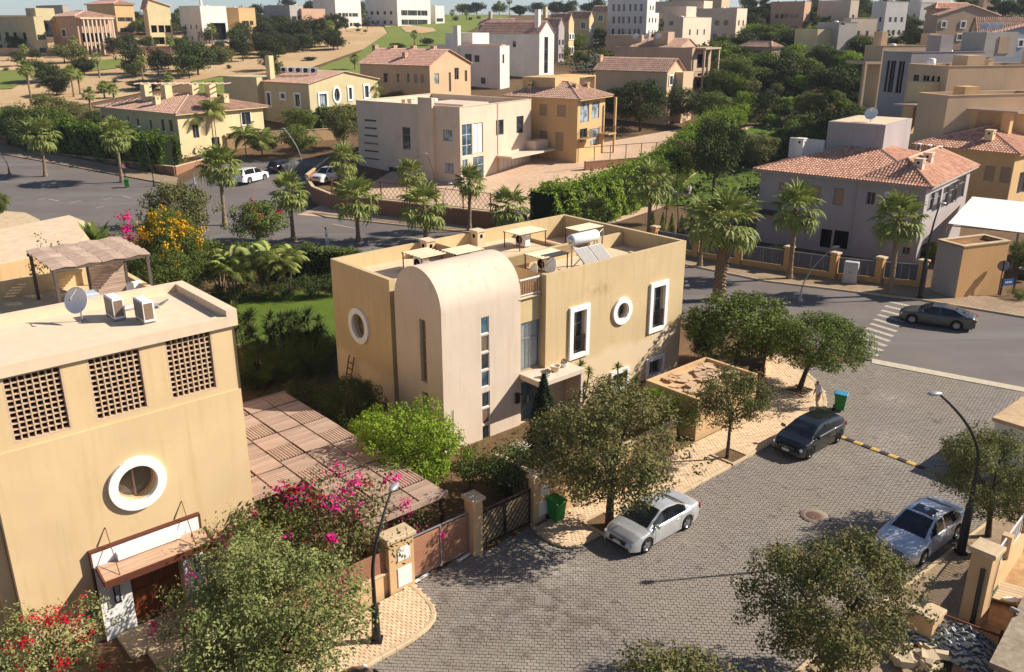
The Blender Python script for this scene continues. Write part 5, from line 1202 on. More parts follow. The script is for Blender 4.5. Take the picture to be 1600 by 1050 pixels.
# ------------------------------------------------------------------ garden wall, gates, pillars
M_PEACH = plaster('peach_plaster', lin(208, 172, 128), .2)
YG = -4.45
def zg(px, py): return onplane(px, py, LO, ANG, 'y', YG)
def pillar(x0, x1, y0, y1, h, label, cap=.09, name='gate_pillar', fr=lw, mat=None, meter=()):
    cx, cy = (x0 + x1) / 2, (y0 + y1) / 2; r = thing(name, label, 'pillar', (*fr(cx, cy), 0), A_); a, b = (x1 - x0) / 2, (y1 - y0) / 2; mb = MB(); mb.box(-a, a, -b, b, -.2, h); mb.build('shaft', mat or M_PEACH, r)
    mb = MB(); mb.bbox(-a - cap, a + cap, -b - cap, b + cap, h + .002, h + .16, .03); mb.build('cap', M_KERB, r)
    for (dx, z0, z1, w_) in meter: mb = MB(); mb.box(dx - w_ / 2, dx + w_ / 2, -b - .03, -b - .001, z0, z1); mb.build('meter_door', M_WHITEMET, r)
    return r
pillar(3.2, 4.3, YG - .25, YG + .35, 2.25, 'peach gate pillar with white meter doors left of the wooden gate', meter=((.1, .25, 1.05, .62), (.1, 1.35, 1.9, .55)))
pillar(7.12, 7.6, YG - .3, YG + .25, 2.45, 'slim peach pillar between the wooden gate and the lattice gate')
pillar(10.45, 12.1, YG - .2, YG + .1, 2.2, 'peach wall panel with two meter doors right of the lattice gate', meter=((-.25, .35, 1.05, .55), (-.2, 1.3, 1.85, .42)))
M_GATEW = wood('gate_wood', lin(160, 112, 84), 0)
def slat_gate():
    r = thing('wooden_gate', 'brown sliding gate of horizontal wooden slats', 'gate', (*lw(4.32, YG), 0), A_); L = 2.78
    mb = MB(); mb.box(0, L, -.02, .02, -.028, .028); me = mb.mesh('slat', M_GATEW)
    for k in range(24): link('slat', me, r, (0, 0, .22 + k * .068), (random.uniform(-.08, .08), 0, 0))
    for x in (0, L / 2, L): mb = MB(); mb.box(x - .03, x + .03, -.05, -.022, .1, 1.9); mb.build('upright', M_GREYMET if x else M_BLACK, r)
    for z in (.1, 1.86): mb = MB(); mb.box(.03, L - .03, .022, .06, z, z + .06); mb.build('rail', M_GREYMET, r)
    for x in (.35, 2.4): mb = MB(); mb.bar((x - .35, -.2, .1), (x + .35, -.12, .12), .1, .05); mb.build('threshold_plate', M_WHITEMET, r)
slat_gate()
def lattice_gate():
    r = thing('lattice_gate', 'black metal double gate of diagonal lattice', 'gate', (*lw(7.62, YG), 0), A_); L = 2.82; H_ = 1.75
    for leaf in range(2):
        x0 = leaf * L / 2 + .01; x1 = (leaf + 1) * L / 2 - .01; fb = MB(); fb.box(x0, x0 + .05, -.025, .025, .08, H_); fb.box(x1 - .05, x1, -.025, .025, .08, H_); fb.box(x0 + .05, x1 - .05, -.024, .024, .08, .14); fb.box(x0 + .05, x1 - .05, -.024, .024, H_ - .05, H_); f = fb.build('gate_leaf', M_BLACK, r)
        W_ = x1 - x0; n = 7
        for sg in (0, 1):
            for k in range(-n, n + 1):
                # clipped diagonal of the leaf rectangle
                s = k * W_ / n * 1.35; pts = []
                z0, z1 = .12, H_ - .03; dxz = (z1 - z0) * .9
                xa, xb = s, s + dxz; ta = max(0, -xa / dxz); tb = min(1, (W_ - xa) / dxz)
                if tb - ta < .06: continue
                a = (x0 + xa + dxz * ta, z0 + (z1 - z0) * ta); b = (x0 + xa + dxz * tb, z0 + (z1 - z0) * tb)
                if sg: a = (x0 + x1 - a[0], a[1]); b = (x0 + x1 - b[0], b[1])
                mb = MB(); mb.bar((a[0], .012 * (1 - 2 * sg), a[1]), (b[0], .012 * (1 - 2 * sg), b[1]), .02, .02); mb.build('lattice_bar', M_BLACK, f)
    mb = MB(); mb.box(-.02, L + .02, .04, .06, .1, 1.5); mb.build('backing_sheet', flat('gate_backing', lin(150, 128, 98), .7), r)
lattice_gate()
def garden_walls():
    def wall(label, p, q, h, th=.22, name='garden_wall', m=None, cap=True):
        p = Vector(p); q = Vector(q); L = (q - p).length; r = thing(name, label, 'wall', (*p, 0), math.atan2(q.y - p.y, q.x - p.x)); mb = MB(); mb.box(0, L, -th / 2, th / 2, -.2, h); mb.build('face', m or M_PEACH, r)
        if cap: mb = MB(); mb.bbox(-.03, L + .03, -th / 2 - .05, th / 2 + .05, h + .002, h + .08, .02); mb.build('coping', M_KERB, r)
    wall('low peach garden wall under the bougainvillea beside the lamp', lw(-1.6, YG - .1), lw(3.18, YG), .95)
    wall('peach street wall behind the rust leaved tree', lw(12.12, YG), lw(20.2, -4.3), 1.7)
    wall('short peach wall running towards the house entrance', lw(11.9, YG + .2), lw(11.9, -.5), 1.3)
garden_walls()
# wooden slat panel over the low wall
def slat_fence():
    r = thing('slat_fence', 'brown slatted fence on the low wall left of the meter pillar', 'fence', (*lw(-1.5, YG - .05), .95), A_); mb = MB(); mb.box(0, 4.6, -.015, .015, -.03, .03); me = mb.mesh('slat', M_GATEW)
    for k in range(12): link('slat', me, r, (0, 0, .12 + k * .075))
    for x in (.1, 2.3, 4.5): mb = MB(); mb.box(x - .03, x + .03, .016, .06, 0, 1.0); mb.build('post', M_GREYMET, r)
slat_fence()
# ------------------------------------------------------------------ shed with broken stone slabs on its roof
def stone_shed():
    o = mw(10.4, -17.3); h = 2.05; r = thing('stone_roofed_shed', 'low ochre shed with loose stone slabs on its roof', 'shed', (*o, 0), A_); W_, D_ = 5.2, 3.4; rng = random.Random(4); mb = MB()
    panel(mb, (0, 0), (1, 0), (0, -1), W_, -.2, h + .25); panel(mb, (0, 0), (0, 1), (-1, 0), D_, -.2, h + .25); panel(mb, (W_, 0), (0, 1), (1, 0), D_, -.2, h + .25); panel(mb, (0, D_), (1, 0), (0, 1), W_, -.2, h + .25)
    parapet(mb, [(0, 0), (W_, 0), (W_, D_), (0, D_)], .16, h, h + .25); mb.poly([(.16, .16, h), (W_ - .16, .16, h), (W_ - .16, D_ - .16, h), (.16, D_ - .16, h)]); mb.build('wall', M_PEACH, r)
    M_ST = island('pale_stone', lin(170, 140, 112), lin(208, 178, 146), .9, 0, .06)
    for k in range(46):
        x = rng.uniform(.5, W_ - .5); y = rng.uniform(.45, D_ - .45); s = rng.uniform(.5, .95); q = []; n = rng.choice((4, 4, 5))
        for i in range(n): a = 2 * PI * i / n + rng.uniform(-.25, .25); q.append((s * .5 * math.cos(a), s * .36 * math.sin(a)))
        b = MB(); b.prism(q, -.025, .025); b.build('stone_slab', M_ST, r, (x, y, h + .04 + .028 * (k % 6)), rot=(rng.uniform(-.07, .07), rng.uniform(-.07, .07), rng.uniform(0, 3)))
stone_shed()
def iron_fence():
    p = Vector(mw(15.8, -17.3)); q = Vector(mw(22.8, -13.4)); L = (q - p).length; r = thing('lattice_fence', 'rusty diamond lattice fence panel on the pavement corner', 'fence', (*p, 0), math.atan2(q.y - p.y, q.x - p.x))
    mb = MB(); mb.box(0, L, -.12, .12, -.2, .55); mb.build('plinth', M_PEACH, r)
    for x in (.08, L / 2, L - .08): mb = MB(); mb.box(x - .08, x + .08, -.08, .08, .55, 2.3); mb.build('post', M_RUST, r)
    for z in (.62, 2.1): mb = MB(); mb.box(0, L, -.02, .02, z, z + .05); mb.build('rail', M_RUST, r)
    n = 22
    for sg in (-1, 1):
        for k in range(n):
            x = L * k / n; d = 1.2 if sg > 0 else -1.2
            if not (0 <= x + d <= L): continue
            mb = MB(); mb.bar((x, .01 * sg, .65), (x + d, .01 * sg, 2.1), .02, .02); mb.build('lattice_bar', M_RUST, r)
iron_fence()
# ------------------------------------------------------------------ houses further off
M_PINKISH = plaster('pinkish_render', lin(216, 194, 170), .15); M_OLIVE = plaster('olive_yellow_plaster', lin(200, 184, 142), .15); M_CREAMP = plaster('pale_cream_plaster', lin(222, 198, 152), .15)
M_APRI = plaster('apricot_plaster', lin(208, 172, 122), .12); M_GREYP = plaster('lilac_grey_plaster', lin(172, 160, 156), .12); M_WHITEP = plaster('white_plaster', lin(226, 218, 206), .1); M_BEIGE = plaster('beige_plaster', lin(206, 176, 142), .12)
M_SALMON = plaster('salmon_plaster', lin(196, 158, 132), .12); M_TAUPEP = plaster('taupe_plaster', lin(184, 158, 134), .12); M_BLUEP = plaster('blue_grey_plaster', lin(164, 170, 178), .1); M_GREYR = plaster('plain_grey_plaster', lin(176, 168, 158), .1)
def up_box(h, x0, x1, y0, y1, z1, m=None, name='roof_block', z0=None): return h.block(x0, x1, y0, y1, (h.h - .9) if z0 is None else z0, z1, m, name)
def chim(h, x, y, hh=2.2, s=.3): mb = MB(); mb.box(-s, s, -s, s, 0, hh); mb.box(-s - .05, s + .05, -s - .05, s + .05, hh + .002, hh + .1); return mb.build('chimney', h.m, h.r, (x, y, h.h - .5))
# --- pinkish modern house
h = House('pinkish cubic house with a column of six slot windows', 718, 168, 113.5, 54, 556, 830, m=M_PINKISH)
for k in range(6): h.win('L', 569, 185.5 + k * 12.0, 588 + k * .9, 191 + k * 12.0, 'plain', mull=(0, 0))
h.win('L', 628, 198, 642, 235, mull=(0, 1)); h.win('L', 692, 202, 707, 221, glassm=M_GLASSP); h.win('L', 695, 254, 709, 272, glassm=M_GLASSP); h.win('L', 607, 260, 621, 279)
h.win('F', 721.5, 195, 738, 242, glassm=M_GLASSB, framem=M_WHITEMET, mull=(1, 2)); h.win('F', 739, 193, 755, 238, 'shut', glassm=M_WHITEMET); h.win('F', 722.5, 250, 731, 275, glassm=M_GLASSB, framem=M_WHITEMET); h.win('F', 739, 246, 756, 284, glassm=M_GLASSB, framem=M_WHITEMET, mull=(1, 1))
h.win('F', 775, 188, 787, 210); h.win('F', 807, 182, 818, 207, mull=(0, 0)); h.winu('F', 8.6, 17.6, .35, 2.6, 'shut', mull=(7, 0), glassm=M_WHITEMET)
h.walls(par=1.2)
h.block(-.5, .02 - .03, 4.2, 6.6, 0, h.h + 1.0, name='chimney_stack'); h.block(14.6, 17.9, -1.6, -.003, 3.0, 4.3, name='balcony_box'); h.block(7.6, 19.6, -2.6, -.004, 2.75, 3.0, m=M_TOWER, name='entrance_canopy'); up_box(h, 2.5, 8, 1.5, 8, h.h + .1); h.block(7.9, 8.05, -.06, -.003, 0, h.h + .02, m=M_TAUPEP, name='drainpipe')
PINK = h
# --- apricot house with tiled hip roof
h = House('apricot house with tiled hip roof and iron balconies', 903, 155, 125, 56, 800, 946, m=M_APRI)
h.win('L', 843, 162, 855, 181, 'shut'); h.win('L', 871, 163, 884, 183, 'shut'); h.win('L', 843, 204, 855, 233, 'shut'); h.win('L', 868, 206, 880, 236, 'shut')
h.win('F', 907, 160, 920, 190, glassm=M_GLASSP); h.win('F', 925, 159, 936, 184, glassm=M_GLASSP); h.win('F', 906, 202, 917, 220); h.win('F', 922, 202, 936, 225, glassm=M_GLASSP)
h.walls(flat_roof=False); h.hip(1.9, .9, M_ROOFDULL, sp=.36); 
def balcony(h, x0, x1, dpt, z, m=None, rail=M_BLACK):
    b = h.block(x0, x1, -dpt, -.004, z - .18, z, m, 'balcony_slab'); mb = MB(); zt = z + .95
    mb.box(x0 + .03, x1 - .03, -dpt + .03, -dpt + .07, zt - .05, zt); mb.box(x0 + .03, x0 + .07, -dpt + .08, -.01, zt - .05, zt); mb.box(x1 - .07, x1 - .03, -dpt + .08, -.01, zt - .05, zt)
    n = int((x1 - x0) / .16)
    for k in range(n): x = x0 + .05 + (x1 - x0 - .1) * k / max(1, n - 1); mb.box(x - .012, x + .012, -dpt + .035, -dpt + .06, z, zt - .05)
    for k in range(int(dpt / .16)):
        for x in (x0 + .05, x1 - .05): y = -dpt + .12 + k * .16; mb.box(x - .012, x + .012, y - .012, y + .012, z, zt - .05)
    mb.build('balcony_railing', rail, b)
balcony(h, .3, 3.2, 1.3, 3.4); balcony(h, 6.4, h.w + .8, 1.6, 3.6); h.block(h.w + .5, h.w + .8, -1.5, -1.2, 0, h.h - .2, name='column'); up_box(h, 2, 9, h.d * .45, h.d * .95, h.h + 2.6, M_APRI, 'roof_room', h.h)
for x, y in ((3, 2.2), (6, 2.0), (1.5, h.d * .8)): vent_block(h.r, x, y, h.h + .7, .6, .6, 1.1, M_APRI)
mb = MB(); [mb.box(9 + .001, 14, h.d * .45 + k * .7, h.d * .45 + k * .7 + .12, h.h + 2.3, h.h + 2.5) for k in range(8)]; mb.box(13.7, 13.95, h.d * .45, h.d * .45 + .25, h.h, h.h + 2.29); mb.build('roof_pergola', M_APRI, h.r)
# --- beige gable house
h = House('pale orange house with shallow pink gable roof', 671, 102, 166, 55, 562, 735, m=plaster('pale_orange_plaster', lin(208, 174, 136), .12))
for x0, y0, x1, y1 in ((599, 114, 606, 129), (620, 115, 624, 129), (636, 115, 640, 129), (647, 116, 653, 130), (657, 116, 663, 130)): h.win('L', x0, y0, x1, y1, 'shut' if x0 > 640 else 'plain', mull=(0, 0))
h.win('F', 678, 115, 686, 131, glassm=M_GLASSP); h.win('F', 701, 113, 705, 143); h.win('F', 710, 106, 717, 124); h.win('F', 726, 110, 730, 127); h.walls(flat_roof=False); h.gable(2.6, .35, M_ROOFPINK, .4, axis='y', bias=.45)
for y in (4, 9, 14, 19): vent_block(h.r, h.w * .5, y, h.h + 1.9, .9, .9, 1.2, h.m)
vent_block(h.r, h.w * .2, 8, h.h + .8, .8, .8, 1.2, h.m)
# --- olive yellow house with round window
h = House('olive yellow house with white framed windows and rounded window', 482, 131, 150, 55, 410, 590, m=M_OLIVE)
h.win('L', 417, 145, 424, 165, 'white', sw=.3); h.win('L', 439, 146, 446, 154, 'white', sw=.3); h.win('L', 461, 147, 470, 167, 'white', sw=.3)
h.win('F', 498, 147, 511, 165, 'white', sw=.3, glassm=M_GLASSP); h.win('F', 521, 138, 531, 158, 'white round', sw=.35); h.win('F', 544, 137, 550, 155, 'white', sw=.3); h.win('F', 569, 134, 576, 152, 'white', sw=.3)
h.walls(flat_roof=False); h.gable(1.6, .3, M_ROOFDULL, .4, axis='y'); h.block(-1.2, 5, h.d + .05, h.d + 9, -1, h.h + .7, name='rear_wing'); h.block(1, 2, h.d - 1, h.d, h.h, h.h + 4.2, M_CREAMP, 'chimney_stack')
for k, lb in enumerate(('leftmost', 'second', 'third', 'fourth', 'fifth')):
    p = h.r; v = Vector(h.o) + Vector(h.ex) * (4.0 + .25 * k) + Vector(h.ey) * (h.d - 1.6 * k - 1.2); ac_unit((v.x, v.y, h.z0 + h.h + 1.25), math.radians(10), lb + ' of five white air conditioners on the olive house roof', s=1.3)
# --- cream house with hip roof and pergola
h = House('cream house with dull pink hip roof and roof pergola', 276, 178, 128, 54, 156, 410, m=M_CREAMP)
for x0, y0, x1, y1 in ((158, 180, 165, 192), (179, 179, 184, 190), (198, 181, 204, 199), (213, 185, 219, 203), (233, 187, 239, 207), (251, 186, 258, 205), (263, 187, 271, 206)): h.win('L', x0, y0, x1, y1, 'plain' if x0 > 210 else 'shut', mull=(0, 0))
h.win('F', 300, 195, 312, 215); h.win('F', 376, 176, 392, 194, 'white', glassm=M_GLASS, sw=.1); h.win('F', 330, 215, 345, 236); h.walls(flat_roof=False); h.hip(2.0, .7, M_ROOFDULL, sp=.36)
for x, y in ((3, 12), (4.5, 9), (7.5, 6.5), (9.5, 5)): h.block(x, x + 1.2, y, y + 1.2, h.h, h.h + 3.4, name='roof_pier')
mb = MB(); [mb.bar((2.5 + k * .62, 14 - k * .85, h.h + 3.5), (5 + k * .62, 15.5 - k * .85, h.h + 3.5), .14, .14) for k in range(14)]; mb.build('roof_pergola', M_GREYWOOD, h.r); vent_block(h.r, 2.2, 8, h.h + .7, .9, .9, 1.2, M_CREAMP); vent_block(h.r, 10, 2.2, h.h + .8, .9, .9, 1.2, M_CREAMP)
# --- white and grey houses above the fairway
h = House('white house with pale tiled roof terrace beside the fairway', 781, 72, 190, 55, 672, 796, m=M_WHITEP); h.win('L', 741, 86, 749, 97); h.win('L', 726, 84, 737, 100); h.win('F', 785, 85, 788, 99); h.grid('L', 3, 1, 1.2); h.walls(); h.block(2, h.w, 1, 12, h.h, h.h + .3, M_ROOFPINK, 'roof_tiles'); h.block(-.4, .7, h.d - 8, h.d - 6.8, h.h - 2, h.h + 4, name='chimney_stack'); h.block(3, 9, h.d * .5, h.d * .9, h.h, h.h + 2.5, name='roof_block')
h = House('tall white house with sloping pink roof and slim chimney', 843, 52, 205, 55, 748, 866, m=M_WHITEP); h.win('L', 801, 64, 806, 74); h.winu('F', 2, 3.6, 1, h.h - .8, mull=(0, 2)); h.winu('F', 6, 7, 1, h.h - .8, mull=(0, 2)); h.walls(flat_roof=False); h.gable(2.6, .2, M_ROOFPINK, .5, axis='y'); h.block(1, 2, 1, 2, h.h, h.h + 5, name='chimney_stack')
h = House('lilac grey gabled house behind the tall white house', 873, 40, 232, 55, 846, 882, m=M_GREYP); h.grid('F', 2, 2); h.walls(flat_roof=False); h.gable(1.8, .2, M_ROOFDULL, .5, axis='y')
h = House('ochre gabled house with a single tall chimney', 889, 32, 246, 55, 858, 897, m=M_YEL2); h.grid('F', 2, 2, kind='white'); h.walls(flat_roof=False); h.gable(1.8, .2, M_ROOFDULL, .5, axis='y'); h.block(1, 1.9, 8, 8.9, h.h, h.h + 3.5, name='chimney_stack')
h = House('ochre house with white framed windows along the lane', 921, 27, 262, 55, 885, 928, m=M_YEL2); h.win('L', 908, 35, 915, 45, 'white'); h.grid('F', 2, 2, kind='white'); h.walls(flat_roof=False); h.gable(1.6, .2, M_ROOFDULL, .5, axis='y')
h = House('ochre house with square windows furthest up the lane', 950, 17, 285, 55, 925, 958, m=M_YEL2); h.win('L', 935, 24, 942, 33, 'white'); h.grid('F', 1, 2, kind='white'); h.walls(flat_roof=False); h.gable(1.6, .2, M_ROOFDULL, .5, axis='y')
# --- pinkish group in the middle distance
h = House('low beige house with ribbed pink roof and twin gable porch', 1043, 111, 152, 56, 930, 1068, m=M_BEIGE); h.win('F', 1046, 119, 1050, 132, 'white'); h.win('F', 1058, 114, 1064, 130, 'white'); h.walls(flat_roof=False); h.gable(1.9, .35, M_ROOFDULL, .4, axis='y'); h.block(3.2, 7.5, -1.5, 2, -1, h.h - .3, name='porch'); vent_block(h.r, 2, 14, h.h + .9, .9, .9, 1.3, h.m)
h = House('taupe house with open pillared balcony tower', 1082, 75, 172, 56, 960, 1112, m=M_TAUPEP); h.win('F', 1090, 85, 1104, 105, 'open'); h.win('F', 1090, 115, 1104, 136, 'open'); h.walls(); balcony(h, 2, h.w, 1.8, 3.6); h.block(h.w - .5, h.w, -1.8, -1.4, -1, h.h - .3, name='column'); h.block(1.8, 2.2, -1.8, -1.4, -1, h.h - .3, name='column'); h.block(1.6, h.w + .1, -2.0, -.02, h.h - .3, h.h, name='balcony_roof'); up_box(h, 3, 7, 12, 20, h.h + 2.2); h.block(2, 5, 6, 9, h.h - .5, h.h + 2.8, name='chimney_stack'); h.gable(1.6, .2, M_ROOFDULL, .4, axis='y', x0=1, y0=3, y1=h.d - 3)
for k, lb in enumerate(('left', 'middle', 'right')): v = Vector(h.o) + Vector(h.ex) * 1.2 + Vector(h.ey) * (h.d - 4 - 2.4 * k); dish((v.x, v.y, h.z0 + h.h + 1.2), math.radians(230), lb + ' white satellite dish on the taupe house roof', .6, tilt=1.1)
h = House('pinkish house with square tower and small window', 1068, 27, 215, 56, 1038, 1112, m=M_PINKISH); h.grid('F', 3, 2); h.win('L', 1046, 33, 1052, 40); h.walls(); up_box(h, 6, 12, 2, 8, h.h + 2.5)
h = House('tall pinkish house with round topped roof room', 1152, 13, 240, 56, 1062, 1168, m=M_PINKISH); h.grid('L', 5, 2, 1.2); h.grid('F', 2, 2, 1.0, 'open'); h.walls(); up_box(h, 2, 8, 10, 24, h.h + 2.0)
h = House('cream stepped apartment block with tall slit windows', 1012, -4, 262, 56, 950, 1031, m=M_WHITEP, cat='apartment block', name='apartment_block'); h.grid('L', 6, 3, .8, z=(.7, 2.6)); h.grid('F', 3, 3, .8); h.walls(); up_box(h, 1, 6, 3, 9, h.h + 1.6)
h = House('pinkish terrace house partly hidden by trees near the top', 1128, -2, 290, 56, 1050, 1140, m=M_BEIGE); h.grid('L', 5, 2, 1.1); h.grid('F', 2, 2, 1.0); h.walls()
h = House('small pavilion with dull roof beyond the hedge', 1206, 74, 186, 35, 1158, 1220, m=M_TAUPEP, ); h.grid('L', 4, 1, 1.0); h.walls(flat_roof=False); h.hip(1.0, .4, M_ROOFDULL, .45)
# --- right hand hillside
h = House('sandy pink house with dark long balcony on the skyline', 1258, 2, 262, 50, 1206, 1268, m=M_SALMON); h.grid('L', 5, 2, 1.1); h.grid('F', 1, 2); h.walls(); balcony(h, .5, h.w, 1.4, 3.4)
h = House('plain pinkish box house left of the skyline palms', 1330, 0, 258, 30, 1279, 1343, m=M_PINKISH); h.grid('F', 1, 2); h.grid('L', 3, 1, .8); h.walls()
h = House('low white grey house with small tiled porch in the trees', 1312, 35, 200, 25, 1278, 1340, m=M_GREYR); h.win('F', 1314, 32, 1320, 39); h.walls(); h.block(-4, 0 - .01, 2, 9, -1, h.h - 1.4, M_CREAMP, 'porch')
h = House('plain pinkish house beside the low white grey house', 1330, 28, 212, 20, 1318, 1372, m=M_PINKISH); h.grid('F', 2, 2, .8); h.walls()
h = House('white house with pale grey wing on the right skyline', 1386, 2, 250, 20, 1364, 1420, m=M_WHITEP); h.grid('L', 2, 2, .9); h.grid('F', 3, 2, .9); h.walls()
h = House('long white house with flat pink roof on the right skyline', 1440, 4, 262, 18, 1412, 1506, m=M_WHITEP); h.grid('F', 6, 2, 1.0); h.grid('L', 2, 2); h.walls(); up_box(h, 2, 12, 2, 7, h.h + 1.2)
h = House('terracotta house with flat tiled roof behind the taupe house', 1462, 14, 212, 16, 1448, 1525, m=M_SALMON); h.grid('F', 4, 2); h.walls(flat_roof=False); h.hip(1.2, .4, M_ROOFTILE, .5)
h = House('taupe house with white framed windows and tall chimney', 1466, 24, 188, 16, 1457, 1562, m=M_TAUPEP); h.win('F', 1472, 34, 1477, 42, 'white'); h.win('F', 1502, 34, 1507, 43, 'white'); h.win('F', 1496, 54, 1502, 62, 'white'); h.win('F', 1520, 52, 1528, 62); h.grid('F', 7, 1, .9, 'white'); h.walls(flat_roof=False); h.gable(2.0, .25, M_ROOFDULL, .45, axis='y'); h.block(12, 13, 1.5, 2.5, h.h, h.h + 4, name='chimney_stack')
h = House('cream house with brown roof in front of the taupe house', 1526, 43, 172, 16, 1518, 1640, m=M_CREAMP); h.win('F', 1540, 53, 1545, 62); h.win('F', 1524, 52, 1529, 62); h.grid('F', 5, 2, .9); h.walls(flat_roof=False); h.gable(1.8, .3, M_ROOFDULL, .45, axis='x')
h = House('blue grey house with white framed window and two small gables', 1554, 52, 152, 16, 1546, 1660, m=M_BLUEP); h.win('F', 1563, 61, 1569, 72, 'white'); h.win('F', 1583, 60, 1586, 70, 'white'); h.win('F', 1592, 63, 1597, 72, 'white'); h.walls(flat_roof=False); h.gable(1.4, .3, M_ROOFPINK, .45, axis='y')
h = House('pale beige low house with square roof tower', 1380, 72, 150, 18, 1352, 1460, m=M_BEIGE); h.win('F', 1362, 71, 1368, 84, 'open'); h.walls(); h.block(0 + 2, 3.2, 3, 5, h.h, h.h + 2.2, name='roof_tower'); h.block(10, 12, 1, 3, h.h, h.h + 1.9, name='roof_tower'); h.block(-3, -.02, 0, 5, h.h - 2.8, h.h - 2.4, name='porch_roof'); h.block(-3, -2.6, 0, .4, -1, h.h - 2.81, name='column')
h = House('blue grey flat roofed house with slatted side walls', 1425, 82, 126, 18, 1381, 1540, m=M_GREYP); h.grid('L', 5, 1, .55, 'open', z=(h.h - 5.5, h.h - 1.2)); h.grid('F', 5, 1, 1.1, z=(4, 5.4)); h.walls(); h.block(5, 7.2, .4, 3, h.h - .6, h.h + 2.2, M_GREYP, 'chimney_stack'); h.block(13, 18.8, .6, 5, h.h - .8, h.h + 2.6, M_GREYR, 'roof_block'); h.block(15.4, 17.5, .5, .59, h.h - .3, h.h + 2.0, M_TAUPEP, 'roof_door')
for k, lb in enumerate(('left', 'middle', 'right')): v = Vector(h.o) + Vector(h.ex) * (13.4 + 1.3 * k) + Vector(h.ey) * 1.5; dish((v.x, v.y, h.z0 + h.h + 2.6), math.radians(225), lb + ' of three satellite dishes on the blue grey flat roof', .6)
h = House('long beige house with blank end wall and lit yellow court', 1483, 104, 108, 16, 1420, 1640, m=M_BEIGE); h.grid('L', 6, 1, .5, 'open', z=(h.h - 6, h.h - 1.2)); h.walls(par=.5); h.block(-2.5, -.01, 1, 3.5, 0, h.h - 1.8, M_YEL2, 'lit_court'); h.block(3, 5.5, .5, 3, h.h - .4, h.h + 1.2, name='roof_block'); h.block(14, 17, .6, 3.6, h.h - .4, h.h + 1.5, name='roof_block')
h = House('beige house with air conditioners along its roof edge', 1482, 150, 100, 16, 1436, 1640, m=M_BEIGE); h.walls(par=1.6, th=.3); h.block(2.5, 4.5, .4, 2.2, h.h - 1.5, h.h + .9, M_APRI, 'chimney_stack')
for k, lb in enumerate(('left', 'middle', 'right')): v = Vector(h.o) + Vector(h.ex) * (9.2 + 2.0 * k) + Vector(h.ey) * 1.6; ac_unit((v.x, v.y, h.z0 + h.h - 1.55), math.radians(44), lb + ' of three white air conditioners behind the beige roof edge', s=1.3)
# --- yellow villa on the right
h = House('yellow villa with tiled skirt roof and long roof pergola', 1588, 240, 92, 42, 1434, 1660, m=M_APRI)
h.win('L', 1540, 258, 1552, 284, 'shut', mull=(0, 0)); h.win('L', 1565, 260, 1578, 287, 'shut', mull=(0, 0)); h.win('L', 1500, 256, 1512, 282, 'shut', mull=(0, 0)); h.win('F', 1594, 270, 1600, 300); h.walls(flat_roof=False); h.hip(1.9, .6, M_ROOFTILE, sp=.3)
vent_block(h.r, 2.0, 3.6, h.h + .9, .8, .8, 1.0, M_CREAMP)
for k in range(4): h.block(5.4, 6.3, 3 + k * 3.6, 3.9 + k * 3.6, h.h + .4, h.h + 3.6, name='pergola_pier')
h.block(8.5, 9, 1.5, h.d - 1, h.h + .3, h.h + 3.3, M_YEL2, 'terrace_wall')
mb = MB(); [mb.box(4.8 + k * .32, 4.8 + k * .32 + .16, 2.2, 16, h.h + 3.62, h.h + 3.8) for k in range(14)]; mb.build('roof_pergola', M_GREYWOOD, h.r)
# --- lilac grey villa on the right
h = House('lilac grey villa with red tiled roof behind the grey fence', 1449, 291, 74.7, 50.5, 1190, 1518, m=M_GREYP)
h.win('L', 1218, 284, 1234, 312, 'shut'); h.win('L', 1264, 289, 1281, 318, 'shut'); h.win('L', 1304, 293, 1317, 322, 'shut', mull=(0, 0)); h.win('L', 1355, 299, 1366, 321); h.win('L', 1421, 306, 1433, 334, 'shut', mull=(0, 0)); h.win('L', 1283, 357, 1297, 388, 'open'); h.win('L', 1304, 359, 1323, 390, 'open'); h.win('L', 1410, 385, 1421, 399); h.win('L', 1398, 302, 1406, 316)
for x0, y0, x1, y1 in ((1452, 304, 1457, 328), (1461, 300, 1467, 328), (1475, 294, 1481, 321), (1485, 288, 1494, 315), (1496, 279, 1505, 307), (1440, 384, 1445, 405)): h.win('F', x0, y0, x1, y1, mull=(0, 1))
h.walls(flat_roof=False); h.hip(2.3, .6, M_ROOFTILE, sp=.27, soff=M_GREYR); h.hip(1.7, .6, M_ROOFTILE, sp=.27, x0=.3, x1=h.w, y0=.2, y1=5.2, z=h.h + .06, soff=M_GREYR)
h.block(6.2, h.w - .5, 6.0, 11.4, h.h, h.h + 4.2, M_GREYP, 'stair_block'); h.block(6.5, h.w - .8, 6.3, 11.1, h.h + 4.202, h.h + 4.23, M_ROOFSLAB, 'stair_roof'); h.block(6.0, 6.3, 11.5, 15, h.h + .5, h.h + 2.4, M_WHITEP, 'terrace_parapet')
vent_block(h.r, 2.2, .9 + .6, h.h + .6, .75, .75, 1.3, M_PINKISH); vent_block(h.r, 6, 1.8, h.h + .9, .75, .75, 1.1, M_PINKISH); vent_block(h.r, 4, h.d - 2, h.h + 1, .75, .75, 1.6, M_WHITEP)
mb = MB(); mb.tube([(-.06, 5.9, .2), (-.06, 5.9, h.h - .3)], .05, 6); mb.build('drainpipe', M_GREYR, h.r)
for y in (3.3, .8): mb = MB(); mb.box(-.03, -.004, y - .12, y + .12, 5.9, 6.14); mb.build('vent_plate', M_WHITEMET, h.r)
GREYV = h
v = Vector(h.o) + Vector(h.ex) * 8 + Vector(h.ey) * 8; dish((v.x, v.y, h.z0 + h.h + 4.2), math.radians(230), 'large white satellite dish on the lilac grey stair block', .6, tilt=1.1)
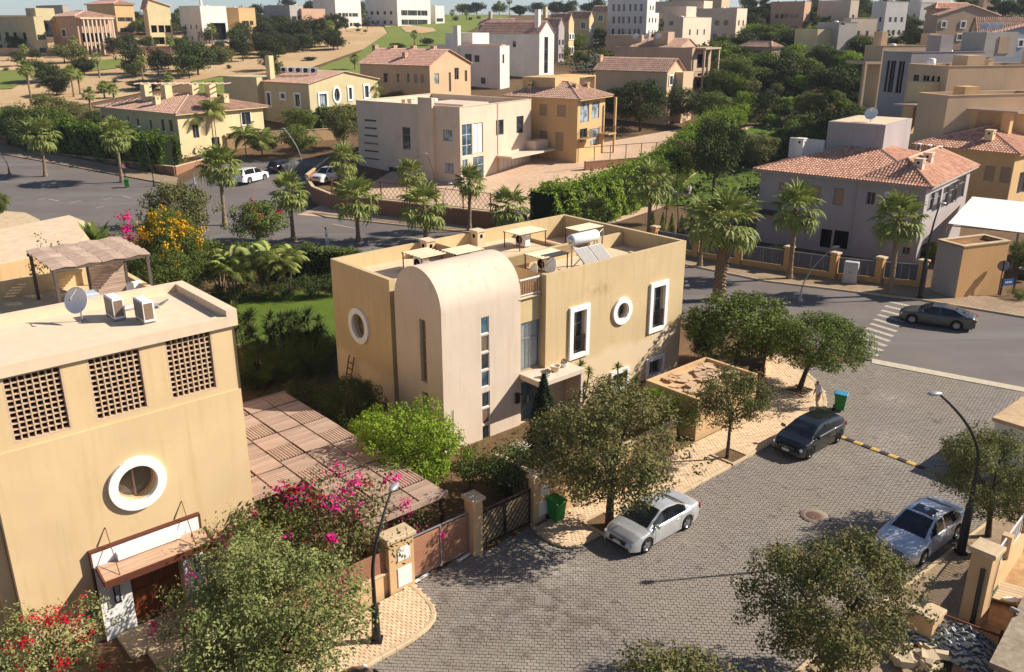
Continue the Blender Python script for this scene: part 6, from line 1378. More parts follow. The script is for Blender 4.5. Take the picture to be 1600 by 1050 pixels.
for k, lb in enumerate(('upper', 'middle', 'lower')): v = Vector(h.o) + Vector(h.ex) * (h.w - 1.2 - .5 * k) + Vector(h.ey) * (4.8 - 1.1 * k); ac_unit((v.x, v.y, h.z0 + h.h + 1.1), math.radians(60), lb + ' white air conditioner below the lilac grey stair block', s=1.0)
# balcony on the far left corner of the grey villa
b = h.block(-1.6, -.004, h.d - 2.4, h.d + .4, 3.0, 3.2, M_BLACK, 'balcony_slab'); mb = MB()
for y in (h.d - 2.35, h.d + .35): mb.box(-1.6, -.01, y - .02, y + .02, 4.1, 4.15)
mb.box(-1.6, -1.56, h.d - 2.33, h.d + .33, 4.1, 4.15); [mb.box(-1.59, -1.57, h.d - 2.3 + k * .2, h.d - 2.28 + k * .2, 3.2, 4.1) for k in range(14)]; mb.build('balcony_railing', M_BLACK, b)
# --- skyline houses on the left ridge
h = House('olive concrete frame house under construction on the left ridge', 52, 26, 245, 50, -60, 67, m=M_OLIVE); h.grid('L', 7, 2, 2.2, 'open', z=(.5, 2.7)); h.grid('F', 2, 2, 1.4); h.walls(); up_box(h, 2, 7, 3, 9, h.h + 2.2)
h = House('terracotta house with tall colonnade on the left ridge', 117, 26, 245, 50, 78, 176, m=M_SALMON); h.win('L', 96, 46, 104, 57, 'white'); h.grid('F', 7, 2, 1.2, 'open', z=(.3, 2.6)); h.walls(flat_roof=False); h.hip(1.4, .4, M_ROOFDULL, .6)
[h.block(h.w * (.12 + .11 * k), h.w * (.12 + .11 * k) + .35, -1.6, -1.25, -1.2, h.h - .6, M_PINKISH, 'column') for k in range(8)]; h.block(.5, h.w - .5, -1.8, -.01, h.h - .58, h.h - .2, M_PINKISH, 'porch_roof')
h = House('plain grey box house behind the terracotta house', 97, 8, 300, 50, 56, 107, m=M_GREYR); h.grid('F', 2, 2); h.walls()
h = House('orange beige house with broad flat roof on the left ridge', 178, 6, 305, 50, 135, 208, m=M_APRI); h.grid('F', 4, 2, 1.3); h.walls(flat_roof=False); h.hip(1.1, .5, M_ROOFPINK, .6)
h = House('olive yellow house with mono pitch roof on the ridge', 229, 9, 270, 50, 222, 265, m=M_OLIVE); h.grid('F', 3, 2, 1.8, 'open', z=(.4, 2.4)); h.walls(flat_roof=False); h.gable(1.8, .4, M_ROOFPINK, .6, axis='y', bias=.1)
h = House('white house with deep arched porch on the ridge', 312, 9, 275, 50, 279, 353, m=M_WHITEP); h.grid('L', 3, 2, .8); h.winu('F', 3, 8, 1.2, 6, 'open'); h.winu('F', 10, 12.5, 1.2, 6, 'open'); h.walls(); h.block(1, 1.6, 1, 1.6, h.h, h.h + 2.4, name='chimney_stack')
h = House('small apricot house among trees at the ridge end', 372, 12, 290, 50, 352, 398, m=M_APRI); h.grid('F', 3, 2, 1.2); h.walls()
h = House('dark grey house with red wall on the fairway ridge', 452, 8, 310, 50, 412, 472, m=M_GREYR); h.grid('F', 4, 2, 1.1); h.walls(); h.block(4, 14, -1, -.02, 0, h.h - 1, M_SALMON, 'red_wing')
h = House('white villa with stepped terraces behind the fairway trees', 523, -2, 330, 50, 488, 563, m=M_WHITEP); h.grid('F', 6, 2, 1.3); h.grid('L', 3, 2, 1.2); h.walls()
h = House('grey and white villa with dark glazing at fairway end', 620, -2, 345, 50, 570, 672, m=M_WHITEP); h.grid('F', 8, 2, 1.8, z=(.6, 2.5)); h.grid('L', 4, 2, 1.5); h.walls()
h = House('small white pavilion right of the grey and white villa', 680, 9, 360, 50, 664, 694, m=M_WHITEP); h.grid('F', 3, 1, 1.4); h.walls()
h = House('pale house with dull tiled roof right of the fairway', 796, 38, 262, 55, 748, 812, m=M_GREYR); h.grid('L', 4, 1); h.walls(flat_roof=False); h.gable(1.6, .3, M_ROOFDULL, .5, axis='y'); h.block(2, 2.8, 8, 8.8, h.h, h.h + 3.5, name='chimney_stack')
# --- garden walls and fences of the far plots
M_BRICKW = plaster('brown_brickwork', lin(150, 108, 84), .2)
def long_wall(label, pts, h_, th=.3, m=None, name='boundary_wall', cap=None, fence=None):
    p0 = pts[0]; z0 = terr(*p0); r = thing(name, label, 'wall', (*p0, z0), 0)
    for i, (p, q) in enumerate(zip(pts, pts[1:])):
        p = Vector(p); q = Vector(q); L = (q - p).length; rz = math.atan2(q.y - p.y, q.x - p.x); z = min(terr(*p), terr(*q)); mb = MB(); mb.box(0, L, -th / 2, th / 2, -.5, h_); o = mb.build('wall_face', m or M_BRICKW, r, (p.x - p0[0], p.y - p0[1], z - z0)); o.rotation_euler[2] = rz
        mb = MB(); mb.box(-.02, L + .02, -th / 2 - .05, th / 2 + .05, h_ + .002, h_ + .1); o = mb.build('coping', cap or M_KERB, r, (p.x - p0[0], p.y - p0[1], z - z0)); o.rotation_euler[2] = rz
    return r
RW = [(-26.5, 128), (-26.3, 112), (-23.8, 104.5), (-20.6, 99.6), (-2.2, 89.5), (1.5, 88)]
long_wall('brown brick retaining wall below the pinkish cubic house', RW, 1.7)
def diamond_fence(label, p, q, z, h_, m, step=1.1, post=3.6, name='lattice_fence'):
    p = Vector(p); q = Vector(q); L = (q - p).length; r = thing(name, label, 'fence', (*p, z), math.atan2(q.y - p.y, q.x - p.x))
    n = max(1, round(L / post))
    for k in range(n + 1): mb = MB(); mb.box(-.05, .05, -.05, .05, 0, h_ + .05); mb.build('post', m, r, (L * k / n, 0, 0))
    for zz in (.08, h_ - .05): mb = MB(); mb.box(0, L, -.025, .025, zz, zz + .06); mb.build('rail', m, r)
    d = h_ * .8; k = -d
    while k < L:
        for sg in (0, 1):
            a, b = k, k + d; ta = max(0, -a / d); tb = min(1, (L - a) / d)
            if tb - ta < .1: continue
            pa, pb = (a + d * ta, .1 + (h_ - .12) * ta), (a + d * tb, .1 + (h_ - .12) * tb)
            if sg: pa = (pa[0], h_ + .08 - pa[1]); pb = (pb[0], h_ + .08 - pb[1])
            mb = MB(); mb.bar((pa[0], .014 * (1 - 2 * sg), pa[1]), (pb[0], .014 * (1 - 2 * sg), pb[1]), .035, .025); mb.build('lattice_bar', m, r)
        k += step * .5
diamond_fence('rust red lattice fence on the brick wall left section', (-20.6, 99.6), (-11.4, 94.6), 1.8, 1.9, M_RUST)
diamond_fence('rust red lattice fence on the brick wall right section', (-11.0, 94.4), (-2.2, 89.5), 1.8, 1.9, M_RUST)
long_wall('brown brick terrace edge below the apricot house', [(10, 121), (29, 131)], 1.2)
def pipe_rail():
    p = Vector((9, 120.5)); q = Vector((23, 128)); L = (q - p).length; r = thing('pipe_railing', 'thin brown pipe railing in front of the apricot house', 'railing', (*p, terr(0, 121) + 1.2), math.atan2(q.y - p.y, q.x - p.x))
    for k in range(7): mb = MB(); mb.box(-.04, .04, -.04, .04, 0, 1.9); mb.build('post', M_RUST, r, (L * k / 6, 0, 0))
    mb = MB(); mb.box(0, L, -.03, .03, 1.9, 1.97); mb.build('rail', M_RUST, r)
pipe_rail()
long_wall('long brown brick wall beside the far left pavement', [(-112, 158), (-78, 137.2), (-45.5, 118.6), (-43, 130)], 1.1)
long_wall('peach wall at the end of the side street', [(-43, 134), (-28, 141)], 2.2, m=M_PEACH)
long_wall('terracotta boundary wall on the left ridge', [(-190, 243), (-120, 247), (-60, 258)], 2.2, m=M_SALMON)
# --- grey fence with peach pillars before the lilac villa
def grey_fence():
    M_FENCE = flat('grey_fence_sheet', lin(98, 96, 102), .6, .1, .3, .05); PT = [(13.4, 80.4), (16.8, 77.6), (20.0, 74.9), (23.6, 72.5), (26.8, 70.4), (30.0, 68.9), (33.0, 67.9)]
    for i, p in enumerate(PT): pillar(p[0] - .28, p[0] + .28, p[1] - .28, p[1] + .28, 2.15, ['peach fence pillar furthest left beside the booted palm', 'second peach fence pillar from the left', 'peach fence pillar behind the left pavement palm', 'peach fence pillar behind the curved street lamp', 'peach fence pillar right of the electric cabinet', 'peach fence pillar behind the dark street lamp', 'peach fence pillar against the guard hut'][i], name='fence_pillar', fr=lambda x, y: (x, y), mat=plaster('orange_plaster', lin(204, 158, 104), .12))
    for i, (p, q) in enumerate(zip(PT, PT[1:])):
        p = Vector(p); q = Vector(q); t = (q - p).normalized(); a = p + t * .36; L = (q - p).length - .72; lb = ['leftmost grey fence panel behind the booted palm', 'grey fence panel second from the left', 'grey fence panel beside the left pavement palm', 'grey fence panel behind the electric cabinet', 'grey fence panel behind the right pavement palm', 'grey fence panel joining the guard hut'][i]
        r = thing('metal_fence', lb, 'fence', (*a, 0), math.atan2(t.y, t.x)); mb = MB(); mb.box(0, L, -.13, .13, -.2, .55); mb.build('plinth', plaster('orange_plaster', lin(204, 158, 104), .12), r)
        n = int(L / .5)
        for k in range(n): mb = MB(); mb.box(L * k / n + .008, L * (k + 1) / n - .008, -.02, .02 - .01 * (k % 2), .57, 1.85); mb.build('panel', M_FENCE, r)
        for k in (0, 1, 2): mb = MB(); mb.box(L * k / 2 - .025, L * k / 2 + .025, -.05, -.021, .55, 1.9); mb.build('post', M_GREYMET, r)
        mb = MB(); mb.box(0, L, -.03, .03, 1.852, 1.9); mb.build('rail', M_GREYMET, r)
grey_fence()
def guard_hut():
    h = House('orange and grey guard hut with gravel filled flat roof', 1506, 387, 64.6, 22, 1466, 1578, m=plaster('orange_plaster2', lin(204, 160, 108), .12), cat='hut', name='guard_hut', zb=0); h.walls(par=.35, th=.3); mb = MB(); mb.poly([(.3, .3, h.h - .2), (h.w - .3, .3, h.h - .2), (h.w - .3, h.d - .3, h.h - .2), (.3, h.d - .3, h.h - .2)]); mb.build('roof_gravel', ground_mat('roof_dirt', (lin(168, 128, 90), lin(140, 104, 72), lin(110, 84, 58)), .6, 6), h.r); h.coping(M_KERB, .14)
    mb = MB(); mb.box(-.03, -.004, .05, h.d - .05, 0, h.h - .05); mb.build('grey_side', M_GREYP, h.r)
guard_hut()
def car_shade():
    pts = [(38.5, 76), (62, 62), (66, 69), (45, 85)]; r = thing('shade_canopy', 'large white fabric shade canopy beside the lilac villa', 'canopy', (*pts[0], 0), 0); q = [(x - pts[0][0], y - pts[0][1]) for x, y in pts]; mb = MB(); nx, ny = 10, 6; V = []
    for j in range(ny + 1):
        for i in range(nx + 1):
            s, t = i / nx, j / ny; x = (1 - t) * ((1 - s) * q[0][0] + s * q[1][0]) + t * ((1 - s) * q[3][0] + s * q[2][0]); y = (1 - t) * ((1 - s) * q[0][1] + s * q[1][1]) + t * ((1 - s) * q[3][1] + s * q[2][1]); V.append((x, y, 3.5 + .7 * t - .25 * math.sin(PI * s) * (1 - t)))
    mb.add(V, [(j * (nx + 1) + i, j * (nx + 1) + i + 1, (j + 1) * (nx + 1) + i + 1, (j + 1) * (nx + 1) + i) for j in range(ny) for i in range(nx)]); mb.add([(x, y, z - .04) for x, y, z in V], [(j * (nx + 1) + i, (j + 1) * (nx + 1) + i, (j + 1) * (nx + 1) + i + 1, j * (nx + 1) + i + 1) for j in range(ny) for i in range(nx)]); mb.build('fabric', flat('shade_fabric', (.78, .76, .70), .9, 0, .1, .05, 2), r)
    for k in range(6): t = k / 5; x = q[0][0] * (1 - t) + q[1][0] * t; y = q[0][1] * (1 - t) + q[1][1] * t; mb = MB(); mb.box(-.06, .06, -.06, .06, 0, 3.2); mb.build('post', M_GREYMET, r, (x + .2, y + .3, 0))
    mb = MB(); mb.bar((q[0][0] + .2, q[0][1] + .3, 3.25), (q[1][0] + .2, q[1][1] + .3, 3.25), .1); mb.build('beam', M_GREYMET, r)
car_shade()
# ------------------------------------------------------------------ vehicles
def paint(name, c, rough=.28, metal=.0, coat=.6):
    m, t, p = nodes_mat(name); p.inputs['Base Color'].default_value = (*c, 1); p.inputs['Roughness'].default_value = rough; p.inputs['Metallic'].default_value = metal
    v = coords(t); n1 = noise(t, v, 2.5, 4); t.links.new(mixc(t, ramp(t, n1, .4, .7), c, sc(c, .86)), p.inputs['Base Color'])
    p.inputs['Coat Weight'].default_value = coat; p.inputs['Coat Roughness'].default_value = .06; return m
M_TYRE = flat('tyre_rubber', (.016, .016, .016), .85, 0, .2, .1); M_RIM = flat('alloy_rim', (.5, .5, .5), .3, .9, .5, .05); M_RIMB = flat('black_rim', (.02, .02, .02), .35, .3, .5, .05)
M_CARGLASS = glass('car_glass', (.012, .014, .016), .05); M_LAMPGL = flat('headlamp_lens', (.55, .57, .6), .12, .2, .7, .05); M_TAIL = flat('tail_lamp', (.35, .015, .015), .2, 0, .6, .1); M_PLATE = flat('number_plate', (.55, .6, .62), .5, 0, .3, .03); M_TRIMB = flat('black_trim', (.014, .014, .014), .5, 0, .4, .05)
def interp(pts, x):
    if x <= pts[0][0]: return pts[0][1]
    for (a, za), (b, zb) in zip(pts, pts[1:]):
        if x <= b:
            t = (x - a) / (b - a); t = t * t * (3 - 2 * t) * .5 + t * .5
            return za + (zb - za) * t
    return pts[-1][1]
KINDS = {
 'sedan': dict(L=4.9, W=1.87, H=1.46, wb=2.86, R=.335, fx=1.55, top=[(-2.45, .72), (-2.40, .94), (-2.2, 1.02), (-1.6, 1.05), (-1.2, .98), (.9, .97), (1.25, .97), (1.9, .87), (2.25, .76), (2.42, .62), (2.45, .5)], roof=[(-1.95, 1.02), (-1.6, 1.14), (-1.05, 1.38), (-.3, 1.46), (.35, 1.43), (.8, 1.23), (1.28, .97)], win=(-1.55, -.15), belt=.97),
 'coupe': dict(L=4.41, W=1.79, H=1.44, wb=2.58, R=.325, fx=1.36, top=[(-2.2, .7), (-2.15, .95), (-1.95, 1.03), (-1.45, 1.05), (-1.0, .98), (.8, .97), (1.1, .98), (1.7, .86), (2.02, .72), (2.18, .58), (2.2, .48)], roof=[(-1.5, 1.03), (-1.2, 1.16), (-.75, 1.36), (-.1, 1.43), (.25, 1.40), (.7, 1.2), (1.2, .97)], win=(-1.15, -9), belt=.97),
 'hatch': dict(L=4.37, W=1.8, H=1.46, wb=2.68, R=.34, fx=1.38, top=[(-2.18, .7), (-2.15, .95), (-2.0, 1.02), (-1.2, 1.0), (.85, .99), (1.15, 1.0), (1.75, .88), (2.05, .72), (2.16, .56), (2.18, .48)], roof=[(-2.02, 1.02), (-1.85, 1.22), (-1.6, 1.37), (-.8, 1.44), (0, 1.46), (.4, 1.42), (.8, 1.24), (1.25, .99)], win=(-1.75, -.25), belt=.99),
 'suv': dict(L=5.0, W=1.95, H=1.85, wb=2.86, R=.39, fx=1.5, top=[(-2.5, .8), (-2.46, 1.15), (-2.3, 1.2), (-1.2, 1.2), (.8, 1.18), (1.2, 1.18), (1.9, 1.12), (2.3, 1.0), (2.46, .8), (2.5, .6)], roof=[(-2.42, 1.2), (-2.3, 1.5), (-2.1, 1.76), (-1.2, 1.85), (-.2, 1.85), (.4, 1.8), (.8, 1.55), (1.25, 1.19)], win=(-2.0, -.2), belt=1.2),
}
def wheel_meshes(R):
    t = MB(); M = Matrix.Rotation(PI / 2, 4, 'X'); w_ = .11; t.lathe([(R * .66, -w_), (R * .93, -w_), (R, -w_ * .7), (R, w_ * .7), (R * .93, w_), (R * .66, w_)], 28, M); r = MB(); r.lathe([(R * .66, -.06), (R * .67, -w_ * .95), (R * .6, -w_ * .9), (R * .58, -.05), (R * .12, -.03), (.001, -.03)], 24, M); r.lathe([(R * .66, .06), (R * .67, w_ * .95), (R * .6, w_ * .9), (R * .58, .05), (.001, .05)], 24, M)
    d = MB(); d.lathe([(.001, 0), (R * .6, 0)], 20, Matrix.Translation((0, -.045, 0)) @ M)
    for k in range(5):
        a = 2 * PI * k / 5; c, s_ = math.cos(a), math.sin(a); r.bar((c * .03, -.07, s_ * .03), (c * R * .62, -.08, s_ * R * .62), .035, .07); r.bar((c * .03, .07, s_ * .03), (c * R * .62, .08, s_ * R * .62), .035, .07)
    return t, r
WHEELS = {}
def car(kind, pm, loc, heading, label, name='parked_car', group='cars parked along the paved street', cat='car', rim=None, sunroof=False, drop=(), glassm=None):
    K = KINDS[kind]; L, W_, H_, R = K['L'], K['W'], K['H'], K['R']; hl, hw = L / 2, W_ / 2; xf = K['fx']; xr = xf - K['wb']; r = thing(name, label, cat, (loc[0], loc[1], loc[2] if len(loc) > 2 else .012), heading, group)
    def half(x): s = abs(x) / hl; return hw * (1 - .20 * max(0, (s - .62) / .38) ** 2.6)
    def low(x):
        z = .2 + .08 * max(0, (abs(x) / hl - .8) / .2)
        for c in (xf, xr):
            d = abs(x - c); RR = R + .055
            if d < RR: z = max(z, R + math.sqrt(RR * RR - d * d) * 1.0 - .0)
        return z
    xs = set(np.linspace(-hl, hl, 40).round(4))
    for c in (xf, xr):
        for k in range(17): xs.add(round(c + (R + .056) * math.cos(PI * k / 16), 4))
    xs = sorted(x for x in xs if -hl <= x <= hl); belt = K['belt']; rows = []
    x0r, x1r = K['roof'][0][0], K['roof'][-1][0]
    for x in xs:
        zt = interp(K['top'], x); h_ = half(x); zs = zt - .07 if not (x0r < x < x1r) else min(zt, belt) - .04; zl = min(low(x), zs - .09)
        pts = [(h_ * .965, zl), (h_ * 1.0, zl + (zs - zl) * .42), (h_ * .992, zl + (zs - zl) * .8), (h_ * .96, zs), (h_ * .88, zs + (zt - zs) * .6), (h_ * .55, zt), (0, zt + .012)]
        rows.append([(x, y, z) for y, z in pts] + [(x, -y, z) for y, z in pts[-2::-1]])
    n = len(rows[0]); mb = MB(); mb.add([p for q in rows for p in q], [(i * n + j, i * n + j + 1, (i + 1) * n + j + 1, (i + 1) * n + j) for i in range(len(rows) - 1) for j in range(n - 1)], 0, True)
    for q, rev in ((rows[0], 1), (rows[-1], 0)): mb.add(q if rev else q[::-1], [tuple(range(n))], 0)
    # greenhouse
    gx = sorted(set(np.linspace(x0r, x1r, 30).round(4)) | {round(p[0], 4) for p in K['roof']} | {round(K['win'][0], 4), round(K['win'][1] - .05, 4) if K['win'][1] > -5 else round(x0r, 4), round(K['win'][1] + .05, 4) if K['win'][1] > -5 else round(x0r, 4)}); gr = []
    for x in gx:
        zr = interp(K['roof'], x); bz = min(interp(K['top'], x), belt) - .045; t = max(0, (zr - belt) / (H_ - belt)); wb_ = half(x) * .915; wr = hw * (.86 - .18 * t); wr = min(wr, wb_ * .985)
        zr = max(zr, bz + .05); pts = [(wb_, bz), (wb_ + (wr - wb_) * .6, bz + (zr - bz) * .6), (wr, bz + (zr - bz) * .93 - .01), (wr * .86, zr - .012), (wr * .5, zr + .005), (0, zr + .01)]
        gr.append([(x, y, z) for y, z in pts] + [(x, -y, z) for y, z in pts[-2::-1]])
    m_ = len(gr[0]); xrf = K['roof'][-3][0]; xrr = K['roof'][2][0]; side = [MB(), MB()]; ws = MB(); rw = MB(); V = [p for q in gr for p in q]
    for i in range(len(gr) - 1):
        xm = (gx[i] + gx[i + 1]) / 2
        for j in range(m_ - 1):
            f = (i * m_ + j, i * m_ + j + 1, (i + 1) * m_ + j + 1, (i + 1) * m_ + j); q = [V[k] for k in f]; jj = min(j, m_ - 2 - j); bp = abs(xm - K['win'][1]) < .055
            if jj <= 1 and K['win'][0] < xm < xrf + .72 * (x1r - xrf) and not bp: side[j > m_ // 2].add(q, [(0, 1, 2, 3)], 0, False)
            elif jj >= 3 and xm > xrf + .03: ws.add(q, [(0, 1, 2, 3)], 0, True)
            elif jj >= 3 and xm < xrr - .03 and xm > x0r + .05: rw.add(q, [(0, 1, 2, 3)], 0, True)
            else: mb.add(q, [(0, 1, 2, 3)], 0, True)
    g = glassm or M_CARGLASS; mb.build('body', pm, r); [q.build('side_window', g, r) for q in side]; ws.build('windshield', g, r); rw.build('rear_window', g, r)
    ub = MB(); ub.box(-hl + .15, hl - .15, -hw * .78, hw * .78, .16, .6); 
    for c in (xf, xr): ub.box(c - R - .04, c + R + .04, -hw * .80, hw * .80, .3, R * 2 + .03)
    ub.build('underbody', M_DARK, r)
    if R not in WHEELS: WHEELS[R] = [x.mesh(nm, mt) for x, nm, mt in zip(wheel_meshes(R), ('wheel', 'rim'), (M_TYRE, M_RIM))]; rb_ = WHEELS[R][1].copy(); rb_.materials[0] = M_RIMB; WHEELS[R].append(rb_)
    for c in (xf, xr):
        for sgn in (-1, 1): w_ = link('wheel', WHEELS[R][0], r, (c, sgn * (hw - .13), R)); link('rim', WHEELS[R][2 if rim == 'black' else 1], w_)
    zf = interp(K['top'], hl - .2)
    for sgn in (-1, 1):
        b = MB(); M = Matrix.Translation((hl - .20, sgn * half(hl - .2) * .76, zf - .13)) @ Matrix.Rotation(-sgn * .5, 4, 'Z') @ Matrix.Rotation(.5, 4, 'Y'); b.obox(M, .13, .36, .12); b.build('headlight', M_LAMPGL, r)
        b = MB(); M = Matrix.Translation((-hl + .10, sgn * half(-hl + .1) * .84, interp(K['top'], -hl + .15) - .2)) @ Matrix.Rotation(sgn * .45, 4, 'Z'); b.obox(M, .16, .32, .16); b.build('tail_light', M_TAIL, r)
        b = MB(); xm = xrf + .62 * (x1r - xrf); M = Matrix.Translation((xm, sgn * (hw + .09), belt + .06)); b.obox(M, .1, .2, .13); b.bar((xm, sgn * (hw - .1), belt), (xm, sgn * (hw + .03), belt + .04), .05); b.build('mirror', pm, r)
        for xh in ((-.35, .75) if kind != 'coupe' else (-.25,)): b = MB(); xx = xh - .3; y = half(xx) * .998; b.box(xx - .1, xx + .1, sgn * y - .012, sgn * y + .016, belt - .19, belt - .165); b.build('door_handle', pm, r)
        sm = MB()
        for xd in ((xf - R - .18, K['win'][1], xr + R * .9) if kind != 'coupe' else (xf - R - .15, -.75)):
            y = half(xd); zs = belt - .05; zl = .27 if abs(xd - xr) > R else R * 1.6; pp = [(xd, sgn * (y * .972 + .001), zl), (xd, sgn * (y * 1.0 + .001), zl + (zs - zl) * .42), (xd, sgn * (y * .992 + .001), zl + (zs - zl) * .8), (xd, sgn * (y * .965), zs)]
            for a, b_ in zip(pp, pp[1:]): sm.bar(a, b_, .012, .006)
        sm.build('door_seam', M_TRIMB, r)
    b = MB(); b.box(hl - .06, hl + .012, -.42, .42, zf - .28, zf - .1); gl = b.build('grille', M_TRIMB, r); cb = MB()
    for k in range(4): cb.box(hl - .02, hl + .018, -.4, .4, zf - .26 + k * .045, zf - .245 + k * .045)
    cb.build('grille_bar', M_ALU if kind == 'sedan' else M_BLACK, gl); em = MB(); em.lathe([(.07, 0), (.07, .012), (.055, .012), (.055, 0)], 20, Matrix.Translation((hl + .012, 0, zf - .17)) @ Matrix.Rotation(PI / 2, 4, 'Y')); em.build('badge', M_ALU, gl)
    b = MB(); b.box(hl - .08, hl + .016, -.6, .6, .27, .38); b.build('lower_intake', M_TRIMB, r)
    b = MB(); b.box(hl - .05, hl + .024, -.19, .19, .42, .55); pl = b.build('number_plate', M_PLATE, r)
    b = MB(); b.box(-hl - .016, -hl + .05, -.24, .24, .6, .72); b.build('number_plate', M_PLATE, r)
    if sunroof: b = MB(); zz = H_ + .006; b.add([(-.35, -.42, interp(K['roof'], -.35) + .014), (.25, -.4, interp(K['roof'], .25) + .014), (.25, .4, interp(K['roof'], .25) + .014), (-.35, .42, interp(K['roof'], -.35) + .014), (-.35, -.42, zz - .1), (.25, -.4, zz - .1), (.25, .4, zz - .1), (-.35, .42, zz - .1)], [(0, 1, 2, 3), (0, 4, 5, 1), (1, 5, 6, 2), (2, 6, 7, 3), (3, 7, 4, 0)]); b.build('sunroof', g, r)
    wp = MB(); wp.bar((x1r - .08, -.5, belt + .03), (x1r - .25, -.05, belt + .1), .02); wp.bar((x1r - .08, .1, belt + .03), (x1r - .25, .5, belt + .1), .02); wp.build('wiper', M_TRIMB, r)
    return r
def car_from_wheels(kind, fpx, rpx, left=True, **kw):
    K = KINDS[kind]; a = Vector(GT(*fpx)[:2]); b = Vector(GT(*rpx)[:2]); d = (a - b).normalized(); lf = Vector((-d.y, d.x)); s = -1 if left else 1
    mid = (a + b) / 2 + lf * s * (K['W'] / 2 - .14); c = mid - d * (K['fx'] - K['wb'] / 2); return (c.x, c.y, terr(0, c.y) + .015), math.atan2(d.y, d.x)
P_SILVER = paint('silver_paint', (.55, .55, .54), .3, .35); P_BLACK = paint('black_paint', (.008, .008, .009), .2); P_PALE = paint('pale_silver_paint', (.62, .64, .68), .28, .25); P_GREY = paint('dark_grey_paint', (.10, .098, .095), .28, .4); P_WHITEC = paint('white_car_paint', (.78, .77, .75), .3, 0)
p, a = car_from_wheels('coupe', (1007.5, 865), (1070, 828)); car('coupe', P_SILVER, p, A_ + PI, 'silver two door coupe parked beneath the rust leaved street tree')
p, a = car_from_wheels('hatch', (1265, 720), (1304, 690)); car('hatch', P_BLACK, p, A_ + PI, 'black hatchback parked at the kerb by the speed bump', rim='black')
p, a = car_from_wheels('sedan', (1434, 882), (1491, 842.5)); car('sedan', P_PALE, p, A_ + PI - .02, 'pale silver sedan with dark sunroof parked by the black lamp post', sunroof=True)
p, a = car_from_wheels('sedan', (1425, 506), (1492, 517)); car('sedan', P_GREY, p, a, 'dark grey sedan driving over the wide boulevard', name='moving_car', group=None)
p, a = car_from_wheels('suv', (416, 279.5), (387, 290), left=False); car('suv', P_WHITEC, p, a, 'large white off road car turning out of the side street', name='white_suv', group=None)
g_ = GT(512, 283); car('suv', P_WHITEC, (g_[0], g_[1], terr(0, g_[1]) + .01), math.radians(64 + 180), 'white off road car parked by the brick wall behind a palm', name='parked_suv', group=None)
car('sedan', P_BLACK, (-5.75, 20.6), A_ + .1, 'dark car cut off by the lower edge below the flowering bush', name='parked_car', group=None)
g_ = GT(441, 266); car('hatch', P_BLACK, (g_[0], g_[1], terr(0, g_[1])), math.radians(66), 'small dark car beside the covered car in the side street', name='parked_car', group=None)
def covered_car():
    p = GT(468, 268); r = thing('covered_car', 'car under a loose grey cover in the side street', 'car', (p[0], p[1], p[2]), math.radians(20)); rng = random.Random(3); V = []; nx, ny = 34, 16; L, W_ = 4.7, 2.0
    for i in range(nx + 1):
        for j in range(ny + 1):
            x = -L / 2 + L * i / nx; t = PI * j / ny; k = KINDS['sedan']; z = max(interp(k['roof'], x * .98) if k['roof'][0][0] < x < k['roof'][-1][0] else 0, interp(k['top'], x)) + .05; e = 1 - .2 * (abs(x) / (L / 2)) ** 6; c = math.copysign(abs(math.cos(t)) ** .45, math.cos(t)); s_ = math.sin(t) ** .5
            V.append((x * (1 + .02 * math.sin(j * 2.1)), c * W_ / 2 * e + .03 * math.sin(i * 1.7 + j), s_ * z * (1 - .05 * math.sin(i * .9) * abs(c)) + rng.uniform(-.015, .015)))
    mb = MB(); mb.add(V, [(i * (ny + 1) + j, i * (ny + 1) + j + 1, (i + 1) * (ny + 1) + j + 1, (i + 1) * (ny + 1) + j) for i in range(nx) for j in range(ny)], 0, True); mb.poly(V[:ny + 1]); mb.poly(V[-ny - 1:]); mb.build('cover', flat('car_cover', (.17, .155, .14), .8, 0, .2, .15, 3), r)
    sb = MB(); sb.tube([(-1.6, -1.0, .3), (-1.6, -.9, 1.0), (-1.6, 0, 1.2)], .03, 5); sb.build('strap', M_TRIMB, r)
covered_car()
# ------------------------------------------------------------------ street furniture
def bin_(loc, rz, label, blue=True):
    r = thing('wheeled_bin', label, 'bin', loc, rz, 'green wheeled bins'); mg = flat('bin_green', lin(38, 122, 44), .5, 0, .3, .12, 4); mb = MB()
    mb.add([(-.23, -.25, .08), (.23, -.25, .08), (.23, .22, .08), (-.23, .22, .08), (-.29, -.32, .96), (.29, -.32, .96), (.29, .3, .96), (-.29, .3, .96)], [(3, 2, 1, 0), (0, 1, 5, 4), (1, 2, 6, 5), (2, 3, 7, 6), (3, 0, 4, 7), (4, 5, 6, 7)]); mb.box(-.31, .31, -.34, .32, .90, .96); mb.build('body', mg, r)
    mb = MB(); mb.add([(-.32, -.37, .965), (.32, -.37, .965), (.32, .33, .99), (-.32, .33, .99), (-.3, -.33, 1.0), (.3, -.33, 1.0), (.3, .3, 1.05), (-.3, .3, 1.05)], [(0, 1, 5, 4), (1, 2, 6, 5), (2, 3, 7, 6), (3, 0, 4, 7), (4, 5, 6, 7), (3, 2, 1, 0)]); mb.tube([(-.26, .36, 1.0), (.26, .36, 1.0)], .025, 6); l = mb.build('lid', flat('bin_blue', lin(60, 130, 160), .5) if blue else mg, r)
    for s in (-1, 1): mb = MB(); mb.lathe([(.02, -.03), (.1, -.03), (.1, .03), (.02, .03)], 14, Matrix.Translation((s * .24, .27, .1)) @ Matrix.Rotation(PI / 2, 4, 'Y')); mb.build('wheel', M_TYRE, r)
bin_((*G(1311, 641), .02), A_ + .4, 'green wheeled bin with blue lid standing on the paved street')
bin_((*G(869, 816), .13), A_, 'green wheeled bin by the meter wall in tree shade', False)
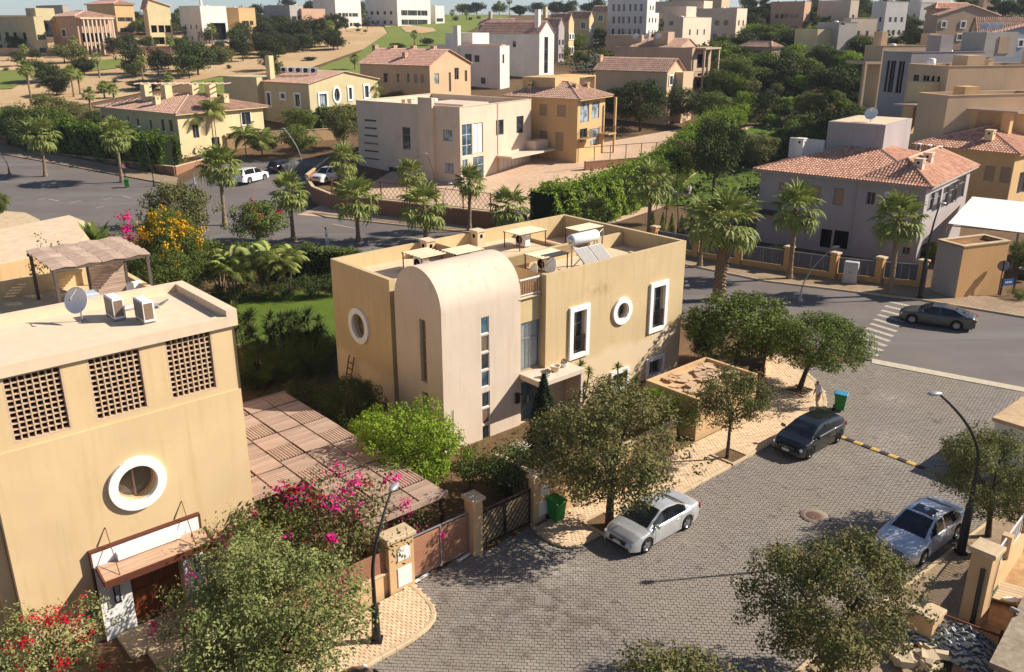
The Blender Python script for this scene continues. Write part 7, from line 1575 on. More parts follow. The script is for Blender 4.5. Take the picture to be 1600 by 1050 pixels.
q_ = GT(199, 294); bin_((q_[0], q_[1], q_[2] + .1), .3, 'green wheeled bin on the far left pavement below a warning sign', False)
def lamp(base, top, label, h0=.9, r0=.11, z=0.0, mat=None, lean_start=.35, head=.5):
    """curved lamp post: base and head as world points"""
    r = thing('street_lamp', label, 'street lamp', (base[0], base[1], z), 0, 'curved street lamps'); d = Vector(top) - Vector((*base, z)); m_ = mat or M_BLACK; mb = MB(); mb.box(-.2, .2, -.2, .2, -.02, .1); mb.lathe([(.16, .1), (r0 * 1.15, .3), (r0, h0), (r0 * .62, h0 + .1)], 14); mb.build('base', m_, r)
    H_ = d.z; pts = []
    for k in range(15): t = k / 14; s = max(0, (t - lean_start) / (1 - lean_start)); pts.append((d.x * s ** 1.8, d.y * s ** 1.8, h0 + (H_ - h0) * t))
    mb = MB(); mb.tube(pts, [r0 * .6 * (1 - .5 * k / 14) for k in range(15)], 10); mb.build('pole', m_, r)
    t = (Vector(pts[-1]) - Vector(pts[-3])).normalized(); hz = Vector((t.x, t.y, 0)); hz = hz.normalized() if hz.length > .02 else Vector((1, 0, 0)); a = Vector(pts[-1]); M = Matrix.Translation(a + hz * head * .35) @ Matrix.Rotation(math.atan2(hz.y, hz.x), 4, 'Z') @ Matrix.Diagonal((1.3, .62, .42, 1)); mb = MB(); n = 10
    mb.lathe([(.001, .24), (.12, .22), (.2, .14), (.24, .02), (.22, -.05), (.001, -.06)], 18, M @ Matrix.Scale(head / .5, 4)); mb.build('lamp_head', flat('lamp_cap', (.42, .41, .40), .35, .4, .5, .05), r); return r
lamp(G(589, 1005), atY(612, 765, 26.3), 'black curved street lamp on the small rounded pavement', 1.4, .13, .1)
lamp(G(1500, 868), atY(1467, 615, 29.6), 'tall black curved street lamp beside the pale silver sedan', 2.2, .15, .1)
b_ = G(1250, 470); lamp((b_[0], b_[1]), atY(1303, 386, b_[1] + .5), 'grey leaning street lamp rising behind the kerbside trees', .5, .1, 0, M_GREYMET, .05)
b_ = G(1437, 467); lamp((b_[0], b_[1]), atY(1469, 318, b_[1]), 'black street lamp in front of the peach fence pillar', 3.0, .16, .1, None, .2)
def lamp_px(bx, by, tx, ty, label, mat=None, ls=.1): p = GT(bx, by); lamp((p[0], p[1]), atY(tx, ty, p[1] + .3), label, .8, .1, p[2], mat, ls)
lamp_px(241, 292, 218, 198, 'black street lamp before the tall hedge left of the cream house'); lamp_px(15, 273, 1, 240, 'black street lamp at the far left pavement end'); lamp_px(304, 288, 311, 245, 'pale street lamp behind the yellow flowering bush', M_GREYMET); lamp_px(681, 308, 666, 240, 'rusty street lamp in front of the pinkish cubic house', M_RUST); lamp_px(693, 322, 701, 287, 'short pale street lamp by the lattice fence', M_GREYMET); lamp_px(473, 270, 444, 201, 'pale street lamp above the covered car', M_GREYMET); lamp_px(1058, 372, 1056, 300, 'dark slim street lamp between the palms right of the flat roof')
def speed_bump():
    a = Vector(G(1309, 681)); b = Vector(G(1446, 733)); L = (b - a).length; r = thing('speed_bump', 'yellow and black rubber speed bump across the paved street', 'speed bump', (*a, .0), math.atan2(b.y - a.y, b.x - a.x)); n = 10; my = flat('bump_yellow', lin(200, 162, 86), .85, 0, .2, .2, 9); mk = flat('bump_black', lin(72, 66, 62), .85, 0, .2, .2, 9)
    for k in range(n): mb = MB(); x0, x1 = L * k / n + .01, L * (k + 1) / n - .01; V = [(x, y, z) for x in (x0, x1) for y, z in ((-.18, 0), (-.14, .045), (-.05, .062), (.05, .062), (.14, .045), (.18, 0))]; mb.add(V, [(j, j + 1, j + 7, j + 6) for j in range(5)] + [tuple(range(6)), tuple(range(6, 12))[::-1]]); mb.build('bump_block', my if k % 2 == 0 else mk, r)
speed_bump()
def manhole():
    r = thing('manhole_cover', 'round rusty manhole cover set in a concrete ring', 'manhole cover', (*G(1272, 806), 0), 0); mb = MB(); mb.lathe([(.34, .012), (.6, .012), (.62, -.02)], 24); mb.build('ring', M_PATH, r); mb = MB(); mb.lathe([(.001, .02), (.05, .024), (.3, .02), (.33, .015), (.335, -.02)], 28)
    for k in range(8): a = k * PI / 4; mb.bar((.08 * math.cos(a), .08 * math.sin(a), .024), (.28 * math.cos(a), .28 * math.sin(a), .024), .03, .012)
    mb.build('cover', flat('manhole_iron', lin(112, 84, 72), .8, .2, .3, .2), r)
manhole()
def drain(): 
    r = thing('drain_cover', 'small square grey drain cover near the rounded pavement', 'drain cover', (*G(848, 940), .002), A_ - PI / 4); mb = MB(); mb.box(-.3, .3, -.26, .26, -.02, .014); mb.build('frame', M_PATH, r); mb = MB(); [mb.box(-.24 + k * .08, -.2 + k * .08, -.2, .2, .0141, .02) for k in range(6)]; mb.build('grate', M_GREYMET, r)
drain()
def cabinet():
    r = thing('electric_cabinet', 'pale grey electric cabinet before the grey metal fence', 'cabinet', (*G(1327, 443), .1), math.radians(-28)); mb = MB(); mb.bbox(-.55, .55, -.3, .3, .1, 1.75, .05); mb.build('casing', flat('cabinet_grey', (.5, .48, .45), .6), r); mb = MB(); mb.box(-.6, .6, -.34, .34, 0, .1); mb.build('plinth', M_KERB, r)
    for x in (-.27, .27): mb = MB(); mb.box(x - .25, x + .25, -.32, -.301, .2, 1.6); d = mb.build('door', flat('cabinet_grey', (.5, .48, .45), .6), r); h = MB(); h.box(x * .3 - .02, x * .3 + .02, -.34, -.321, .85, 1.0); h.build('handle', M_BLACK, d)
cabinet()
def signs():
    p = G(1559, 462); r = thing('round_road_sign', 'back of a round grey road sign on a black post', 'road sign', (*p, .1), math.radians(150)); mb = MB(); mb.lathe([(.001, -.01), (.42, -.01), (.42, .01), (.001, .01)], 24, Matrix.Translation((0, 0, 2.3)) @ Matrix.Rotation(PI / 2, 4, 'X')); mb.build('disc', flat('sign_back', (.24, .24, .25), .5, .3), r); mb = MB(); mb.tube([(0, .04, 0), (0, .04, 2.75)], .045, 8); mb.build('post', M_BLACK, r)
    a = Vector(G(1562, 463)); b = Vector(G(1582, 461)); L = (b - a).length; r = thing('street_name_sign', 'blue street name sign on two black posts', 'street sign', (*a, .1), math.atan2(b.y - a.y, b.x - a.x)); mb = MB(); mb.box(.05, L - .05, -.03, .03, .75, 1.25); mb.build('board', flat('sign_blue', lin(46, 92, 150), .5, 0, .4, .04), r)
    for x in (0, L): mb = MB(); mb.box(x - .06, x + .06, -.05, .05, 0, 1.35); mb.build('post', M_BLACK, r)
    mb = MB(); x = .25; rng = random.Random(8)
    while x < L - .35: w_ = rng.uniform(.08, .16); mb.box(x, x + w_, -.036, -.0301, .94, 1.08); x += w_ + .05
    mb.build('lettering', M_WHITE, r)
    p = GT(197, 288); r = thing('warning_sign', 'triangular warning sign with red border on black post', 'road sign', (p[0], p[1], p[2] + .1), math.radians(-10)); mb = MB(); mb.tube([(0, 0, 0), (0, 0, 2.7)], .05, 8); mb.build('post', M_BLACK, r); T = [(-.5, 1.9), (.5, 1.9), (0, 2.75)]; mb = MB(); mb.add([(x, -.06, z) for x, z in T] + [(x, -.045, z) for x, z in T], [(0, 1, 2), (5, 4, 3), (0, 3, 4, 1), (1, 4, 5, 2), (2, 5, 3, 0)]); pl = mb.build('plate', flat('sign_red', lin(190, 60, 48), .5), r); mb = MB(); mb.poly([(x * .68, -.066, 2.18 + (z - 2.18) * .68) for x, z in T]); mb.build('plate_face', M_WHITE, pl)
signs()
def litter_bin():
    r = thing('litter_bin', 'black litter bin on the pavement behind the street sign', 'bin', (*G(1596, 440), .1), .3); mb = MB(); mb.lathe([(.001, .05), (.3, .05), (.36, 1.0), (.34, 1.0), (.3, .9), (.001, .88)], 16); mb.build('drum', M_BLACK, r); mb = MB(); mb.lathe([(.38, .98), (.4, 1.02), (.38, 1.06), (.35, 1.02), (.38, .98)], 16); mb.build('rim', M_GREYMET, r)
litter_bin()
# ------------------------------------------------------------------ people
M_SKIN = flat('skin', lin(120, 84, 62), .6, 0, .3, .06)
def skin_body(name, J, edges, mat, parent, root=0, sub=1):
    me = bpy.data.meshes.new(name); me.from_pydata([j[0] for j in J], edges, []); o = bpy.data.objects.new(name, me); COL.objects.link(o); me.materials.append(mat)
    m = o.modifiers.new('skin', 'SKIN'); m.use_smooth_shade = True; sv = me.skin_vertices[0].data
    for i, j in enumerate(J): r = j[1]; sv[i].radius = (r, r) if not isinstance(r, tuple) else r; sv[i].use_root = (i == root)
    s = o.modifiers.new('sub', 'SUBSURF'); s.levels = s.render_levels = sub
    dg = bpy.context.evaluated_depsgraph_get(); ev = o.evaluated_get(dg); nm = bpy.data.meshes.new_from_object(ev); o.modifiers.clear(); o.data = nm; o.name = name
    if not nm.materials: nm.materials.append(mat)
    o.parent = parent; return o
def person(loc, rz, label, shirt, trousers, lean=.12, s=1.0, stride=.16, hair=(.02, .015, .012), cat='person'):
    r = thing('person', label, cat, loc, rz); r.scale = (s, s, s); L = lean
    X = lambda z: L * max(0, z - .9)
    J = [((0, 0, .95), (.15, .11)), ((X(1.15), 0, 1.15), (.14, .10)), ((X(1.38), 0, 1.38), (.17, .11)), ((X(1.5), 0, 1.5), .06), ((X(1.6) + .02, 0, 1.62), (.085, .1)), ((X(1.7) + .02, 0, 1.73), .07),
         ((X(1.42), .19, 1.43), .06), ((X(1.2) - .02, .25, 1.17), .048), ((X(1.0) + .12, .22, .98), .038), ((X(1.0) + .19, .2, .93), .035), ((X(1.42), -.19, 1.43), .06), ((X(1.2) - .08, -.25, 1.17), .048), ((X(1.0) + .06, -.24, .95), .038), ((X(1.0) + .1, -.23, .88), .035),
         ((0, .09, .86), .1), ((stride * .7 + .06, .1, .48), .07), ((stride * .5, .1, .09), .05), ((stride * .5 + .14, .1, .05), .045), ((0, -.09, .86), .1), ((-stride * .2 + .03, -.1, .48), .07), ((-stride, -.1, .1), .05), ((-stride + .13, -.1, .05), .045)]
    E = [(0, 1), (1, 2), (2, 3), (3, 4), (4, 5), (2, 6), (6, 7), (7, 8), (8, 9), (2, 10), (10, 11), (11, 12), (12, 13), (0, 14), (14, 15), (15, 16), (16, 17), (0, 18), (18, 19), (19, 20), (20, 21)]
    b = skin_body('body', J, E, shirt, r, 0, 2); me = b.data
    while len(me.materials) < 4: me.materials.append(None)
    for i, m in enumerate((shirt, trousers, M_SKIN, flat('dark_hair', hair, .8))): me.materials[i] = m
    for p in me.polygons:
        c = p.center; z = c.z; arm = abs(c.y) > .17
        p.material_index = 1 if (z < .93 and not (arm and c.x > .0 and z > .8)) else 2 if z > 1.5 or (arm and z < 1.08) else 0
        if z > 1.71 or (z > 1.6 and c.x < X(1.6) - .03): p.material_index = 3
    hx = X(1.62) + .02; fb = MB(); fb.add([(hx + .085, -.014, 1.64), (hx + .085, .014, 1.64), (hx + .115, 0, 1.605), (hx + .09, -.018, 1.60), (hx + .09, .018, 1.60)], [(0, 1, 2), (0, 2, 3), (1, 4, 2), (3, 2, 4)]); fb.build('nose', M_SKIN, r)
    eb = MB(); [eb.box(hx + .083, hx + .095, y - .014, y + .014, 1.65, 1.662) for y in (-.034, .034)]; eb.build('eyes', M_DARK, r); mb = MB(); mb.box(hx + .085, hx + .094, -.026, .026, 1.567, 1.577); mb.build('mouth', flat('lips', lin(110, 62, 54), .6), r)
    for y in (-.1, .1): e = MB(); e.obox(Matrix.Translation((hx, y, 1.63)), .04, .02, .06); e.build('ear', M_SKIN, r)
    for (x, y, z) in ((J[9][0]), (J[13][0])):
        for k, (dy, ln) in enumerate(((-.03, .07), (-.01, .085), (.01, .08), (.03, .065))): f = MB(); f.tube([(x, y + dy, z), (x + .02, y + dy, z - ln * .5), (x + .018, y + dy, z - ln)], [.011, .01, .008], 6); f.build('finger', M_SKIN, r)
        f = MB(); f.tube([(x, y, z + .02), (x + .05, y * .92, z), (x + .06, y * .9, z - .03)], [.013, .012, .009], 6); f.build('thumb', M_SKIN, r)
    return r
M_SHIRT = flat('pale_shirt', lin(186, 186, 196), .9, 0, .1, .08); M_TROUS = flat('beige_trousers', lin(176, 156, 134), .9, 0, .1, .1); M_WSHIRT = flat('white_robe', lin(214, 214, 218), .9, 0, .1, .05)
person((*G(1276, 641), .06), math.radians(205), 'person in pale shirt and beige trousers standing by the kerb', M_SHIRT, M_TROUS, .22)
p = G(512, 382); person((p[0], p[1], 0), math.radians(200), 'person in white clothes on the boulevard behind the hedge', M_WSHIRT, M_WSHIRT, .1)
# ------------------------------------------------------------------ yard at the lower right
YO = G(1500, 985)
def yard():
    drape('yard_earth', gp((1505, 985), (1600, 862)) + [(26, 33), (26, 17), (13, 17), (14.2, 23)], 1.5, .06, ground_mat('sandy_yard', (lin(200, 166, 122), lin(172, 138, 98), lin(144, 114, 80)), .5, 3, .6), zfun=flat0)
    # heavy pillar
    f = lambda x, y: (x, y); q = G(1512, 975); r = pillar(q[0] - .1, q[0] + .62, q[1] - .15, q[1] + .55, 2.9, 'heavy peach gate pillar with weathered cap at lower right', .1, 'gate_pillar', f)
    mb = MB(); mb.box(-.43, -.40, -.2, -.05, .05, 2.4); mb.build('iron_strip', M_BLACK, r)
    mb = MB(); mb.tube([(.25, -.37, .2), (.27, -.38, 1.2), (.2, -.37, 1.5), (.3, -.38, 2.6)], .012, 5); mb.build('cable', M_BLACK, r)
    q2 = G(1440, 1000); pillar(q2[0] - .45, q2[0] + .4, q2[1] - .45, q2[1] + .4, 1.15, 'low broken peach pillar half hidden by the front tree', .05, 'pillar_stump', f)
    # low wall with iron lattice going away from the pillar
    a = Vector((q[0] + .45, q[1] + .4)); e = Vector((math.cos(math.radians(47)), math.sin(math.radians(47)))); b = a + e * 5.6; long = (b - a).length
    r = thing('lattice_wall', 'low peach wall topped with white diamond lattice panels', 'wall', (*a, 0), math.radians(47)); mb = MB(); mb.box(0, long, -.14, .14, -.2, 1.15); mb.build('face', M_PEACH, r)
    for k in range(3): mb = MB(); mb.box(-.16, .16, -.17, .17, 1.15, 2.1); mb.build('pier', M_PEACH, r, (.3 + k * (long - .6) / 2, 0, 0))
    d = .8; n = 26
    for sg in (0, 1):
        for k in range(n):
            x = .5 + k * .2
            if x + d > long - .3: continue
            p0, p1 = (x, 1.2), (x + d, 2.0)
            if sg: p0, p1 = (x, 2.0), (x + d, 1.2)
            mb = MB(); mb.bar((p0[0], .012 * (1 - 2 * sg), p0[1]), (p1[0], .012 * (1 - 2 * sg), p1[1]), .022, .02); mb.build('lattice_bar', M_WHITEMET, r)
    for z in (1.17, 2.02): mb = MB(); mb.box(.4, long - .3, -.025, .025, z, z + .04); mb.build('rail', M_WHITEMET, r)
    # rail gate lying low across the entrance
    a = Vector(atY(1454, 968, G(1448, 1010)[1])[:2]); p0 = G(1454, 990); p1 = G(1556, 1030); p0 = Vector(p0); p1 = Vector(p1); L = (p1 - p0).length; r = thing('mesh_gate', 'rusty low mesh gate with pipe rail before the yard', 'gate', (*p0, .05), math.atan2(p1.y - p0.y, p1.x - p0.x)); mb = MB(); mb.box(0, L, -.03, .03, .85, .91); mb.box(0, L, -.03, .03, .1, .15); mb.build('rail', M_RUST, r)
    for x in (0, L): mb = MB(); mb.box(x - .04, x + .04, -.04, .04, 0, 1.1); mb.build('post', M_RUST, r)
    k = 0
    while k * .12 < L - .1:
        for sg in (-1, 1):
            x = k * .12; x2 = x + sg * .5
            if 0 <= x2 <= L: mb = MB(); mb.bar((x, .012 * sg, .15), (x2, .012 * sg, .85), .012); mb.build('wire', M_RUST, r)
        k += 1
    # tarpaulin heap
    c = Vector(G(1478, 1012)); r = thing('tarpaulin', 'crumpled grey and white striped tarpaulin over a heap', 'tarpaulin', (*c, .05), math.radians(-35)); rng = np.random.default_rng(2); nx, ny = 80, 60; V = []
    for j in range(ny + 1):
        for i in range(nx + 1):
            u, v = i / nx * 2 - 1, j / ny * 2 - 1; d_ = max(0, 1 - (u * u) ** 1.5) * max(0, 1 - v * v) ** .7; z = .6 * d_ ** .5 + .16 * d_ * (1 - abs(math.sin(5 * u + 9 * v + 2 * math.sin(4 * u)))) + .1 * d_ * (1 - abs(math.sin(13 * u - 11 * v + 2 * math.sin(6 * v)))) + .07 * math.sin(17 * v + 3 * math.sin(4 * u)) * (d_ + .2) + .06 * math.sin(31 * v + 6 * u + 2 + 2 * math.sin(9 * u)) + .05 * math.sin(47 * v - 9 * u) * math.sin(11 * u); V.append((u * 1.55 + .05 * math.sin(9 * v), v * .85 + .05 * math.sin(7 * u), max(.0, z)))
    mt, t, p_ = nodes_mat('striped_tarpaulin'); vec = coords(t, (1, 1, 1)); wv = N(t, 'ShaderNodeTexWave', Scale=5.0, Distortion=5.0, Detail=3.0); wv.bands_direction = 'Y'; t.links.new(vec, wv.inputs['Vector']); t.links.new(mixc(t, ramp(t, wv.outputs['Fac'], .45, .6), (.09, .095, .10), (.55, .54, .52)), p_.inputs['Base Color']); p_.inputs['Roughness'].default_value = .75; p_.inputs['Specular IOR Level'].default_value = .2
    mb = MB(); mb.add(V, [(j * (nx + 1) + i, j * (nx + 1) + i + 1, (j + 1) * (nx + 1) + i + 1, (j + 1) * (nx + 1) + i) for j in range(ny) for i in range(nx)], 0, True); mb.build('sheet', mt, r)
    # loose stones, slab, planks, hose, trays
    ms = island('rubble_stone', lin(170, 148, 120), lin(214, 194, 162), .95, 0, .08); rr = random.Random(6)
    for k in range(34):
        q = Vector(G(rr.uniform(1392, 1480), rr.uniform(1022, 1052))); s = rr.uniform(.12, .26); V = [(sx * s * rr.uniform(.7, 1.2), sy * s * rr.uniform(.6, 1.0), sz * s * .45 * rr.uniform(.7, 1.1)) for sx in (-1, 1) for sy in (-1, 1) for sz in (-1, 1)]
        mb = MB(); mb.add(V, [(0, 1, 3, 2), (4, 6, 7, 5), (0, 4, 5, 1), (2, 3, 7, 6), (0, 2, 6, 4), (1, 5, 7, 3)]); o = mb.build('rubble_stone', ms, None, (q.x, q.y, .14 + .13 * (k % 3))); o.rotation_euler = (rr.uniform(-.3, .3), rr.uniform(-.3, .3), rr.uniform(0, 3)); tag(o, 'pale broken stone in the rubble pile beside the tarpaulin', 'stone', 'broken stones in the rubble pile')
    q = G(1543, 1040, 1.55); r = thing('concrete_roof', 'flat weathered concrete roof edge in the lower right corner', 'roof', (q[0], q[1], 0), math.radians(49)); mb = MB(); mb.box(.3, 7, -4.2, -.15, -.2, 1.35); mb.build('wall', M_BEIGE, r); mb = MB(); mb.box(.2, 7.1, -4.3, 0, 1.352, 1.55); mb.build('slab', ground_mat('weathered_concrete', (lin(176, 160, 138), lin(150, 134, 114), lin(124, 110, 92)), .5, 4), r)
    q = Vector(G(1583, 937)); r = thing('plank_platform', 'sunlit wooden plank platform lying in the yard', 'platform', (q.x, q.y, .1), math.radians(-30)); mp = wood('pale_plank', lin(190, 166, 132), 0)
    for k in range(7): mb = MB(); mb.box(-.9, .9, -.085, .085, .1, .15); mb.build('plank', mp, r, (0, -.6 + k * .19, 0))
    for x in (-.7, .7): mb = MB(); mb.box(x - .05, x + .05, -.7, .65, 0, .098); mb.build('bearer', mp, r)
    q = Vector(G(1577, 948)); r = thing('white_plate', 'white oval dish lying on the planks', 'dish', (q.x, q.y, .27), 0); mb = MB(); M = Matrix.Diagonal((1.3, .8, 1, 1)); mb.lathe([(.001, .0), (.15, .0), (.22, .04), (.21, .05), (.001, .02)], 20, M); o = mb.build('bowl', M_WHITE, r); mb = MB(); mb.lathe([(.21, .05), (.23, .055), (.21, .06), (.2, .055), (.21, .05)], 20, M); mb.build('rim', M_WHITEMET, r)
    q = Vector(G(1590, 965)); r = thing('garden_hose', 'looped yellow garden hose on the sandy ground', 'hose', (q.x, q.y, .1), 0); mb = MB(); mb.tube([(.45 * math.cos(t * .35) + .05 * t, .33 * math.sin(t * .35), .06 + .3 * abs(math.sin(t * .22))) for t in range(40)], .025, 6); mb.build('hose', flat('hose_yellow', lin(190, 160, 90), .6), r); mb = MB(); mb.tube([(.45, 0, .06), (.6, .02, .06)], .035, 8); mb.build('nozzle', M_BLACK, r)
    q = Vector(G(1549, 945)); r = thing('green_rack', 'small green slatted rack leaning on the lattice wall', 'rack', (q.x, q.y, .08), math.radians(47)); mg = flat('rack_green', lin(44, 110, 84), .6)
    for k in range(8): mb = MB(); mb.bar((k * .12, 0, 0), (k * .12, .22, .8), .04, .02); mb.build('slat', mg, r)
    for z in (.12, .7): mb = MB(); mb.bar((-.05, z * .27, z), (.9, z * .27, z), .04, .03); mb.build('rail', mg, r)
    q = Vector(G(1577, 1008)); r = thing('floodlight', 'small dark floodlight on the concrete roof edge', 'light', (q.x - .3, q.y - .35, 1.55), .6); mb = MB(); mb.obox(Matrix.Translation((0, 0, .14)) @ Matrix.Rotation(.4, 4, 'Y'), .22, .3, .1); mb.build('housing', M_GREYMET, r); mb = MB(); mb.bar((0, 0, 0), (0, 0, .12), .05); mb.build('bracket', M_BLACK, r)
yard()
# ------------------------------------------------------------------ little building at the right edge
def right_shed():
    c = G(1551, 652, 2.6); r = thing('kiosk', 'small white building with dusty flat roof at the right edge', 'building', (*c, 0), math.radians(41.5)); mb = MB(); mb.box(.1, 5, -3.2, -.1, -.2, 2.4); mb.build('wall', M_WHITEP, r); mb = MB(); mb.box(0, 5.2, -3.3, 0, 2.402, 2.6); mb.build('roof', ground_mat('dusty_roof', (lin(206, 176, 140), lin(190, 158, 122), lin(170, 140, 106)), .5, 4), r)
    mb = MB(); mb.box(.06, .099, -1.4, -.5, 0, 2.05); d = mb.build('door', M_WHITEMET, r); mb = MB(); mb.box(.03, .058, -1.3, -1.25, .9, 1.05); mb.build('handle', M_BLACK, d)
right_shed()
def tree_pits():
    for k, (px, py, lb) in enumerate(((1140, 712, 'soil filled tree pit around the thin grey leaved tree'), (1249, 610, 'soil filled tree pit around the leaning kerbside tree'), (944, 818, 'soil filled tree pit beneath the rust leaved tree'))):
        q = G(px, py, .12); r = thing('tree_pit', lb, 'tree pit', (*q, .12), A_); s = .62; mb = MB(); mb.box(-s, s, -s, s, -.06, .02); mb.build('soil', M_SOIL, r)
        for a in range(4): mb = MB(); mb.box(-s - .06, s + .06, -.05, .05, -.05, .06); o = mb.build('edging', M_KERB, r); o.rotation_euler[2] = a * PI / 2; o.location = (math.sin(a * PI / 2) * (s + .01), -math.cos(a * PI / 2) * (s + .01), .001 * (a % 2))
tree_pits()
# ------------------------------------------------------------------ planting: near trees and shrubs
plant_px('street_a', 'rusty', 952, 822, 588, 262, 'rust tinged leafy street tree standing over the silver coupe', z=.12)
plant_px('thin', 'olive', 1136, 716, 572, 128, 'thin grey leaved street tree with bare slanting trunk', z=.12, name='street_tree')
plant_px('street_c', 'green', 1247, 612, 488, 168, 'leaning bushy street tree at the pavement corner by the green bin', rz=-.15)
plant_px('mid_a', 'green', 1150, 585, 448, 165, 'broad green tree in the garden corner right of the house', name='garden_tree')
plant_px('lush', 'green', 1205, 560, 470, 70, 'yellow green fruit bush left of the zebra crossing', 'bush')
plant_px('lush', 'dark', 1098, 560, 480, 70, 'dark bush against the right end of the house', 'bush')
plant_px('street_b', 'olive', 1543, 845, 672, 190, 'spreading street tree overhanging the pale silver sedan', rz=2.2)
plant_px('street_a', 'rusty', 1290, 1085, 832, 285, 'rusty green street tree at the lower right in front', rz=1.0)
plant('street_b', 'rusty', (4.2, 16.6, 0), 1.0, .86, 'street tree whose top branches show at the lower edge', rz=.4)
plant_px('bigbush', 'cream', 432, 1095, 838, 325, 'large pale tipped evergreen tree before the yellow house', name='leafy_tree')
plant_px('vine', 'olive', 525, 925, 745, 265, 'tall bougainvillea with magenta flowers climbing over the carport', 'bush', name='bougainvillea', flowers=[('magenta', 26, .11, 1), ('red', 6, .11, 2)])
plant_px('sparse', 'olive', 360, 910, 800, 90, 'bougainvillea branch with bright magenta cluster at the house corner', 'bush', name='bougainvillea', flowers=[('magenta', 12, .11, 3)])
plant_px('vine', 'green', 420, 960, 790, 190, 'leafy bougainvillea with few magenta flowers against the yellow wall', 'bush', name='bougainvillea', flowers=[('magenta', 9, .10, 14)])
plant_px('sparse', 'olive', 640, 880, 775, 110, 'straggly bougainvillea spray over the meter pillar', 'bush', name='bougainvillea', flowers=[('magenta', 9, .10, 4)])
plant_px('vine', 'cream', 85, 1105, 955, 230, 'red bougainvillea bush in the lower left corner', 'bush', name='bougainvillea', flowers=[('red', 30, .10, 5)])
plant_px('sparse', 'cream', 292, 1030, 905, 110, 'pale straggly bougainvillea right of the wooden door', 'bush', name='bougainvillea', flowers=[('magenta', 9, .09, 6)])
plant_px('lush', 'bright', 645, 790, 618, 175, 'rounded bright green bush before the vaulted tower', 'bush')
plant_px('lush', 'bright', 585, 740, 632, 80, 'smaller bright green bush left of the rounded one', 'bush')
plant_px('bigbush', 'dark', 553, 700, 584, 115, 'dark green bush at the foot of the shaded end wall', 'bush')
plant_px('shrub', 'dark', 470, 660, 590, 110, 'low dark shrub behind the rear of the carport', 'shrub')
plant_px('cypress', 'cypress', 848, 722, 585, 66, 'dark pointed cypress beside the entrance door', 'tree', name='cypress')
plant_px('shrub', 'dark', 790, 775, 690, 125, 'dark shrub with tiny white flowers behind the lattice gate', 'shrub', flowers=[('white', 10, .05, 7)])
plant_px('shrub', 'green', 735, 760, 690, 70, 'green shrub at the base of the vaulted tower', 'shrub')
plant_px('lush', 'bright', 1018, 672, 600, 62, 'small bright green bush by the ochre shed wall', 'bush')
plant_px('vine', 'green', 1058, 690, 610, 105, 'feathery green bush before the ochre shed', 'bush')
for (px, py, sx, lb) in ((905, 640, [(0, 0, 2.6, .8), (.5, .2, 2.2, .7), (-.5, .2, 2.0, .8), (.2, -.4, 1.6, .7)], 'many headed dracaena before the front windows'), (975, 645, [(0, 0, 2.2, .8), (.6, .3, 1.8, .7), (-.4, .4, 2.5, .7)], 'second many headed dracaena nearer the shed')):
    q = G(px, py); rosette_plant((*q, 0), sx, lb)
q = G(808, 722); rosette_plant((*q, 0), [(0, 0, .25, 1.3)], 'spiky yellow striped agave beside the entrance', ROSETTE_Y, 'agave')
for k, (px, py, h, lb) in enumerate(((378, 600, 4.6, 'tall spiky yucca touching the yellow house corner'), (402, 596, 4.0, 'slender yucca second from the yellow house'), (430, 588, 3.6, 'leafy yucca in the middle of the dark row'), (458, 580, 3.4, 'yucca clump right of the dark row middle'), (487, 572, 3.3, 'yucca clump nearest the shaded end wall'))):
    q = G(px, py); rng = random.Random(k); rosette_plant((*q, 0), [(rng.uniform(-.8, .8), rng.uniform(-.6, .6), h * rng.uniform(.3, 1), rng.uniform(.9, 1.25)) for _ in range(9)] + [(0, 0, h, 1.1)], lb, ROSETTE_D if k else ROSETTE, 'yucca', group='yuccas beside the lawn')
for k, (px, py, w_) in enumerate(((395, 610, 70), (445, 602, 75), (500, 590, 60), (520, 560, 50))): plant_px('shrub', 'dark', px, py, py - 45, w_, ['low dark shrub under the tall yucca', 'low dark shrub under the middle yuccas', 'low dark shrub under the right hand yuccas', 'small dark shrub between lawn and end wall'][k], 'shrub')
for px, py, ty, w_, lb in ((402, 605, 512, 95, 'dense green bush among the yuccas by the yellow house'), (450, 592, 508, 95, 'dense green bush in the middle of the yuccas'), (496, 578, 500, 72, 'dense green bush among the right hand yuccas')): plant_px('bigbush', 'green', px, py, ty + 16, w_, lb, 'bush')
for k, px in enumerate((352, 385, 420, 452, 488, 520)): plant_px('shrub', 'dark', px, 474 - 2 * k, 440 - 4 * k, 52, ['first', 'second', 'third', 'fourth', 'fifth', 'sixth'][k] + ' dark shrub from the left along the back of the lawn', 'shrub')
# garden beside the lawn
HB = [G(*p) for p in ((345, 452), (420, 432), (480, 420), (560, 408))]
hedge('hedge', [(-26, 72), (-14, 70), (-7, 65.5)], 1.6, 2.6, 'dark hedge along the boulevard behind the lawn', 'green', dens=70, size=.24, seed=2)
for k, (px, py, h, lb) in enumerate(((372, 472, 3.4, 'leftmost areca palm clump by the lawn'), (412, 466, 3.8, 'bushy areca palm clump in the middle of the lawn edge'), (448, 462, 3.2, 'areca palm clump nearest the ochre house'), (345, 455, 3.0, 'areca palm half hidden by the yellow flowering bush'))):
    q = G(px, py); feather_palm((*q, 0), h, 1.7, lb, 9, 5, 'areca_palm', 'areca palms by the lawn', .8)
plant_px('bigbush', 'green', 270, 475, 372, 150, 'large dark green bush below the yellow flowers', 'bush', name='bush')
plant_px('bigbush', 'green', 275, 468, 318, 112, 'tall bush covered in yellow trumpet flowers', 'bush', name='flowering_bush', flowers=[('yellow', 95, .12, 8)])
plant_px('mid_b', 'olive', 282, 398, 275, 118, 'brownish round tree behind the yellow flowering bush', name='garden_tree')
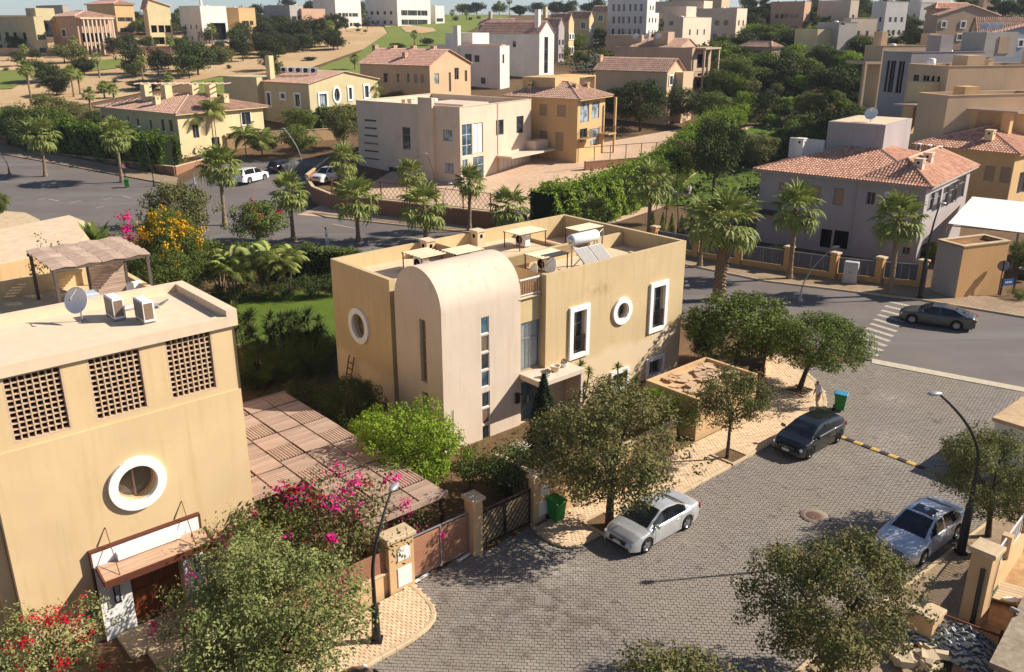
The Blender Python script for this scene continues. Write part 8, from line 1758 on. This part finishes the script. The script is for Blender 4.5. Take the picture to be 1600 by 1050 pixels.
plant_px('sparse', 'olive', 205, 425, 325, 100, 'sparse bougainvillea with a few pink flowers near the road', 'bush', name='bougainvillea', flowers=[('magenta', 8, .16, 9)])
plant_px('sparse', 'rusty', 85, 440, 362, 110, 'straggly brown bush with orange flowers before the cream building', 'bush', Y=57)
plant_px('shrub', 'olive', 190, 430, 362, 90, 'pale leafed shrub behind the pergola', 'shrub')
plant_px('shrub', 'cream', 300, 478, 428, 60, 'round pale shrub at the terrace corner', 'shrub')
plant_px('shrub', 'green', 20, 450, 405, 100, 'green shrub behind the glass balustrade', 'shrub')
q = atY(150, 380, 57); r_ = rosette_plant((q[0], 57, 0), [(0, 0, 6.2, 2.6), (.5, .3, 5.4, 2.2), (-.5, 0, 5.2, 2)], 'banana like plant with broad upright leaves', rosette_mesh('leaf_rosette', 26, .75, .10, 9, 'green'), 'banana_plant')
plant_px('mid_b', 'green', 404, 385, 308, 98, 'round dark tree with a few red flowers by the boulevard', flowers=[('red', 10, .16, 10)])
plant_px('lush', 'green', 4, 335, 298, 32, 'small street tree at the far left island', 'tree', name='street_tree')
# fan palms
FP = [(350, 352, 342, 262, 78, 'tall fan palm right of the yellow flowering bush', False), (453, 376, 455, 303, 72, 'fan palm between the round tree and the hedge', False), (556, 378, 558, 314, 88, 'broad fan palm on the boulevard edge, left of centre', False), (664, 378, 664, 325, 92, 'broad fan palm behind the flat roof shades', False), (731, 362, 733, 286, 60, 'slim tall fan palm before the brick wall', False), (537, 300, 537, 252, 62, 'fan palm at the corner of the side street', False), (641, 318, 641, 274, 56, 'fan palm inside the rust red lattice fence', False),
      (794, 372, 795, 325, 80, 'fan palm peeping over the roof parapet centre', False), (184, 285, 183, 212, 62, 'fan palm before the tall hedge with a warning sign', False), (66, 276, 62, 212, 68, 'fan palm at the left end of the tall hedge', False), (926, 372, 926, 334, 60, 'low fan palm right behind the roof corner', False), (1010, 372, 1019, 288, 84, 'fan palm beside the slim dark lamp', False), (1096, 418, 1097, 345, 84, 'fan palm behind the thick booted palm', False),
      (1120, 470, 1132, 352, 120, 'thick trunked fan palm with brown leaf boots right of the roof', True), (1231, 437, 1246, 328, 92, 'fan palm on the pavement left of the electric cabinet', False), (1394, 463, 1407, 345, 98, 'fan palm on the pavement right of the electric cabinet', False), (855, 330, 858, 300, 40, 'small fan palm beside the long hedge', False)]
for k, (bx, by, cx, cy, w_, lb, bt) in enumerate(FP): fan_palm_px(bx, by, cx, cy, w_, lb, bt, tr=1.5 if bt else 1.0)
for k, (bx, by, h, lb) in enumerate(((300, 240, 6.2, 'drooping queen palm at the corner of the cream house'), (340, 236, 6.8, 'queen palm with hanging fronds before the cream house'), (385, 246, 4.0, 'feather palm right of the cream house garden'), (410, 250, 3.6, 'feather palm beside the street gate'), (580, 175, 4.2, 'feather palm against the olive house wall'))):
    p = GT(bx, by); feather_palm(p, h, 3.0, lb, 16, 1, 'queen_palm', 'feather palms in the far gardens')
# hedges
hedge('tall_hedge', [(-112, 160), (-78, 139), (-47, 121)], 3.0, 4.2, 'tall clipped hedge behind the left brick wall', 'hedge', dens=34, size=.42, wob=.35, seed=3)
hedge('long_hedge', [(3.0, 86.5), (8, 92), (13, 100), (18.5, 110), (25, 124), (33, 140)], 3.4, 4.4, 'long bright ficus hedge beside the earth plot', 'bright', dens=42, size=.34, wob=.4, seed=4)
hedge('hedge', [(35.5, 93.5), (42, 88)], 3, 4.0, 'dark clipped hedge left of the lilac grey villa', 'hedge', dens=40, size=.3, seed=5)
hedge('hedge', [(58, 124), (72, 116)], 4, 3.2, 'dark clipped hedge beside the lit yellow court', 'hedge', dens=26, size=.4, seed=6)
hedge('hedge', [(-32, 150), (-20, 154)], 3, 3.0, 'rounded hedge before the olive house', 'green', dens=30, size=.4, seed=7)
for k, (px, py) in enumerate(((1018, 372), (1034, 374), (1048, 376), (1063, 378), (1080, 372))): plant_px('smallcone', 'hedge', px, py, py - 42, 16, ['first small conifer from the left behind the roof corner', 'second small conifer behind the roof corner', 'third small conifer behind the roof corner', 'fourth small conifer beside the slim lamp', 'small conifer nearest the booted palm'][k], 'tree', name='conifer', group='small conifers behind the roof')
for k, (px, py, w_, lb) in enumerate(((1450, 405, 40, 'bright bush at the corner of the lilac villa'), (1120, 400, 40, 'dark shrub behind the first fence pillar'), (1215, 410, 40, 'shrub behind the grey fence by the left palm'))): plant_px('lush', 'bright' if k == 0 else 'dark', px, py, py - 30, w_, lb, 'shrub')
plant_px('mid_a', 'green', 1600, 432, 370, 60, 'street tree at the right edge beside the guard hut'); plant_px('shrub', 'green', 1592, 470, 448, 40, 'low green shrub right of the street name sign', 'shrub')
plant_px('vine', 'green', 1040, 350, 255, 60, 'white flowering bush beside the slim dark lamp', 'bush', flowers=[('white', 14, .2, 12)])
# ------------------------------------------------------------------ mid distance trees (foot px, top, width)
MID = [('mid_a', 'dark', 1115, 300, 170, 92, 'dark rounded tree with ivy trunk right of the long hedge'), ('mid_b', 'olive', 1062, 282, 212, 92, 'broad olive tree at the end of the long hedge'), ('mid_a', 'olive', 1182, 262, 205, 76, 'olive bush tree beside the park lawn'), ('mid_b', 'dark', 1298, 258, 158, 100, 'large dark tree behind the lilac villa roof'), ('mid_a', 'dark', 1240, 255, 190, 60, 'dark tree left of the large one behind the villa'), ('mid_b', 'rusty', 1345, 225, 168, 80, 'reddish flowering tree in the park belt'), ('mid_a', 'bright', 1368, 192, 148, 50, 'bright yellow green tree by the dark clipped hedge'), ('lolly', 'dark', 1305, 160, 100, 70, 'white flowering topiary tree on ivy covered trunk'),
       ('lolly', 'dark', 1226, 115, 75, 34, 'mushroom shaped topiary tree on the park path'), ('lolly', 'dark', 1202, 122, 84, 30, 'bright topiary tree left of the park path'), ('lolly', 'dark', 1195, 195, 138, 52, 'topiary tree at the near bend of the park path'), ('mid_b', 'dark', 1000, 205, 118, 92, 'dark leafy tree behind the earth plot'), ('mid_a', 'dark', 960, 190, 132, 70, 'dark tree right of the apricot house'), ('mid_b', 'dark', 1060, 190, 130, 100, 'broad dark tree below the beige twin gable house'), ('mid_a', 'green', 1112, 200, 138, 62, 'green tree beyond the end of the long hedge'), ('mid_b', 'olive', 955, 140, 103, 52, 'yellowish tree before the low beige house'),
       ('mid_a', 'green', 1150, 140, 85, 70, 'light green weeping tree beside the pillared house'), ('mid_b', 'green', 1125, 150, 105, 56, 'dense green tree below the pillared house'), ('mid_a', 'dark', 1165, 125, 92, 50, 'dark tree in front of the small pavilion'), ('mid_b', 'bright', 1165, 180, 140, 50, 'bright green bush tree beside the park lawn edge'), ('round', 'green', 1190, 72, 35, 70, 'broad green tree above the small pavilion'), ('round', 'dark', 1235, 80, 42, 60, 'dark tree left of the low white grey house'), ('round', 'dark', 1280, 80, 40, 70, 'dark spreading tree below the low white grey house'), ('round', 'dark', 1340, 95, 50, 66, 'dark feathery tree right of the low white grey house'), ('round', 'dark', 1410, 55, 22, 60, 'large dark tree left of the terracotta house'), ('round', 'olive', 1380, 42, 15, 44, 'olive tree on the slope below the white skyline house'), ('round', 'rusty', 1432, 52, 24, 30, 'pinkish leaved tree beside the terracotta house'),
       ('round', 'dark', 1430, 72, 40, 46, 'dark tree before the taupe house'), ('mid_b', 'green', 1350, 128, 95, 66, 'green bushy tree left of the blue grey house'), ('mid_a', 'dark', 1290, 115, 70, 60, 'dark green tree in the middle of the park belt'), ('mid_b', 'dark', 1380, 150, 110, 70, 'dark trees edge beside the slatted house'), ('mid_a', 'green', 1345, 150, 118, 44, 'leafy green tree before the slatted house'), ('mid_b', 'rusty', 1400, 150, 118, 46, 'brownish tree against the slatted house'), ('mid_a', 'olive', 1262, 190, 140, 56, 'olive tree in the middle of the park belt'), ('mid_b', 'green', 1330, 200, 160, 56, 'green tree right of the topiary tree'), ('mid_a', 'dark', 1420, 170, 135, 44, 'dark bush tree against the lit yellow court'), ('lush', 'bright', 1374, 186, 150, 34, 'bright rounded bush in front of the dark clipped hedge'), ('mid_a', 'dark', 1340, 258, 190, 50, 'dark tree between villa roof and park path'), ('round', 'dark', 1560, 102, 72, 50, 'dark green tree below the blue grey gabled house'),
       ('mid_b', 'olive', 538, 232, 158, 58, 'olive tree between the olive house and the pinkish house'), ('mid_a', 'green', 470, 205, 165, 66, 'green tree before the olive yellow house'), ('mid_b', 'green', 470, 245, 190, 66, 'green tree overhanging the side street gate'), ('mid_a', 'green', 410, 245, 200, 50, 'bushy tree left of the side street gate'), ('mid_b', 'green', 560, 172, 145, 40, 'green bushes on the terrace before the pale orange house'), ('lush', 'green', 625, 165, 140, 50, 'low green tree behind the pinkish house roof'), ('lush', 'green', 600, 165, 146, 36, 'small green tree behind the pinkish house parapet'),
       ('mid_a', 'dark', 40, 238, 155, 70, 'dark tree behind the tall hedge, left end'), ('mid_b', 'green', 90, 232, 160, 66, 'green tree behind the tall hedge, second from left'), ('mid_a', 'dark', 128, 232, 180, 56, 'dark tree behind the tall hedge, middle'), ('mid_b', 'olive', 108, 190, 155, 60, 'olive scrub tree on the slope left of the cream house'), ('mid_a', 'olive', 80, 205, 140, 62, 'olive tree on the sandy slope behind the hedge'), ('mid_b', 'dark', 148, 205, 170, 44, 'dark bush left of the cream house'),
       ('mid_b', 'green', 895, 82, 48, 56, 'green tree along the lane below the ochre houses'), ('mid_a', 'olive', 870, 95, 65, 50, 'olive bush before the tall white house'), ('mid_b', 'green', 915, 72, 46, 40, 'green garden tree at the lane bend'), ('round', 'dark', 960, 52, 24, 50, 'dark tree left of the cream apartment block'), ('round', 'green', 995, 45, 26, 50, 'dense green tree below the cream apartment block'), ('round', 'green', 940, 62, 42, 40, 'green shrub tree beside the lane'), ('mid_b', 'dark', 825, 112, 88, 40, 'dark palm like bush beside the white house')]
for k, (sh, lf, bx, by, ty, w_, lb) in enumerate(MID):
    p = GT(bx, by); plant_px(sh, lf, bx, by, ty, w_, lb, name='garden_tree')
# ------------------------------------------------------------------ golf course trees
GOLF = [(310, 118, 60, 62, 'largest round dark tree on the golf sand'), (208, 116, 60, 42, 'tall dark tree with brown lower growth on the golf course'), (248, 118, 72, 40, 'olive round tree between the two dark golf trees'), (132, 118, 86, 40, 'dark round tree left of the fairway centre'), (66, 130, 90, 54, 'dark tree beside the left fairway palm'), (90, 150, 115, 46, 'dark bushy tree on the lower golf sand'), (345, 95, 62, 26, 'narrow dark tree right of the largest golf tree'), (380, 96, 50, 36, 'tall dark tree near the olive house chimney'), (350, 50, 36, 28, 'dark round tree on the upper slope'), (330, 52, 38, 18, 'small dark tree on the upper slope'), (445, 60, 22, 44, 'tall dark tree below the dark grey house'), (470, 50, 14, 40, 'tall dark tree right of the dark grey house'), (420, 70, 30, 46, 'dark dense tree in the fairway wood, left'), (460, 70, 30, 56, 'broad dark tree in the fairway wood, middle'), (500, 62, 24, 50, 'dark dense tree in the fairway wood, right'), (525, 52, 18, 42, 'dark tree at the fairway wood edge'), (560, 42, 12, 44, 'dark tree left of the fairway end'), (580, 38, 14, 26, 'small dark tree at the fairway end'), (410, 85, 48, 40, 'low dark tree above the sandy bank'), (445, 85, 48, 46, 'dark tree above the sandy bank'), (390, 40, 8, 40, 'tall dark tree on the ridge by the small apricot house'), (405, 55, 18, 34, 'dark tree under the ridge houses'), (430, 30, 6, 30, 'dark tree on the ridge left of the grey house'),
        (178, 38, 10, 28, 'dark tree beside the olive mono pitch house'), (200, 38, 14, 26, 'dark round tree in the ridge garden'), (215, 40, 16, 22, 'small dark tree in the ridge garden'), (160, 32, 8, 22, 'dark tree behind the terracotta house'), (272, 38, 18, 22, 'dark tree between the olive and white ridge houses'), (292, 36, 26, 26, 'low dark hedge tree before the white ridge house'), (72, 45, 25, 18, 'dark tree between the two left ridge houses'), (600, 30, 10, 22, 'tree at the foot of the far white villa'), (745, 14, 2, 30, 'tree at the far fairway end'), (780, 16, 3, 30, 'tree on the far ridge above the fairway'), (812, 25, 6, 30, 'dark tree on the ridge above the pale tiled house'), (840, 22, 2, 30, 'dark ridge tree left of the lane'), (870, 18, 0, 30, 'dark ridge tree above the ochre houses'),
        (1570, 26, -4, 40, 'large dark tree on the right skyline'), (1600, 22, -6, 44, 'dark tree at the right end of the skyline'), (1545, 24, 8, 24, 'small tree on the right skyline'), (700, 82, 72, 40, 'dark bush below the fairway bunker'), (620, 80, 66, 30, 'dark bush at the fairway edge by the pale orange house'), (668, 72, 58, 24, 'low dark bush left of the white house chimney'), (485, 95, 88, 22, 'low dark bush at the lower fairway edge'), (230, 140, 122, 60, 'leafy bush above the cream house pergola'), (165, 145, 130, 30, 'bushy growth on the sand left of the cream house')]
for k, (bx, by, ty, w_, lb) in enumerate(GOLF): plant_px(('round', 'far_a', 'far_b')[k % 3] if w_ < 45 else 'round', 'golf' if k % 4 else 'dark', bx, by, ty, w_, lb, name='round_tree', group='dark trees of the golf course and ridge')
SMALL = [(525, 52, 38), (541, 50, 37), (560, 49, 35), (574, 46, 30), (588, 43, 34), (487, 74, 59), (500, 72, 58), (461, 80, 62), (470, 72, 60), (484, 80, 70), (527, 58, 46), (571, 53, 46), (560, 52, 45), (147, 86, 82), (170, 84, 80), (183, 82, 77), (125, 78, 74), (88, 86, 80), (97, 80, 76), (106, 82, 76), (160, 63, 58), (712, 33, 24), (748, 30, 24), (735, 32, 26), (358, 108, 100), (180, 130, 122), (30, 96, 88), (10, 112, 104), (60, 138, 130), (140, 140, 134), (345, 36, 28), (370, 60, 54)]
for k, (bx, by, ty) in enumerate(SMALL): plant_px('lolly' if k < 13 else 'farbush', 'golf', bx, by, ty, (by - ty) * .8 + 3, 'small dark rounded young tree on the sandy golf bank' if k < 13 else 'small dark shrub on the golf sand', 'tree' if k < 13 else 'shrub', name='young_tree' if k < 13 else 'shrub', group='young trees on the sandy bank' if k < 13 else 'shrubs on the golf sand')
FPALM = [(50, 162, 108, 'palm leaning over the left golf fairway'), (40, 95, 77, 'small palm on the upper left sand'), (116, 152, 112, 'left palm of a pair on the golf sand'), (126, 148, 118, 'right palm of a pair on the golf sand'), (224, 128, 95, 'palm before the olive round golf tree'), (156, 122, 92, 'palm right of the left dark round tree'), (190, 72, 64, 'palm on the bank left of the tall dark tree'), (268, 92, 65, 'palm right of the tall dark golf tree'), (290, 66, 48, 'palm on the upper slope'), (333, 78, 45, 'palm before the narrow dark tree'), (118, 90, 64, 'thin palm above the left sand bank'), (138, 82, 62, 'thin palm beside the sand bank'), (143, 178, 148, 'palm left of the cream house roof'), (164, 155, 136, 'small palm on the sand above the cream house'), (178, 154, 140, 'low palm beside the roof pergola'), (265, 140, 122, 'palm above the cream house pergola'), (648, 72, 54, 'palm beside the white house chimney'), (707, 34, 20, 'left palm of the fairway pair'), (729, 32, 20, 'right palm of the fairway pair'), (555, 110, 92, 'small palm behind the olive house roof'), (333, 148, 140, 'small palm on the fairway above the cream house'), (362, 96, 80, 'palm left of the white chimney'), (14, 66, 58, 'left palm before the concrete frame house'), (34, 66, 58, 'right palm before the concrete frame house'), (243, 46, 36, 'palm before the mono pitch house'), (252, 48, 34, 'second palm before the mono pitch house'), (517, 72, 40, 'slim palm over the sandy bank'), (612, 24, 8, 'palm before the grey and white villa'), (640, 22, 6, 'palm beside the grey and white villa'), (796, 22, 2, 'palm on the ridge right of the fairway'), (780, 24, 6, 'second palm on the ridge right of the fairway'), (545, 20, 2, 'palm before the stepped white villa'), (1268, 22, -8, 'skyline palm beside the sandy pink house'), (1345, 12, -10, 'skyline palm right of the plain pinkish box'), (1540, 20, -3, 'umbrella shaped skyline palm above the taupe house'), (1040, 20, -8, 'tall palm left of the tall pinkish house'), (1050, 20, -10, 'tall palm beside the tall pinkish house'), (1030, 22, -6, 'tall palm right of the cream apartment block'), (1512, 18, 2, 'palm behind the long white skyline house'), (900, 16, -8, 'tall palm above the ochre lane houses'), (920, 16, -10, 'taller palm above the ochre lane houses')]
for bx, by, ty, lb in FPALM:
    p = GT(bx, by); t = atY(bx, ty, p[1]); h = max(1.5, t[2] - p[2]); far_palm(p, h, min(2.6, max(1.5, h * .32)), lb, 'small palms of the golf course and ridge')
# ------------------------------------------------------------------ far tree belts on the ridges: each tree still its own object
rng = random.Random(12)
ADJ = {'golf': 'dark dull green', 'dark': 'dark green', 'green': 'mid green', 'olive': 'olive brown', 'bright': 'bright yellow green'}
def belt(n, x0, x1, y0, y1, label, group, leaf=('golf', 'dark', 'green'), s=(.8, 1.3), avoid=(), at=()):
    """at: (column, phrase) pairs that say which neighbour a tree stands nearest"""
    k = 0; t = 0
    while k < n and t < n * 30:
        t += 1; px = rng.uniform(x0, x1); py = rng.uniform(y0, y1)
        if any(a <= px <= c and b <= py <= d for a, b, c, d in avoid): continue
        p = GT(px, py); z = rng.uniform(*s); lf = rng.choice(leaf); sh = rng.choice(('far_a', 'far_b')); near = min(at, key=lambda q: abs(q[0] - px))[1]
        plant(sh, lf, p, z, z * rng.uniform(.75, 1.05), '%s %s %s, %s' % ('tall' if sh == 'far_a' else 'low', ADJ[lf], label, near), 'tree', name='far_tree', group=group); k += 1
belt(26, 440, 1000, 12, 24, 'ridge tree', 'trees along the far ridge', s=(.9, 1.4), avoid=((600, 18, 800, 60),), at=((500, 'by the stepped white villa'), (620, 'by the glazed white villa'), (800, 'above the pale tiled house'), (900, 'above the ochre lane houses'), (980, 'by the cream apartment block')))
belt(44, 0, 440, 30, 58, 'ridge tree', 'trees on the left ridge', s=(.6, 1.0), avoid=((0, 30, 70, 52), (75, 30, 180, 70)), at=((30, 'by the concrete frame house'), (125, 'by the terracotta colonnade house'), (200, 'by the orange beige house'), (245, 'by the mono pitch house'), (320, 'by the arched white house'), (400, 'by the small apricot house')))
belt(60, 1040, 1600, 12, 56, 'hillside tree', 'trees on the right hillside', s=(.7, 1.1), avoid=((1440, 30, 1600, 90), (1050, 20, 1140, 60)), at=((1090, 'by the tall pinkish house'), (1180, 'left of the sandy pink house'), (1300, 'below the plain pinkish box'), (1400, 'below the white skyline house'), (1480, 'by the terracotta house'), (1580, 'at the right skyline')))
belt(75, 1120, 1410, 70, 152, 'garden tree', 'trees of the garden belt', ('green', 'dark', 'bright', 'olive', 'green'), s=(.6, .95), avoid=((1200, 95, 1235, 130),), at=((1140, 'by the pillared balcony house'), (1200, 'beside the small pavilion'), (1260, 'in the middle of the belt'), (1330, 'below the low white grey house'), (1390, 'against the slatted house')))
belt(60, 1110, 1340, 150, 262, 'shrub tree', 'shrub trees along the park path', ('green', 'olive', 'green', 'bright'), s=(.34, .62), avoid=((1190, 100, 1240, 150),), at=((1120, 'at the end of the long hedge'), (1180, 'left of the park path'), (1240, 'right of the park path'), (1310, 'behind the lilac villa')))
belt(26, 830, 1010, 48, 112, 'garden tree', 'trees along the lane', ('green', 'olive', 'dark'), s=(.4, .7), at=((845, 'by the tall white house'), (900, 'at the lane bend'), (960, 'before the low beige house'), (1005, 'below the cream apartment block')))
belt(30, 370, 540, 30, 92, 'wood tree', 'trees of the fairway wood', ('golf', 'dark'), s=(.7, 1.0), at=((385, 'behind the olive house chimney'), (440, 'in the left of the fairway wood'), (490, 'in the right of the fairway wood'), (530, 'at the fairway edge')))
ground_cover('undergrowth', gp((368, 600), (420, 548), (520, 550), (532, 610), (500, 668), (430, 640)), 30, .8, 'dark', .17, 6)
ground_cover('undergrowth', gp((735, 705), (850, 660), (905, 640), (1000, 610), (1015, 690), (860, 790), (760, 760)), 30, .5, 'dark', .13, 7)
ground_cover('undergrowth', [(18, 100), (36, 96), (60, 120), (85, 170), (110, 225), (60, 225), (30, 170), (44, 150), (30, 128)], 4.5, 1.3, 'dark', .5, 1)
ground_cover('undergrowth', [(18, 92), (34, 92), (48, 116), (36, 118)], 4, .7, 'green', .4, 2)
ground_cover('undergrowth', [(-13, 72.5), (-26, 73), (-40, 83), (-40, 66), (-24, 66.5), (-19, 68), (-12, 66.5), (-7, 62)], 14, .55, 'dark', .24, 3)
ground_cover('undergrowth', [(30, 175), (130, 190), (160, 290), (20, 300), (10, 230)], 1.6, 1.8, 'dark', .8, 4)
ground_cover('undergrowth', [(-80, 140), (-46, 122), (-42, 132), (-56, 150), (-80, 168)], 5, 1.2, 'olive', .45, 5)
belt(30, 10, 440, 66, 134, 'golf tree', 'trees on the golf sand', ('golf', 'dark', 'olive'), (.45, .95), at=((60, 'in the left of the sand'), (160, 'left of the cream house'), (240, 'above the cream house'), (330, 'left of the olive house'), (410, 'behind the olive house')))
# ------------------------------------------------------------------ thin air
def haze():
    m = bpy.data.materials.new('air'); m.use_nodes = True; t = m.node_tree; t.nodes.clear(); v = t.nodes.new('ShaderNodeVolumePrincipled'); v.inputs['Color'].default_value = (.86, .9, 1, 1); v.inputs['Density'].default_value = .00013; o = t.nodes.new('ShaderNodeOutputMaterial'); t.links.new(v.outputs[0], o.inputs['Volume'])
    mb = MB(); mb.box(-2800, 2800, -80, 5000, -3, 48); mb.build('haze', m, kind='stuff')
haze()
